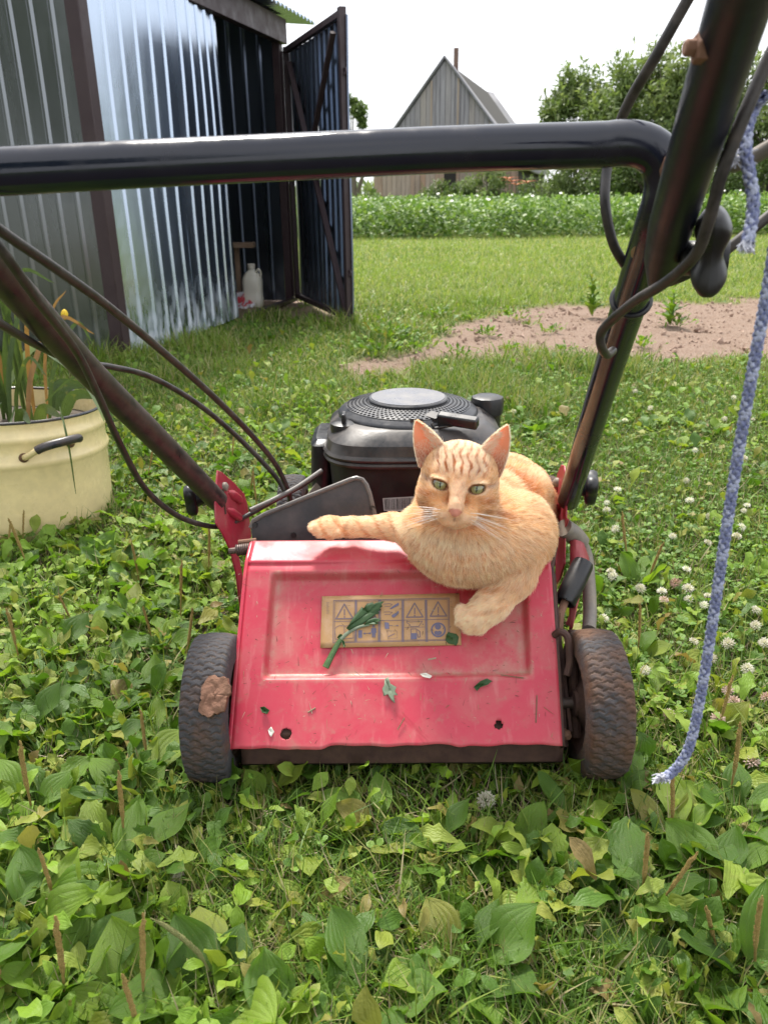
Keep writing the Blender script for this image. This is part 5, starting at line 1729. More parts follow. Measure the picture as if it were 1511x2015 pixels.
# ---- fur: hair curves lying along the body, parted from the nose backwards
def fur_flow(p, L):
    """direction of the lie of the hair, world space, not yet made tangent"""
    n = len(p)
    d = np.zeros((n, 3), np.float32)
    X, Y, Z = L[:, 0], L[:, 1], L[:, 2]
    hw_ = sstep(150, 118, np.sqrt(X**2+(Y-5)**2+(Z+60)**2))*sstep(-100, -80, Y)
    nose = np.array([0, -46, 34])
    dl = L-nose
    dl[:, 2] *= .6; dl[:, 1] += np.where(Y < -50, -6, 6)
    dl /= np.maximum(1e-6, np.linalg.norm(dl, axis=1))[:, None]
    dh = dl @ HM
    # body: backwards from the chest, slightly down
    head_c = np.array(hl(0, -20, -60))
    db = p-head_c; db /= np.maximum(1e-6, np.linalg.norm(db, axis=1))[:, None]
    db = db*.8+np.array([.15, .35, -.45])
    tor = sstep(.96, 1.04, p[:, 1])
    db = db*(1-tor[:, None])+np.array([.25, .7, -.5])*tor[:, None]
    d = dh*hw_[:, None]+db*(1-hw_[:, None])
    def seg(a, b, r_):
        nonlocal d
        ba = b-a; l2 = float(ba @ ba)
        h = np.clip(((p-a) @ ba)/l2, 0, 1)
        q = np.linalg.norm(p-(a+h[:, None]*ba), axis=1)
        w_ = sstep(r_*1.25, r_*.95, q)*(1-hw_)
        d = d*(1-w_[:, None])+(ba/math.sqrt(l2))*w_[:, None]
    seg(A3(1030, 1100, .96), A3(968, 1192, .945), .026); seg(A3(985, 1180, .946), A3(925, 1226, .944), .026)
    seg(A3(800, 1040, .99), A3(640, 1037, 1.012), .022)
    return d, hw_
tri_ = CF
v0, v1, v2, v3 = (CV[tri_[:, k]] for k in range(4))
area = np.linalg.norm(np.cross(v2-v0, v3-v1), axis=1)/2
cen = (v0+v1+v2+v3)/4
Lc = (cen-HO) @ HM.T/HS
headw = sstep(150, 120, np.linalg.norm(Lc-np.array([0, 5, -60]), axis=1))
# hairs go mostly where they can be seen; face hairs are finer and denser
fn_ = np.cross(v2-v0, v3-v1); fn_ /= np.maximum(1e-12, np.linalg.norm(fn_, axis=1))[:, None]
fcg = CN[tri_[:, 0]]
view = np.array([0, 0, H])-cen; view /= np.linalg.norm(view, axis=1)[:, None]
facing = np.einsum('ij,ij->i', fcg, view)
wgt = area*(1+1.6*headw)*np.where(facing > -.35, 1.0, .18)
NH = 170000
fi = rng.choice(len(tri_), NH, p=wgt/wgt.sum())
a_, b_ = rng.random(NH)[:, None].astype(np.float32), rng.random(NH)[:, None].astype(np.float32)
root = (v0[fi]*(1-a_)+v1[fi]*a_)*(1-b_)+(v3[fi]*(1-a_)+v2[fi]*a_)*b_
nrm = fcg[fi]
ch_c, Lh = coat(root)
flow, hw_ = fur_flow(root, Lh.copy())
flow += rng.normal(0, .16, flow.shape)
clump = np.stack([n3(root, 260, 1), n3(root, 240, 4), n3(root, 250, 7)], 1)
flow += .30*clump+.38*np.stack([n3(root, 900, 2), n3(root, 840, 5), n3(root, 960, 8)], 1)*(1-.6*hw_[:, None])
flow -= nrm*np.einsum('ij,ij->i', flow, nrm)[:, None]
flow /= np.maximum(1e-6, np.linalg.norm(flow, axis=1))[:, None]
X, Y, Z = Lh[:, 0], Lh[:, 1], Lh[:, 2]
front = sstep(-40, 10, Z)
ln_ = np.where(hw_ > .5, .0055-.0032*front, .0085)
ln_ = np.where((hw_ > .5) & (np.abs(X) > 60) & (Y < 0), .0085, ln_)
ln_ = ln_*np.where(root[:, 0] < .03, .6, 1)
ln_ = np.where((root[:, 0] < -.04) & (root[:, 1] > .93), .0038, ln_)
onpaw = ((root @ FNn)-(FBn @ FNn) < .045) & (root[:, 2] < .225)
ln_ = np.where(onpaw, .0060, ln_)
er = np.hypot((np.abs(X)-36.5)/15.2, (Y+1.5-.20*(np.abs(X)-36.5))/10.0)
ns_ = np.hypot(X/12.5, (Y+48.5)/8.5)
isface = (hw_ > .5) & (Z > -30)
ln_ = np.where(isface & (er < 1.35), .0012, ln_)
keep = ~(isface & ((er < 1.06) | ((ns_ < 1.0) & (Z > 10))))
ln_ = np.where((hw_ < .5) & (root[:, 1] < .96) & ~onpaw & (root[:, 0] > .03), .0105, ln_)
ln_ = ln_*rng.uniform(.6, 1.3, NH)
root, nrm, flow, ln_, ch_c, hw_ = root[keep], nrm[keep], flow[keep], ln_[keep], ch_c[keep], hw_[keep]
lift = np.where(hw_ > .5, .26, .40)[:, None]*rng.uniform(.6, 1.5, (len(root), 1))
# ears: rim fuzz, back fur and long pale tufts inside
er_root, er_dir, er_len, er_col = [], [], [], []
for (W, fr_l, k), sg in zip(EARS, (-1, 1)):
    I = np.arange(k).reshape(22, 17)
    Wf = W[:k].reshape(22, 17, 3); Wb = W[k:].reshape(22, 17, 3)
    for q in range(520):                                       # tufts from the inner edge across the cup
        j, i = rw.uniform(0, 14), rw.uniform(0, 6)
        p_ = Wf[int(j), int(i)]*(1-(j % 1))+Wf[int(j)+1, int(i)]*(j % 1)
        p_ = p_+(Wf[int(j), int(i)+1]-Wf[int(j), int(i)])*(i % 1)
        d_ = sg*np.array(Rv)*rw.uniform(.2, .9)+np.array(Uv)*rw.uniform(.3, .9)+np.array(Fv)*.35
        er_root.append(p_); er_dir.append(d_); er_len.append(rw.uniform(.006, .016)*(1-j/24)); er_col.append(C_LIGHT*1.1)
    for q in range(1500):                                      # short fuzz at the rims
        j = rw.uniform(0, 20.9); i = 0 if rw.random() < .5 else 16
        p_ = W[:k].reshape(22, 17, 3)[int(j), i]*(1-(j % 1))+Wf[int(j)+1, i]*(j % 1)
        d_ = np.array(Uv)*.7+sg*np.array(Rv)*(-.5 if i == 0 else .5)+np.array(Fv)*rw.normal()*.3
        er_root.append(p_); er_dir.append(d_); er_len.append(rw.uniform(.0015, .0030)); er_col.append(C_LIGHT)
    for q in range(2600):                                      # front base and back of the ear
        j, i = rw.uniform(0, 20), rw.uniform(0, 15.9)
        S = Wb
        p_ = S[int(j), int(i)]
        p_ = p_+(S[int(j), int(i)+1]-p_)*(i % 1)+(S[int(j)+1, int(i)]-p_)*(j % 1)
        er_root.append(p_); er_dir.append(np.array(Uv)*.9-np.array(Fv)*.5); er_len.append(.004); er_col.append(C_BASE)
    for q in range(1500):
        j, i = rw.uniform(0, 9), rw.uniform(0, 15.9)
        p_ = Wf[int(j), int(i)]+(Wf[int(j), int(i)+1]-Wf[int(j), int(i)])*(i % 1)+(Wf[int(j)+1, int(i)]-Wf[int(j), int(i)])*(j % 1)
        er_root.append(p_); er_dir.append(np.array(Uv)*.9+np.array(Fv)*.5+sg*np.array(Rv)*.2); er_len.append(.004*(1-j/12)); er_col.append(C_LIGHT*.95)
P0 = np.concatenate([root, np.array(er_root)]).astype(np.float32)
D1 = np.concatenate([flow+nrm*lift*1.6, np.array(er_dir)]); D2 = np.concatenate([flow+nrm*lift*.5, np.array(er_dir)*1.0+np.array([0, 0, -.25])])
D1 /= np.linalg.norm(D1, axis=1)[:, None]; D2 /= np.linalg.norm(D2, axis=1)[:, None]
LN = np.concatenate([ln_, np.array(er_len)])[:, None]
HC = np.concatenate([ch_c, np.array(er_col)])
cl_ = n3(P0, 520, 2)+.6*n3(P0, 900, 6)
HC = HC*(1-.34*sstep(.15, .9, cl_)[:, None]*np.array([.6, 1, 1.3]))  # shade in the partings between clumps, put into the hair colour
HC = np.clip(HC*rng.uniform(.80, 1.18, (len(HC), 1)), 0, .95)
light_tip = rng.random(len(HC)) < .32
HC[light_tip] = HC[light_tip]*.5+C_LIGHT*.55
n_h = len(P0)
NP = 4
pts = np.stack([P0, P0+D1*LN*.36, P0+D1*LN*.36+(D1*.4+D2*.6)*LN*.34, P0+D1*LN*.36+(D1*.4+D2*.6)*LN*.34+D2*LN*.32], 1)
flat = press(pts.reshape(-1, 3).astype(np.float32), .0004)
hc = bpy.data.hair_curves.new('fur')
hc.add_curves([NP]*n_h)
hc.points.foreach_set('position', flat.astype(np.float32).ravel())
rad = np.tile(np.array([1, .9, .62, .12], np.float32), n_h)*np.repeat(np.where(LN[:, 0] < .0035, .000085, .000125), NP).astype(np.float32)
ra_ = hc.attributes.get('radius') or hc.attributes.new('radius', 'FLOAT', 'POINT')
ra_.data.foreach_set('value', rad.astype(np.float32))
cc2 = hc.attributes.new('coat', 'FLOAT_COLOR', 'CURVE')
cc2.data.foreach_set('color', np.concatenate([HC, np.ones((n_h, 1))], 1).astype(np.float32).ravel())
m = NB('cat_fur')
ca = m.n('ShaderNodeAttribute', attribute_name='coat')
m.set(Base_Color=ca.outputs['Color'], Roughness=.55, Specular_IOR_Level=.35)
tr = m.n('ShaderNodeBsdfTranslucent'); m.l(m.mix(1.0, ca.outputs['Color'], (1.1, 1.0, .9), 'MULTIPLY'), tr.inputs['Color'])
ms = m.n('ShaderNodeMixShader'); ms.inputs[0].default_value = .24
m.l(m.b.outputs[0], ms.inputs[1]); m.l(tr.outputs[0], ms.inputs[2]); m.l(ms.outputs[0], m.out.inputs['Surface'])
hc.materials.append(m.mat)
fur = bpy.data.objects.new('fur', hc)
COL.objects.link(fur)
fur.parent = cat
# ================================================================== GROUND COVER
# The enamel pot first, then everything that grows round it.
POTC = Vector((-.825, 1.66, 0))
MAT_ENAMEL = dirty('cream_enamel', (.78, .64, .34), (.52, .40, .20), .12, 12, .28, bump=.05, spec=.5)
MAT_RIM = dirty('dark_enamel_rim', (.02, .022, .03), (.12, .08, .05), .3, 30, .35)
pot = thing('enamel_pot', 'old cream enamel stockpot reused as a planter with a black handle grip', 'pot', POTC)
tilt = Matrix.Rotation(math.radians(3), 3, 'Y') @ Matrix.Rotation(math.radians(-3), 3, 'X')
pax = tilt @ Vector((0, 0, 1))
prof = [(.17, -.01), (.200, -.004), (.206, .006), (.205, .04), (.2035, .10), (.202, .150), (.2045, .156), (.2065, .162), (.2045, .168), (.2005, .174), (.1995, .200), (.202, .206), (.204, .212), (.202, .218), (.198, .224), (.197, .236), (.199, .246)]
body = MB().lathe(prof, POTC, pax, 96, cap1=False)
body.lathe([(.196, .246), (.193, .20), (.19, .10)], POTC, pax, 96, cap0=False, cap1=False)
pb = body.build('pot_wall', MAT_ENAMEL, pot, smooth=50)
MB().tube([POTC+pax*.247+tilt @ Vector((.1975*math.cos(a), .1975*math.sin(a), 0)) for a in np.linspace(0, 2*math.pi, 96, endpoint=False)], .0032, 8, closed=True).build('pot_rim', MAT_RIM, pot)
MAT_SOIL = dirty('pot_soil', (.045, .032, .022), (.10, .08, .06), .5, 20, .95, bump=.8)
MB().lathe([(.192, .205), (.10, .212), (.01, .215)], POTC, pax, 48, cap0=False).build('potting_soil', MAT_SOIL, pot, smooth=60)
# side handle with its black grip, facing the camera
ha = math.atan2(-.66, .75)
def onpot(a, z, out): return POTC+pax*z+tilt @ Vector(((.201+out)*math.cos(a), (.201+out)*math.sin(a), 0))
hp_ = spline([onpot(ha-.30, .178, -.002), onpot(ha-.27, .186, .018), onpot(ha-.17, .204, .036), onpot(ha, .212, .042), onpot(ha+.14, .212, .036), onpot(ha+.18, .206, .024), onpot(ha+.185, .196, -.002)], 6)
hd_ = MB().tube(hp_, .0062, 12).build('pot_handle', MAT_ENAMEL, pot, smooth=60)
MB().tube(hp_[10:28], .0088, 14).build('handle_grip', MAT_RIM, hd_, smooth=60)
MAT_RUSTY = dirty('rust_spot', (.16, .08, .04), (.08, .05, .03), .5, 60, .9)
for a_, z_ in ((ha-.30, .178), (ha+.185, .194)):
    MB().lathe([(.010, -.002), (.009, .003), (.006, .005)], onpot(a_, z_, 0), (onpot(a_, z_, .1)-onpot(a_, z_, 0)), 14).build('handle_lug', MAT_RUSTY, pot)
# white chipped lining stone lying in the pot
# tall strap leaves
MAT_STRAP = leaf_material('strap_leaf', [(0, (.05, .085, .025)), (.5, (.085, .13, .04)), (.72, (.14, .155, .05)), (.74, (.20, .10, .045)), (1, (.27, .15, .07))], .3, .4, .35, rows=3, own=False)
strap = thing('strap_leaf_plant', 'tuft of upright strap leaves, some dried orange, growing in the cream pot', 'plant', POTC+Vector((0, 0, .21)))
rs = np.random.default_rng(11)
def ribbon(name, pts, w0, mat, parent, rnd, up=Vector((0, 0, 1))):
    P = spline(pts, 6)
    V, A = [], []
    n = len(P)
    for i, p in enumerate(P):
        t = (P[min(i+1, n-1)]-P[max(i-1, 0)]).normalized()
        s_ = t.cross(Vector((.2, -1, .1)).normalized())
        s_ = s_.normalized() if s_.length > .05 else Vector((1, 0, 0))
        q = i/(n-1)
        w_ = w0*min(1, .55+q*2)*(1-q**3)**.7+.0004
        nn = s_.cross(t)
        for u in (-1, 0, 1):
            V.append(p+s_*(u*w_)+nn*(-.25*w_*(1-abs(u))))
            A.append((u, q, rnd))
    F = [(i*3+j, i*3+j+1, i*3+j+4, i*3+j+3) for i in range(n-1) for j in (0, 1)]
    off = OFF[parent.name]
    return link_mesh(name, np_mesh(name, [p-off for p in V], F, [mat], True, {'lv': ('FLOAT_VECTOR', A)}), parent)
for k in range(28):
    a = rs.uniform(0, 6.28); r0 = rs.uniform(0, .10)
    b = POTC+Vector((math.cos(a)*r0*1.2+.0, math.sin(a)*r0, .205))
    h = rs.uniform(.13, .36); ln_x = rs.normal(-.01, .04)+math.cos(a)*.06
    d = Vector((ln_x, rs.normal(0, .05)-.02, 0))
    dry = rs.random() < .25
    top = b+d+Vector((0, 0, h))
    tip = top+d*rs.uniform(.3, 1.0)+Vector((0, 0, rs.uniform(-.05, .05)))
    ribbon('leaf', [b, b+d*.3+Vector((0, 0, h*.55)), top, tip], rs.uniform(.003, .006), MAT_STRAP, strap, rs.uniform(.76, .99) if dry else rs.uniform(0, .7))
# the pale leaf arching out over the rim and the thin blades hanging down the front
ribbon('leaf', [POTC+Vector((-.02, -.02, .21)), atY(60, 688, 1.72), atY(110, 702, 1.66), atY(165, 748, 1.60), atY(196, 800, 1.58), atY(206, 830, 1.58)], .0075, leaf_material('pale_strap_leaf', [(0, (.20, .27, .17)), (1, (.24, .30, .19))], .3, .35, .2), strap, .5)
for pts_ in ([(118, 800, 1.6), (128, 840, 1.53), (138, 890, 1.52), (150, 972, 1.52)], [(30, 800, 1.6), (18, 850, 1.53), (12, 905, 1.525), (10, 930, 1.525)], [(90, 790, 1.6), (150, 742, 1.6), (205, 775, 1.6), (240, 830, 1.62)]):
    ribbon('leaf', [atY(*q) for q in pts_], .0018, MAT_STRAP, strap, .4)
for k in range(16):
    a = rs.uniform(0, 6.28)
    b = POTC+Vector((math.cos(a)*.13, math.sin(a)*.13, .21))
    ribbon('leaf', [b, b+Vector((math.cos(a)*.03, math.sin(a)*.03, .05)), b+Vector((math.cos(a)*.09, math.sin(a)*.09-.01, .045))], .012, MAT_STRAP, strap, rs.uniform(0, .6))
MAT_YEL = NB('yellow_petal').set(Base_Color=(.75, .50, .03), Roughness=.6)
yf = thing('yellow_flower', 'single small yellow bud on a thin stalk against the dark shed wall', 'flower', atY(118, 740, 1.95))
MB().tube(spline([atY(118, 740, 1.95), atY(122, 680, 1.95), atY(128, 628, 1.95)], 5), .0012, 6).build('stalk', MAT_STEM, yf)
MB().lathe([(.002, -.010), (.006, -.004), (.0075, .004), (.005, .011), (.001, .014)], atY(128, 620, 1.95), (.1, 0, 1), 12, rfun=lambda a: 1+.2*math.cos(5*a)).build('bud', MAT_YEL, yf)

# ------------------------------------------------------------------ leaf materials of the turf
MAT_PLANTAIN = leaf_material('plantain_leaf', [(0, (.058, .132, .013)), (.30, (.100, .205, .018)), (.6, (.155, .275, .022)), (.84, (.22, .335, .030)), (.96, (.26, .29, .045)), (1, (.27, .23, .06))], .42, .38, .28, rows=4, spec=.55)
MAT_WEED = leaf_material('small_weed_leaf', [(0, (.060, .132, .013)), (.4, (.115, .225, .019)), (.75, (.195, .32, .028)), (.95, (.26, .29, .05)), (1, (.22, .15, .06))], .32, .5, .2, rows=3)
MAT_GRASS = leaf_material('grass_blade', [(0, (.062, .130, .016)), (.45, (.122, .220, .024)), (.78, (.195, .280, .040)), (.92, (.28, .27, .10)), (1, (.36, .31, .18))], .32, .5, 0)
MAT_LAWN = leaf_material('mown_lawn_blade', [(0, (.115, .195, .034)), (.45, (.19, .28, .050)), (.8, (.26, .33, .080)), (1, (.42, .39, .20))], .34, .55, 0)
MAT_CLOVER = leaf_material('clover_leaf', [(0, (.072, .15, .020)), (.6, (.118, .23, .028)), (1, (.18, .29, .045))], .3, .5, .12, rows=1)
MAT_STRAW = leaf_material('dry_straw', [(0, (.20, .14, .085)), (.6, (.33, .26, .17)), (1, (.44, .37, .27))], .15, .8, 0)
MAT_SPIKE = dirty('seed_spike_brown', (.24, .155, .04), (.34, .25, .08), .5, 300, .85, bump=.8, bscale=900, bdist=.001)
MAT_SPIKEG = dirty('seed_spike_green', (.15, .16, .05), (.24, .24, .09), .5, 300, .8, bump=.8, bscale=900, bdist=.001)

PL = [leaf_shape(6, 12, .46, .20, .07, .20, .55, .030, belly=.50, seed=1), leaf_shape(6, 12, .50, .18, .08, .30, .45, .045, belly=.46, seed=2),
      leaf_shape(6, 12, .40, .24, .06, .30, .35, .035, belly=.52, seed=3), leaf_shape(6, 12, .46, .15, .08, .30, .65, .055, belly=.50, seed=4), leaf_shape(6, 14, .38, .10, .07, .22, .6, .05, belly=.60, teeth=.10, seed=5)]
SM = [leaf_shape(2, 5, .50, .15, .06, .25, .6, .05, belly=.5, seed=6), leaf_shape(2, 5, .36, .08, .06, .3, .4, .06, belly=.55, seed=7), leaf_shape(2, 6, .60, .12, .06, .15, .8, .05, belly=.45, seed=8), leaf_shape(2, 7, .42, .05, .05, .2, .6, .05, belly=.55, teeth=.22, seed=9)]
CLV = leaf_shape(2, 3, .85, .02, .03, .25, .4, .02, belly=.58, seed=10)
def blade(n, width, bend):
    V, A = [], []
    for j in range(n+1):
        t = j/n
        w_ = width*(1-t**1.8)+.0005
        for u in (-1, 1):
            V.append((u*w_, bend*t*t, t*(1-.35*bend*t)+0)); A.append((u, t))
    F = [(2*j, 2*j+1, 2*j+3, 2*j+2) for j in range(n)]
    return np.array(V, np.float32), np.array(F, np.int32), np.array(A, np.float32)
GR = [blade(3, .045, .35), blade(3, .035, .7), blade(3, .055, 1.0)]
GRF = [blade(2, .06, .4), blade(2, .05, .9)]

# ------------------------------------------------------------------ where things may grow
def free(x, y, cut=True):
    ok = np.hypot(x-POTC.x, y-POTC.y) > .205
    ok &= ~((np.abs(x-.022) < .20) & (y > .86) & (y < 1.46))
    ok &= ~((np.abs(x-RWL.x) < .03) & (np.abs(y-.80) < .045)) & ~((np.abs(x-RWR.x) < .03) & (np.abs(y-.80) < .045))
    # inside the shed and beyond its walls
    q = (x-C0.x)*SN.x+(y-C0.y)*SN.y; s_ = (x-C0.x)*SD.x+(y-C0.y)*SD.y
    ok &= ~((q < .02) & (s_ > -.02) & (s_ < 2.2))
    return ok
def spots(n, y0, y1, power=1.0, margin=.35):
    """random points on the part of the ground that can be seen, denser towards the camera for power > 0"""
    t = rng.random(n)
    a = 1-power
    Y = (y0**a+(y1**a-y0**a)*t)**(1/a) if abs(a) > 1e-3 else y0*(y1/y0)**t
    X = rng.uniform(-1, 1, n)*(.56*Y+margin)
    k = free(X, Y)
    return X[k], Y[k]
def lushness(x, y):
    """0 grassy, 1 leafy"""
    l = .5+.5*wob(x, y, 2.6, 1.0)
    l = np.where(x < -.15, l+.35, l)
    g1 = np.exp(-(((x+.14)/.14)**2+((y-.60)/.085)**2))         # thin grassy spot in front of the flap
    g0 = np.exp(-(((x-.03)/.20)**2+((y-.70)/.05)**2))       # bare shaded strip under the flap lip
    g2 = np.exp(-(((x-.10)/.10)**2+((y-.44)/.06)**2))
    g3 = np.exp(-(((x-.75)/.4)**2+((y-1.65)/.5)**2))
    l = l-.95*g1-.8*g2-.45*g3-.8*g0
    return np.clip(l-.35*sstep(1.9, 3.0, y), 0, 1)
def stand(x, y): return np.stack([x, y, gheight(x, y)], 1).astype(np.float32)

# --- grass close to the camera
X, Y = spots(150000, .33, 2.7, .75)
k = rng.random(len(X)) < np.clip(1.10-.75*lushness(X, Y), .25, 1)*(1-dirt_mask(X, Y))*(1-.6*np.exp(-(((X-.03)/.20)**2+((Y-.72)/.05)**2)))
X, Y = X[k], Y[k]
sc = Scatter()
kind = rng.integers(0, 3, len(X))
shade = np.clip(.35+.25*wob(X, Y, 1.7, 3), 0, 1)
for q in range(3):
    s_ = kind == q
    n = s_.sum()
    h = rng.uniform(.014, .052, n)*(1+.5*(rng.random(n) < .10))
    sc.add(GR[q], stand(X[s_], Y[s_]), rots(rng.uniform(0, 6.28, n), rng.normal(0, .45, n), rng.normal(0, .3, n)), np.stack([np.full(n, .028), h, h], 1), np.clip(rng.random(n)*.72+shade[s_]*.28+(rng.random(n) < .10)*.5, 0, .999))
sc.build('grass', MAT_GRASS, kind='stuff')
# --- dry clippings and straw between the leaves
X, Y = spots(9000, .33, 2.4, 1.2)
k = rng.random(len(X)) < .25+.75*(1-lushness(X, Y)); X, Y = X[k], Y[k]; n = len(X)
sc = Scatter()
p = stand(X, Y); p[:, 2] += rng.uniform(.002, .016, n)
h = rng.uniform(.012, .055, n)
sc.add(GR[1], p, rots(rng.uniform(0, 6.28, n), rng.normal(1.45, .18, n), rng.normal(0, .5, n)), np.stack([np.full(n, .022), h, h], 1))
sc.build('straw', MAT_STRAW, kind='stuff')
# --- small leaves: chickweed, dandelion seedlings and the like
X, Y = spots(48000, .33, 2.8, .95)
k = rng.random(len(X)) < np.clip(.25+.95*lushness(X, Y), 0, 1)*(1-dirt_mask(X, Y))*(.78+.22*sstep(.9, 1.4, Y)); X, Y = X[k], Y[k]
sc = Scatter()
kind = rng.integers(0, 4, len(X))
tone = np.clip(.30+.35*wob(X, Y, 2.2, 5), 0, .7)
for q in range(4):
    s_ = kind == q; n = s_.sum()
    p = stand(X[s_], Y[s_]); p[:, 2] += np.abs(rng.normal(0, .015, n))+.002
    size = rng.gamma(5, .0046, n).clip(.008, .055)
    sc.add(SM[q], p, rots(rng.uniform(0, 6.28, n), rng.normal(.12, .55, n), rng.normal(0, .45, n)), size, np.clip(tone[s_]+rng.random(n)*.38+(rng.random(n) < .012)*.4, 0, .995))
sc.build('ground_leaves', MAT_WEED, kind='stuff')
# --- clover
X, Y = spots(15000, .36, 3.2, .9)
cm_ = sstep(-.1, .5, wob(X, Y, 1.9, 7)+.9*sstep(.15, .6, X)-.3*(X < -.1))
k = rng.random(len(X)) < cm_*(1-dirt_mask(X, Y)); X, Y = X[k], Y[k]; n = len(X)
sc = Scatter()
yaw = rng.uniform(0, 6.28, n); hh = rng.uniform(.008, .032, n); size = rng.uniform(.006, .013, n); rd = rng.random(n)
for q in range(3):
    p = stand(X, Y); p[:, 2] += hh
    sc.add(CLV, p, rots(yaw+q*2.094, rng.normal(.15, .2, n), rng.normal(0, .15, n)), size, np.clip(rd*.8+rng.random(n)*.2, 0, .99))
sc.build('clover_leaves', MAT_CLOVER, kind='stuff')
# --- lawn beyond, to the crop
X, Y = spots(230000, 2.3, 13.6, 1.35, 1.2)
k = rng.random(len(X)) < (1-dirt_mask(X, Y)*1.02)
X, Y = X[k], Y[k]
sc, sc2 = Scatter(), Scatter()
tuft = sstep(.1, .7, wob(X, Y, 1.3, 4)+.5*wob(X, Y, 5, 2))*sstep(6.5, 4.5, Y)
mown = sstep(4.6, 5.8, Y+.25*X)
kind = rng.integers(0, 2, len(X))
for q in range(2):
    for far_, S in ((0, sc), (1, sc2)):
        s_ = (kind == q) & ((rng.random(len(X)) < mown) == bool(far_)); n = s_.sum()
        h = rng.uniform(.018, .05, n)*(1+1.5*tuft[s_])*(1+.3*(Y[s_] > 6))*(1+.5*np.clip(wob(X[s_], Y[s_], 1.9, 8), 0, 1))
        wd = np.clip(.03*Y[s_]/2.6, .03, .11)
        S.add(GRF[q], stand(X[s_], Y[s_]), rots(rng.uniform(0, 6.28, n), rng.normal(0, .4, n), rng.normal(0, .3, n)), np.stack([wd, h, h], 1), np.clip(.55*rng.random(n)+.42*(.5+.5*wob(X[s_], Y[s_], .7, 2))+.10*wob(X[s_], Y[s_], 3.1, 6)-.25*tuft[s_], 0, .99))
sc.build('grass', MAT_GRASS, kind='stuff')
sc2.build('lawn', MAT_LAWN, kind='stuff')
# --- broad leaves in the middle distance
X, Y = spots(9000, 2.3, 5.2, 1.3, .8)
k = rng.random(len(X)) < np.clip(.5+.5*wob(X, Y, 1.5, 9), 0, 1)*(1-dirt_mask(X, Y)); X, Y = X[k], Y[k]
sc = Scatter()
n = len(X); p = stand(X, Y); p[:, 2] += np.abs(rng.normal(0, .012, n))
sc.add(SM[0], p, rots(rng.uniform(0, 6.28, n), rng.normal(.1, .45, n), rng.normal(0, .4, n)), rng.uniform(.02, .055, n), rng.random(n)*.9)
sc.build('ground_leaves', MAT_WEED, kind='stuff')
# --- clods and crumbs on the bare earth
MAT_CLOD = dirty('dry_clod', (.27, .175, .13), (.38, .28, .22), .5, 30, .95, bump=.6)
cl = []
t_ = (1+5**.5)/2
IV = np.array([(-1, t_, 0), (1, t_, 0), (-1, -t_, 0), (1, -t_, 0), (0, -1, t_), (0, 1, t_), (0, -1, -t_), (0, 1, -t_), (t_, 0, -1), (t_, 0, 1), (-t_, 0, -1), (-t_, 0, 1)], np.float32)/1.9
IF_ = np.array([(0, 11, 5), (0, 5, 1), (0, 1, 7), (0, 7, 10), (0, 10, 11), (1, 5, 9), (5, 11, 4), (11, 10, 2), (10, 7, 6), (7, 1, 8), (3, 9, 4), (3, 4, 2), (3, 2, 6), (3, 6, 8), (3, 8, 9), (4, 9, 5), (2, 4, 11), (6, 2, 10), (8, 6, 7), (9, 8, 1)])
X = rng.uniform(-.3, 4.2, 9000); Y = rng.uniform(3.0, 5.9, 9000)
k = rng.random(9000) < dirt_mask(X, Y); X, Y = X[k], Y[k]; n = len(X)
sc = Scatter()
IVs = IV*(1+.25*np.random.default_rng(3).normal(size=(12, 1)))
p = stand(X, Y); p[:, 2] += .004
sz = rng.gamma(1.2, .0032, n).clip(.002, .028)
sc.add((IVs.astype(np.float32), IF_, np.zeros((12, 2), np.float32)), p, rots(rng.uniform(0, 6.28, n), rng.uniform(0, 6, n), rng.uniform(0, 6, n)), np.stack([sz, sz*.8, sz*.6], 1))
sc.build('earth_crumbs', MAT_CLOD, smooth=False, kind='stuff')
# sparse weeds on the bare earth
wsp = []
for px, py, s_ in ((870, 655, .6), (955, 660, .7), (1000, 690, .5), (1040, 640, .5), (820, 690, .8), (800, 670, .7), (1085, 655, .6), (900, 700, .6), (930, 630, .6), (1110, 690, .5), (1330, 640, .8), (1260, 680, .7), (760, 665, 1.0), (745, 695, 1.0), (1005, 625, .9), (865, 625, .9)):
    wsp.append((atZ(px, py), s_))
sc = Scatter()
for b, s_ in wsp:
    n = 46
    a = rng.uniform(0, 6.28, n); r_ = np.abs(rng.normal(0, .07*s_, n))
    p = np.stack([b.x+np.cos(a)*r_, b.y+np.sin(a)*r_, np.abs(rng.normal(.01, .022, n))*s_], 1).astype(np.float32)
    sc.add(SM[1], p, rots(a-1.57, rng.normal(.45, .35, n), rng.normal(0, .4, n)), rng.uniform(.025, .065, n)*s_, rng.random(n)*.9)
sc.build('sparse_weeds', MAT_WEED, kind='stuff')

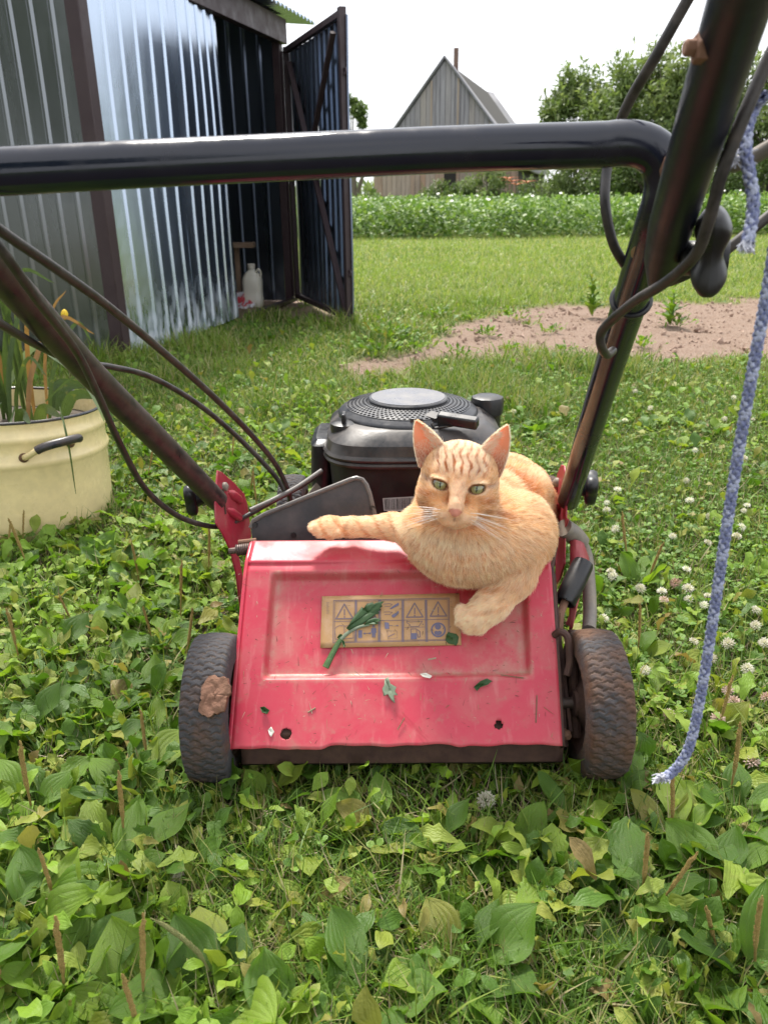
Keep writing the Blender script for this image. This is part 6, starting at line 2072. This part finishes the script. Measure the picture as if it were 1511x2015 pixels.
# ------------------------------------------------------------------ the potato crop
MAT_POTATO = leaf_material('potato_leaf', [(0, (.085, .165, .034)), (.5, (.14, .24, .052)), (.85, (.19, .29, .075)), (1, (.24, .32, .10))], .3, .5, 0)
sc = Scatter()
nP = 2600
PX = rng.uniform(-2.0, 17, nP); PY = 13.1+.08*0+rng.random(nP)**1.6*11+.25*wob(PX, PX*0, 1.2)
PY = PY-.035*PX
for i0 in range(0, nP, 200):
    bx, by = PX[i0:i0+200], PY[i0:i0+200]
    m_ = len(bx); kk = 34
    hh = np.repeat(rng.uniform(.44, .62, m_), kk)
    x = np.repeat(bx, kk)+rng.normal(0, .20, m_*kk); y = np.repeat(by, kk)+rng.normal(0, .20, m_*kk)
    rr2_ = np.hypot(x-np.repeat(bx, kk), y-np.repeat(by, kk))
    z = hh*rng.random(m_*kk)**.55*np.clip(1.05-(rr2_/.55)**2, .15, 1)
    n = m_*kk
    sc.add(SM[2], np.stack([x, y, z], 1).astype(np.float32), rots(rng.uniform(0, 6.28, n), rng.normal(.1, .55, n), rng.normal(0, .5, n)), rng.uniform(.06, .12, n), np.clip(rng.random(n)*.7+.3*(.5+.5*wob(x, y, 1.2)), 0, .99))
sc.build('potato_crop', MAT_POTATO, kind='stuff')
MAT_PETAL = NB('white_petal').set(Base_Color=(.72, .70, .66), Roughness=.7)
fl = MB()
for k in range(24):
    x = rng.uniform(-1, 10); y = 13.2+rng.random()**1.5*6
    c = Vector((x, y, rng.uniform(.52, .64)))
    fl.lathe([(.006, -.006), (.022, .004), (.026, .012), (.008, .016)], c, (rng.normal()*.3, -.5, 1), 7)
o = fl.build('potato_blossom', MAT_PETAL); o['kind'] = 'stuff'
# rough tall weeds between crop and barn
sc = Scatter()
n = 26000
X = rng.uniform(-1.5, 14, n); Y = rng.uniform(23.5, 28, n)
hz = .45+.30*wob(X, Y, .5, 3)+.25*wob(X, Y*0, 1.4, 1)
p = np.stack([X, Y, np.clip(hz, .1, 1.1)*rng.random(n)**.6], 1).astype(np.float32)
sc.add(SM[1], p, rots(rng.uniform(0, 6.28, n), rng.normal(.5, .5, n), rng.normal(0, .5, n)), rng.uniform(.08, .2, n), rng.random(n)*.99)
sc.build('tall_weeds', MAT_SHRUB, kind='stuff')

# ------------------------------------------------------------------ individual plantain rosettes
def leaf_mesh(shape, nm, mat, rnd=0.0):
    V, F, A = shape
    return np_mesh(nm, V, F, [mat], True, {'lv': ('FLOAT_VECTOR', np.concatenate([A, np.full((len(A), 1), rnd)], 1))})
PLM = [leaf_mesh(s_, 'leaf', MAT_PLANTAIN, .0) for s_ in PL]
def spike_mesh(mat, seed):
    r = np.random.default_rng(seed)
    mb = MB()
    L = .115
    bend = r.normal(0, .010)
    P = [Vector((bend*(q**2)*3, r.normal()*.0004, L*q)) for q in np.linspace(0, 1, 26)]
    rad = [.0013 if q < .42 else (.0023+.0003*math.sin(q*90))*min(1, (q-.42)*14+.3)*(1 if q < .9 else max(.25, (1-q)*9)) for q in np.linspace(0, 1, 26)]
    mb.tube(P, rad, 9)
    for k in range(230):                     # seeds standing proud of the spike
        q = r.uniform(.44, .985)
        c = P[int(q*25)].lerp(P[min(25, int(q*25)+1)], q*25 % 1)
        a = k*2.399
        rr = rad[min(25, int(q*25))]
        d = Vector((math.cos(a), math.sin(a), .35))
        o = c+d*rr*.85; s_ = Vector((-math.sin(a), math.cos(a), 0))*.0009; u = Vector((0, 0, .0013))
        mb.add([o-s_, o-u*.6, o+s_, o+u, o+d*.0011], [(0, 1, 4), (1, 2, 4), (2, 3, 4), (3, 0, 4)])
    return mb.mesh('seed_spike', [mat], smooth=0)
SPK = [spike_mesh(MAT_SPIKE, 1), spike_mesh(MAT_SPIKE, 2), spike_mesh(MAT_SPIKEG, 3)]
rp = np.random.default_rng(21)
def child(me, parent, M, nm):
    o = bpy.data.objects.new(nm, me); COL.objects.link(o)
    o.parent = parent; o.matrix_local = M
    return o
def plantain(c, size, nleaf, spikes, label, group, jag=False, lean=0.0):
    t = thing('plantain_plant', label, 'plantain', c, group)
    a0 = rp.uniform(0, 6.28)
    for k in range(nleaf):
        a = a0+k*2.39996+rp.normal(0, .25)
        el = rp.uniform(.05, .75)*(1-.5*k/nleaf)+.1
        s_ = size*rp.uniform(.7, 1.2)
        M = Matrix.Translation((rp.normal()*.003, rp.normal()*.003, .002+.001*k)) @ Matrix.Rotation(a, 4, 'Z') @ Matrix.Rotation(el, 4, 'X') @ Matrix.Rotation(rp.normal(0, .35), 4, 'Y') @ Matrix.Diagonal((s_*rp.uniform(.85, 1.2), s_, s_, 1))
        child(PLM[4 if jag else rp.integers(0, 4)], t, M, 'leaf')
    for k in range(spikes):
        s_ = rp.uniform(.7, 1.05)
        M = Matrix.Translation((rp.normal()*.008, rp.normal()*.008, 0)) @ Matrix.Rotation(rp.normal(0, .16), 4, 'X') @ Matrix.Rotation(rp.normal(0, .16), 4, 'Y') @ Matrix.Rotation(rp.uniform(0, 6), 4, 'Z') @ Matrix.Scale(s_, 4)
        q_ = int(rp.integers(0, 3)); child(SPK[2 if 'green' in label else q_ % 2], t, M, 'seed_spike')
    return t
GRP = 'broad-leaved weeds in the turf'
# (pixel x, y of the crown on the ground, leaf length, leaves, spikes, jagged?, label)
NAMED = [
 (150, 1985, .062, 8, 1, 0, 'plantain with a tall brown seed spike beside the twin-spiked one'),
 (40, 2000, .060, 8, 2, 0, 'plantain with two brown spikes side by side in the near corner under the pot side'),
 (272, 2040, .060, 7, 1, 0, 'plantain whose spike is cut off by the lower picture edge'),
 (275, 1560, .055, 8, 1, 0, 'plantain with a slim upright spike halfway between the pot and the left wheel'),
 (55, 1640, .060, 7, 1, 0, 'plantain with a thin spike at the far left of the turf, below the pot'),
 (420, 1990, .070, 8, 1, 0, 'big-leaved plantain with one green spike at the lower middle of the turf'),
 (925, 1930, .068, 8, 0, 0, 'large smooth-leaved plantain in the near middle of the turf'),
 (735, 1990, .062, 7, 0, 0, 'seven-leaved plantain at the middle of the lower picture edge'),
 (1255, 1800, .064, 10, 2, 1, 'jagged-leaved rosette with small spikes right of the grassy gap'),
 (1100, 1760, .058, 7, 0, 1, 'jagged-leaved rosette left of the spiked one under the right wheel'),
 (1330, 1660, .058, 8, 1, 0, 'plantain with a brown spike just below the rope end'),
 (1440, 1620, .055, 8, 1, 0, 'plantain with a slanting spike right of the rope end'),
 (1430, 1760, .058, 8, 0, 0, 'plantain with glossy overlapping leaves near the right picture edge'),
 (1470, 1960, .070, 9, 1, 0, 'large plantain with a leaning spike in the lower right corner'),
 (1210, 1570, .050, 7, 0, 0, 'plantain spreading its leaves against the right wheel'),
 (1130, 1625, .048, 7, 0, 0, 'small rosette in front of the right wheel'),
 (1290, 1380, .046, 6, 0, 0, 'plantain between the right wheel and the hanging rope'),
 (1400, 1450, .050, 7, 1, 0, 'plantain with one brown spike behind the rope end'),
 (1250, 1300, .042, 6, 1, 0, 'slim-spiked plantain beside the top of the right wheel'),
 (90, 1850, .070, 8, 0, 0, 'large spikeless plantain at the left picture edge near the twin-spiked one'),
 (250, 1750, .066, 7, 0, 0, 'plantain with long folded leaves left of the white stone'),
 (60, 1470, .060, 8, 0, 0, 'spikeless plantain at the left picture edge midway below the pot'),
 (190, 1440, .056, 8, 0, 0, 'plantain with long pointed leaves left of the left wheel'),
 (300, 1400, .050, 7, 0, 0, 'plantain close beside the left wheel'),
 (120, 1300, .052, 8, 0, 0, 'plantain in the thick leaves below the pot'),
 (280, 1240, .046, 7, 0, 0, 'plantain just behind the left wheel'),
 (60, 1190, .050, 7, 0, 0, 'plantain at the foot of the cream pot'),
 (200, 1130, .044, 7, 0, 0, 'plantain between the cream pot and the red bracket'),
 (340, 1140, .044, 6, 0, 0, 'plantain in front of the red bracket'),
 (520, 1600, .048, 6, 0, 0, 'six-leaved plantain before the left end of the flap'),
 (620, 1690, .050, 6, 0, 0, 'six-leaved plantain in the shade before the flap'),
 (860, 1690, .050, 7, 0, 0, 'plantain in the shade below the middle of the flap'),
 (740, 1640, .046, 6, 0, 0, 'dark rosette right under the torn flap lip'),
 (1010, 1690, .050, 7, 0, 0, 'dark plantain before the right end of the flap'),
]
for px, py, sz, nl, ns_, jg, lb in NAMED:
    c = atZ(px, min(py, 2030)); c.z = float(gheight(np.array(c.x), np.array(c.y)))
    plantain(c, sz*1.3, nl, ns_, lb, GRP, bool(jg))
ZONES = [(60, 1080, 'at the foot of the enamel pot'), (330, 1090, 'between the pot and the red bracket'), (150, 1200, 'on the open turf in front of the pot'), (300, 1250, 'behind the left wheel'), (290, 1400, 'beside the left wheel'), (80, 1400, 'near the left picture edge level with the wheels'),
 (330, 1720, 'around the pale stone'), (120, 1640, 'left of the pale stone'), (100, 1900, 'in the lower left corner'), (420, 1900, 'below the pale stone'), (560, 1580, 'under the left end of the flap'), (780, 1600, 'under the middle of the flap'), (1000, 1600, 'under the right end of the flap'),
 (640, 1800, 'in the lower middle by the grassy gap'), (900, 1850, 'right of the grassy gap'), (1200, 1600, 'in front of the right wheel'), (1280, 1350, 'beside the right wheel'), (1350, 1560, 'below the frayed rope end'), (1450, 1400, 'right of the hanging rope'), (1250, 1100, 'beside the rubber lever grip'), (1450, 1100, 'right of the rope in the clover'),
 (1200, 1850, 'in the lower right among jagged leaves'), (1430, 1900, 'in the lower right corner'), (1280, 960, 'below the right clamp knob'), (1430, 880, 'far right behind the rope'), (1180, 830, 'behind the upright handle'), (640, 760, 'in the lawn behind the engine'), (960, 740, 'in the lawn behind the filler cap'), (300, 800, 'under the drooping cables'), (250, 960, 'behind the pot handle')]
ZONES = [(atZ(a, b), t_) for a, b, t_ in ZONES]
def zone(x, y): return min(ZONES, key=lambda z_: ((z_[0].x-x)**2+(z_[0].y-y)**2)/max(.3, z_[0].y)**2)[1]
NUM = {5: 'five', 6: 'six', 7: 'seven', 8: 'eight', 9: 'nine'}
EXTRA = 'plantain rosettes scattered through the turf'
place = []
tries = 0
while len(place) < 110 and tries < 6000:
    tries += 1
    y = .36*(2.3/.36)**rp.random(); x = rp.uniform(-1, 1)*(.54*y+.1)
    if not free(np.array(x), np.array(y)): continue
    if lushness(np.array(x), np.array(y)) < .45 or (abs(x-.02) < .19 and y > .7): continue
    if any(math.hypot(x-a, y-b) < .045+.02*y for a, b in place): continue
    place.append((x, y))
for x, y in place:
    c = Vector((x, y, float(gheight(np.array(x), np.array(y)))))
    s_, nl_, sp_n, jg_ = rp.uniform(.044, .074), int(rp.integers(6, 9)), int(rp.random() < .30), bool(rp.random() < .4)
    lb_ = ('small' if s_ < .054 else 'mid-sized' if s_ < .064 else 'large')+(' jagged' if jg_ else ' smooth')+' '+NUM[nl_]+'-leaved rosette '+('with a spike ' if sp_n else '')+zone(x, y)
    plantain(c, s_, nl_, sp_n, lb_, EXTRA, jg_)

# two upright weeds standing at the edge of the bare earth
WLM = leaf_mesh(SM[3], 'leaf', MAT_WEED)
def upright_weed(c, h, n, label):
    t = thing('upright_weed', label, 'weed', c, 'upright weeds at the bare earth')
    top = Vector((rp.normal()*.03, rp.normal()*.02, h))
    st = MB().tube(spline([c, c+top*.5+Vector((.01, 0, 0)), c+top], 5), .0022, 6).build('stem', MAT_STEM, t)
    for k in range(n):
        q = (k+.5)/n
        a = k*2.4
        s_ = (.085*(1-q)+.03)*rp.uniform(.8, 1.2)
        M = Matrix.Translation(top*q) @ Matrix.Rotation(a, 4, 'Z') @ Matrix.Rotation(rp.uniform(.2, .8), 4, 'X') @ Matrix.Scale(s_, 4)
        child(WLM, t, M, 'leaf')
upright_weed(atZ(1165, 622), .23, 34, 'tall leafy weed growing at the far edge of the bare earth')
upright_weed(atZ(1318, 640), .17, 24, 'shorter leafy weed behind the upright handle on the bare earth')
# ------------------------------------------------------------------ white clover heads
def clover_head_mesh(mat, n, seed):
    r = np.random.default_rng(seed)
    mb = MB()
    for k in range(n):
        z = 1-1.55*(k+.5)/n; a = k*2.39996
        q = math.sqrt(max(0, 1-z*z))
        d = Vector((q*math.cos(a), q*math.sin(a), z*.85)); s_ = Vector((-math.sin(a), math.cos(a), 0)); u = d.cross(s_)
        L = .0085*r.uniform(.85, 1.12); w_ = .0016
        o = d*.002
        mb.add([o, o+d*L*.6+s_*w_, o+d*L+u*.0006, o+d*L*.6-s_*w_, o+d*L*.72+u*.0016], [(0, 1, 4), (1, 2, 4), (2, 3, 4), (3, 0, 4)])
    return mb.mesh('blossom', [mat], smooth=0)
MAT_CLW = leaf_material('clover_petal', [(0, (.60, .56, .48)), (1, (.80, .78, .74))], .25, .7, 0)
MAT_CLP = leaf_material('faded_clover_petal', [(0, (.42, .26, .20)), (1, (.60, .46, .42))], .2, .8, 0)
CLM = [clover_head_mesh(MAT_CLW, 46, 1), clover_head_mesh(MAT_CLW, 38, 2), clover_head_mesh(MAT_CLP, 34, 3)]
stem_me = MB().tube([Vector((0, 0, -.035)), Vector((.001, 0, -.018)), Vector((0, 0, 0))], .0007, 5).mesh('stem', [MAT_STEM])
def clover(c, s_, kind, label, group):
    t = thing('clover_flower', label, 'flower', c, group)
    M = Matrix.Rotation(rp.normal(0, .3), 4, 'X') @ Matrix.Rotation(rp.normal(0, .3), 4, 'Y') @ Matrix.Scale(s_, 4)
    child(CLM[kind], t, M, 'blossom'); child(stem_me, t, M, 'stem')
for zx, zy, kd in ((1028, 60, 0), (80, 190, 0), (1215, 200, 0), (1010, 245, 1), (325, 450, 0), (340, 485, 0), (535, 570, 0), (685, 590, 0), (700, 650, 2), (870, 570, 0), (875, 645, 1), (985, 685, 1), (275, 780, 0), (910, 945, 1), (1155, 960, 0), (1350, 830, 0), (1355, 720, 1), (1035, 1065, 0), (1290, 1140, 0), (570, 1150, 0), (1150, 1290, 2), (1190, 1365, 2), (1410, 955, 0), (1425, 1340, 2), (1080, 1490, 2), (1320, 1800, 2), (735, 1460, 2), (860, 435, 1), (1010, 620, 1), (780, 530, 2)):
    px, py = 1111+zx/3.598, 1000+zy/3.598
    p = atZ(px, py, .03)
    s_ = (1.0 if kd != 1 else .8)*rp.uniform(.85, 1.1)
    lbl = ('small ' if s_ < .9 else 'full ')+('faded pinkish clover head ' if kd == 2 else 'loose white clover head ' if kd == 1 else 'round white clover head ')+zone(p.x, p.y)
    clover(p, s_, kd, lbl, 'faded clover heads' if kd == 2 else 'white clover heads')
for k in range(28):
    px, py = rp.uniform(1130, 1510), rp.uniform(760, 1080)
    if k > 20: px, py = rp.uniform(540, 1050), rp.uniform(700, 860)
    p = atZ(px, py, .035)
    if free(np.array(p.x), np.array(p.y)): s_, kd = rp.uniform(.7, 1.1), int(rp.random() < .4); clover(p, s_, kd, ('tiny ' if s_ < .83 else 'small ' if s_ < .97 else 'bigger ')+('loose' if kd else 'round')+' white clover head '+zone(p.x, p.y), 'white clover heads')
p = atZ(956, 1575, .02)
clover(p, 1.15, 0, 'lone white clover head in the shade under the flap', None)

# ------------------------------------------------------------------ small single things
MAT_STONE = dirty('pale_stone', (.42, .38, .31), (.30, .25, .19), .4, 40, .8, bump=.4)
c = atZ(346, 1734, .017)
st_ = []
for i in range(12):
    row = []
    for j in range(20):
        th, ph = math.pi*i/11, 2*math.pi*j/20
        r_ = 1+.12*math.sin(3*ph+2*th)+.08*math.sin(5*th-ph)
        row.append(c+Vector((.0150*r_*math.sin(th)*math.cos(ph), .011*r_*math.sin(th)*math.sin(ph), .011*r_*math.cos(th))))
    row.append(row[0]); st_.append(row)
_tag(MB().grid(st_).build('stone', MAT_STONE, smooth=60), 'small pale stone lying in the grass in front of the mower', 'stone')
# clod of dried earth stuck on the left tyre
MAT_MUD = dirty('dried_mud', (.16, .075, .045), (.24, .13, .085), .5, 60, .95, bump=.9, bscale=240, bdist=.002)
cm = atY(413, 1362, .717)
tn = (cm-RWL); tn.x = 0; tn.normalize(); tx = Vector((1, 0, 0)); tu = tn.cross(tx)
base = RWL+tn*.0850+tx*(cm.x-RWL.x)
rj = random.Random(8)
jag = [1+rj.uniform(-.05, .05)+.06*math.sin(3*q+1)+.05*math.sin(7*q) for q in np.linspace(0, 2*math.pi, 44, endpoint=False)]
rows = []
for i in range(9):
    q = i/8
    row = []
    for j in range(44):
        a = 2*math.pi*j/44
        e = (abs(math.cos(a))**4+abs(math.sin(a))**4)**-.22*.92*(1+(jag[j]-1)*q)
        hgt = .0042+.0007*math.sin(a*2+q*5)+.0009*math.sin(a*5-q*9)*q
        xx, uu_ = q*e*.0150*math.cos(a)+.003*q*math.sin(a), q*e*.0215*math.sin(a)
        drop = uu_*uu_/(2*.088)
        row.append(base+tx*xx+tu*uu_+tn*(hgt-drop+.0015*q*q))
    row.append(row[0]); rows.append(row)
    if i == 8: rows.append([p-tn*.005 for p in row])
_tag(MB().grid(rows).build('earth_clod', MAT_MUD, smooth=40, solid=.002), 'flat brown clod of dried earth stuck to the left tyre tread', 'clod')

# torn leaf across the warning label
MAT_CUT = leaf_material('cut_leaf', [(0, (.035, .085, .028)), (1, (.05, .11, .035))], .15, .5, 0)
MAT_CUTP = leaf_material('cut_leaf_underside', [(0, (.17, .22, .15)), (1, (.20, .25, .17))], .15, .6, 0)
MAT_STALK = leaf_material('cut_stalk', [(0, (.07, .15, .05)), (1, (.09, .17, .06))], .15, .4, .4)
def flat_leaf(name, outline, mat, parent=None, h0=.0015, curl=.004, label=None, cat=None, group=None, plane=None):
    plane = plane or (lambda X_, Y_, h: lab(X_, Y_, h))
    cx_ = sum(p[0] for p in outline)/len(outline); cy_ = sum(p[1] for p in outline)/len(outline)
    rows = []
    sz_ = max(max(abs(p[0]-cx_), abs(p[1]-cy_)) for p in outline)
    for q in (.001, .35, .7, 1.0):
        row = []
        for (X_, Y_) in outline+[outline[0]]:
            x_, y_ = cx_+(X_-cx_)*q, cy_+(Y_-cy_)*q
            row.append(plane(x_, y_, h0+curl*(.25+.75*q*q*(.5+.5*math.sin(X_*.021+Y_*.034)))*(1 if q > .01 else .3)))
        rows.append(row)
    mb = MB().grid(rows)
    off = OFF[parent.name] if parent is not None else Vector((0, 0, 0))
    A = [(0, 0, .5)]*len(mb.v)
    o = link_mesh(name, np_mesh(name, [p-off for p in mb.v], mb.f, [mat], True, {'lv': ('FLOAT_VECTOR', A)}), parent)
    md = o.modifiers.new('solid', 'SOLIDIFY'); md.thickness = .0003; md.offset = 0
    if label: _tag(o, label, cat, group)
    return o
torn = thing('torn_leaf', 'large torn green leaf with its stalk lying across the warning label', 'leaf', lab(400, 400))
flat_leaf('blade', [(310, 435), (345, 385), (390, 310), (440, 255), (462, 222), (480, 238), (510, 195), (545, 183), (578, 175), (575, 195), (630, 172), (684, 168), (655, 200), (668, 215), (640, 235), (655, 252), (622, 270), (640, 285), (595, 300), (560, 330), (520, 360), (470, 395), (400, 425), (340, 458)], MAT_CUT, torn, .002, .006)
flat_leaf('blade', [(480, 405), (530, 350), (590, 330), (640, 340), (652, 362), (610, 375), (640, 385), (590, 398), (540, 395)], MAT_CUT, torn, .003, .004)
flat_leaf('blade', [(218, 530), (240, 495), (265, 490), (272, 520), (245, 540)], MAT_CUT, torn, .003, .004)
flat_leaf('blade', [(258, 545), (290, 560), (300, 610), (285, 630), (275, 595)], MAT_CUT, torn, .003, .004)
def stalk(pts, w0, w1, mat, h=.003):
    P = [lab(x_, y_, h) for x_, y_ in pts]
    P = spline(P, 6)
    V, F, A = [], [], []
    n = len(P)
    for i, p in enumerate(P):
        t = (P[min(i+1, n-1)]-P[max(i-1, 0)]).normalized(); s_ = FN.cross(t).normalized()
        w_ = w0+(w1-w0)*i/(n-1)
        for k_ in range(8):
            a = 2*math.pi*k_/8
            V.append(p+s_*math.cos(a)*w_+FN*(math.sin(a)*w_*.45+w_*.3)); A.append((math.cos(a), i/n, .5))
    F = [(i*8+k_, i*8+(k_+1) % 8, (i+1)*8+(k_+1) % 8, (i+1)*8+k_) for i in range(n-1) for k_ in range(8)]
    off = OFF[torn.name]
    return link_mesh('stalk', np_mesh('stalk', [p-off for p in V], F, [mat], True, {'lv': ('FLOAT_VECTOR', A)}), torn)
stalk([(105, 825), (150, 735), (210, 620), (255, 545)], .0042, .0028, MAT_STALK)
stalk([(255, 545), (330, 480), (430, 425), (540, 400)], .0026, .0016, MAT_CUTP)
flat_leaf('leaf_scrap', [(1298, 500), (1320, 470), (1345, 480), (1400, 490), (1422, 520), (1415, 575), (1395, 610), (1370, 595), (1320, 585), (1292, 555)], MAT_CUT, None, .001, .0025, 'small dark green leaf scrap below the cat paw at the label corner', 'leaf')
fl_ = lambda X_, Y_, h: onflap(X_, Y_, h+.0006)
flat_leaf('fallen_leaf', [(757, 1336), (764, 1331), (768, 1345), (780, 1352), (777, 1360), (783, 1368), (775, 1368), (777, 1384), (770, 1378), (763, 1366), (755, 1370), (752, 1355), (756, 1348)], MAT_CUTP, None, .0008, .003, 'pale lobed leaf lying below the pressed panel of the flap', 'leaf', plane=fl_)
flat_leaf('leaf_scrap', [(932, 1352), (945, 1340), (958, 1335), (968, 1340), (960, 1347), (945, 1352), (938, 1360)], MAT_CUT, None, .0008, .004, 'crumpled green scrap near the lower right of the flap', 'leaf', plane=fl_)
flat_leaf('leaf_scrap', [(512, 1392), (520, 1390), (531, 1398), (526, 1405), (516, 1402)], MAT_CUT, None, .0008, .004, 'small green scrap near the lower left of the flap', 'leaf', plane=fl_)
MAT_BITS = NB('white_petal_bit').set(Base_Color=(.66, .64, .56), Roughness=.7)
flat_leaf('petal', [(826, 1326), (838, 1324), (850, 1330), (846, 1335), (832, 1332)], MAT_BITS, None, .0008, .002, 'white petal bit on the lower edge of the pressed panel', 'petal', plane=fl_)
flat_leaf('petal', [(528, 1436), (534, 1430), (540, 1440), (534, 1450), (530, 1446)], MAT_BITS, None, .0008, .003, 'white petal bit near the hole at the flap corner', 'petal', plane=fl_)
# clippings, straws and crumbs strewn on the flap
sc = Scatter()
n = 460
bx_ = np.array([[*onflap(rng.uniform(470, 1090), rng.uniform(1120, 1465), .0)] for _ in range(n)])
uvw = [flapuv(Vector(p)) for p in bx_]
hgt = np.array([-.0095*(rl+.02 < u < rr2-.02 and rb_+.03 < v_ < rt-.03) for u, v_ in uvw])
bx_ = bx_+np.array(FN)[None]*(hgt[:, None]+.0016)
U_ = (BRc-BLc).normalized(); W_ = FN.cross(U_)
ang = rng.uniform(0, 6.28, n)
R = np.zeros((n, 3, 3), np.float32)
ca_, sa_ = np.cos(ang)[:, None], np.sin(ang)[:, None]
R[:, :, 2] = np.array(U_)*ca_+np.array(W_)*sa_; R[:, :, 0] = -np.array(U_)*sa_+np.array(W_)*ca_; R[:, :, 1] = np.array(FN)
h = rng.gamma(1.4, .0026, n).clip(.0008, .020)
sc.add(GR[0], bx_.astype(np.float32), R, np.stack([rng.uniform(.004, .014, n)*.6, h*.1, h], 1), rng.random(n))
MAT_CLIP = leaf_material('clipping', [(0, (.05, .035, .025)), (.45, (.10, .06, .04)), (.55, (.06, .10, .03)), (.8, (.30, .25, .14)), (1, (.45, .42, .33))], .1, .8, 0)
sc.build('grass_clippings', MAT_CLIP, kind='stuff')
for pts_, w_ in (([(1056, 1368), (1055, 1400), (1054, 1422)], .0006), ([(842, 1298), (858, 1295)], .0010), ([(606, 1402), (621, 1393)], .0009), ([(985, 1328), (1030, 1334)], .0006), ([(782, 1436), (796, 1412)], .0006)):
    P = [onflap(x_, y_, .0012) if y_ > 1110 else ontop(x_, y_, .0012) for x_, y_ in pts_]
    _tag(MB().tube(P, w_, 5).build('straw_bit', MAT_STRAW), kind='stuff')
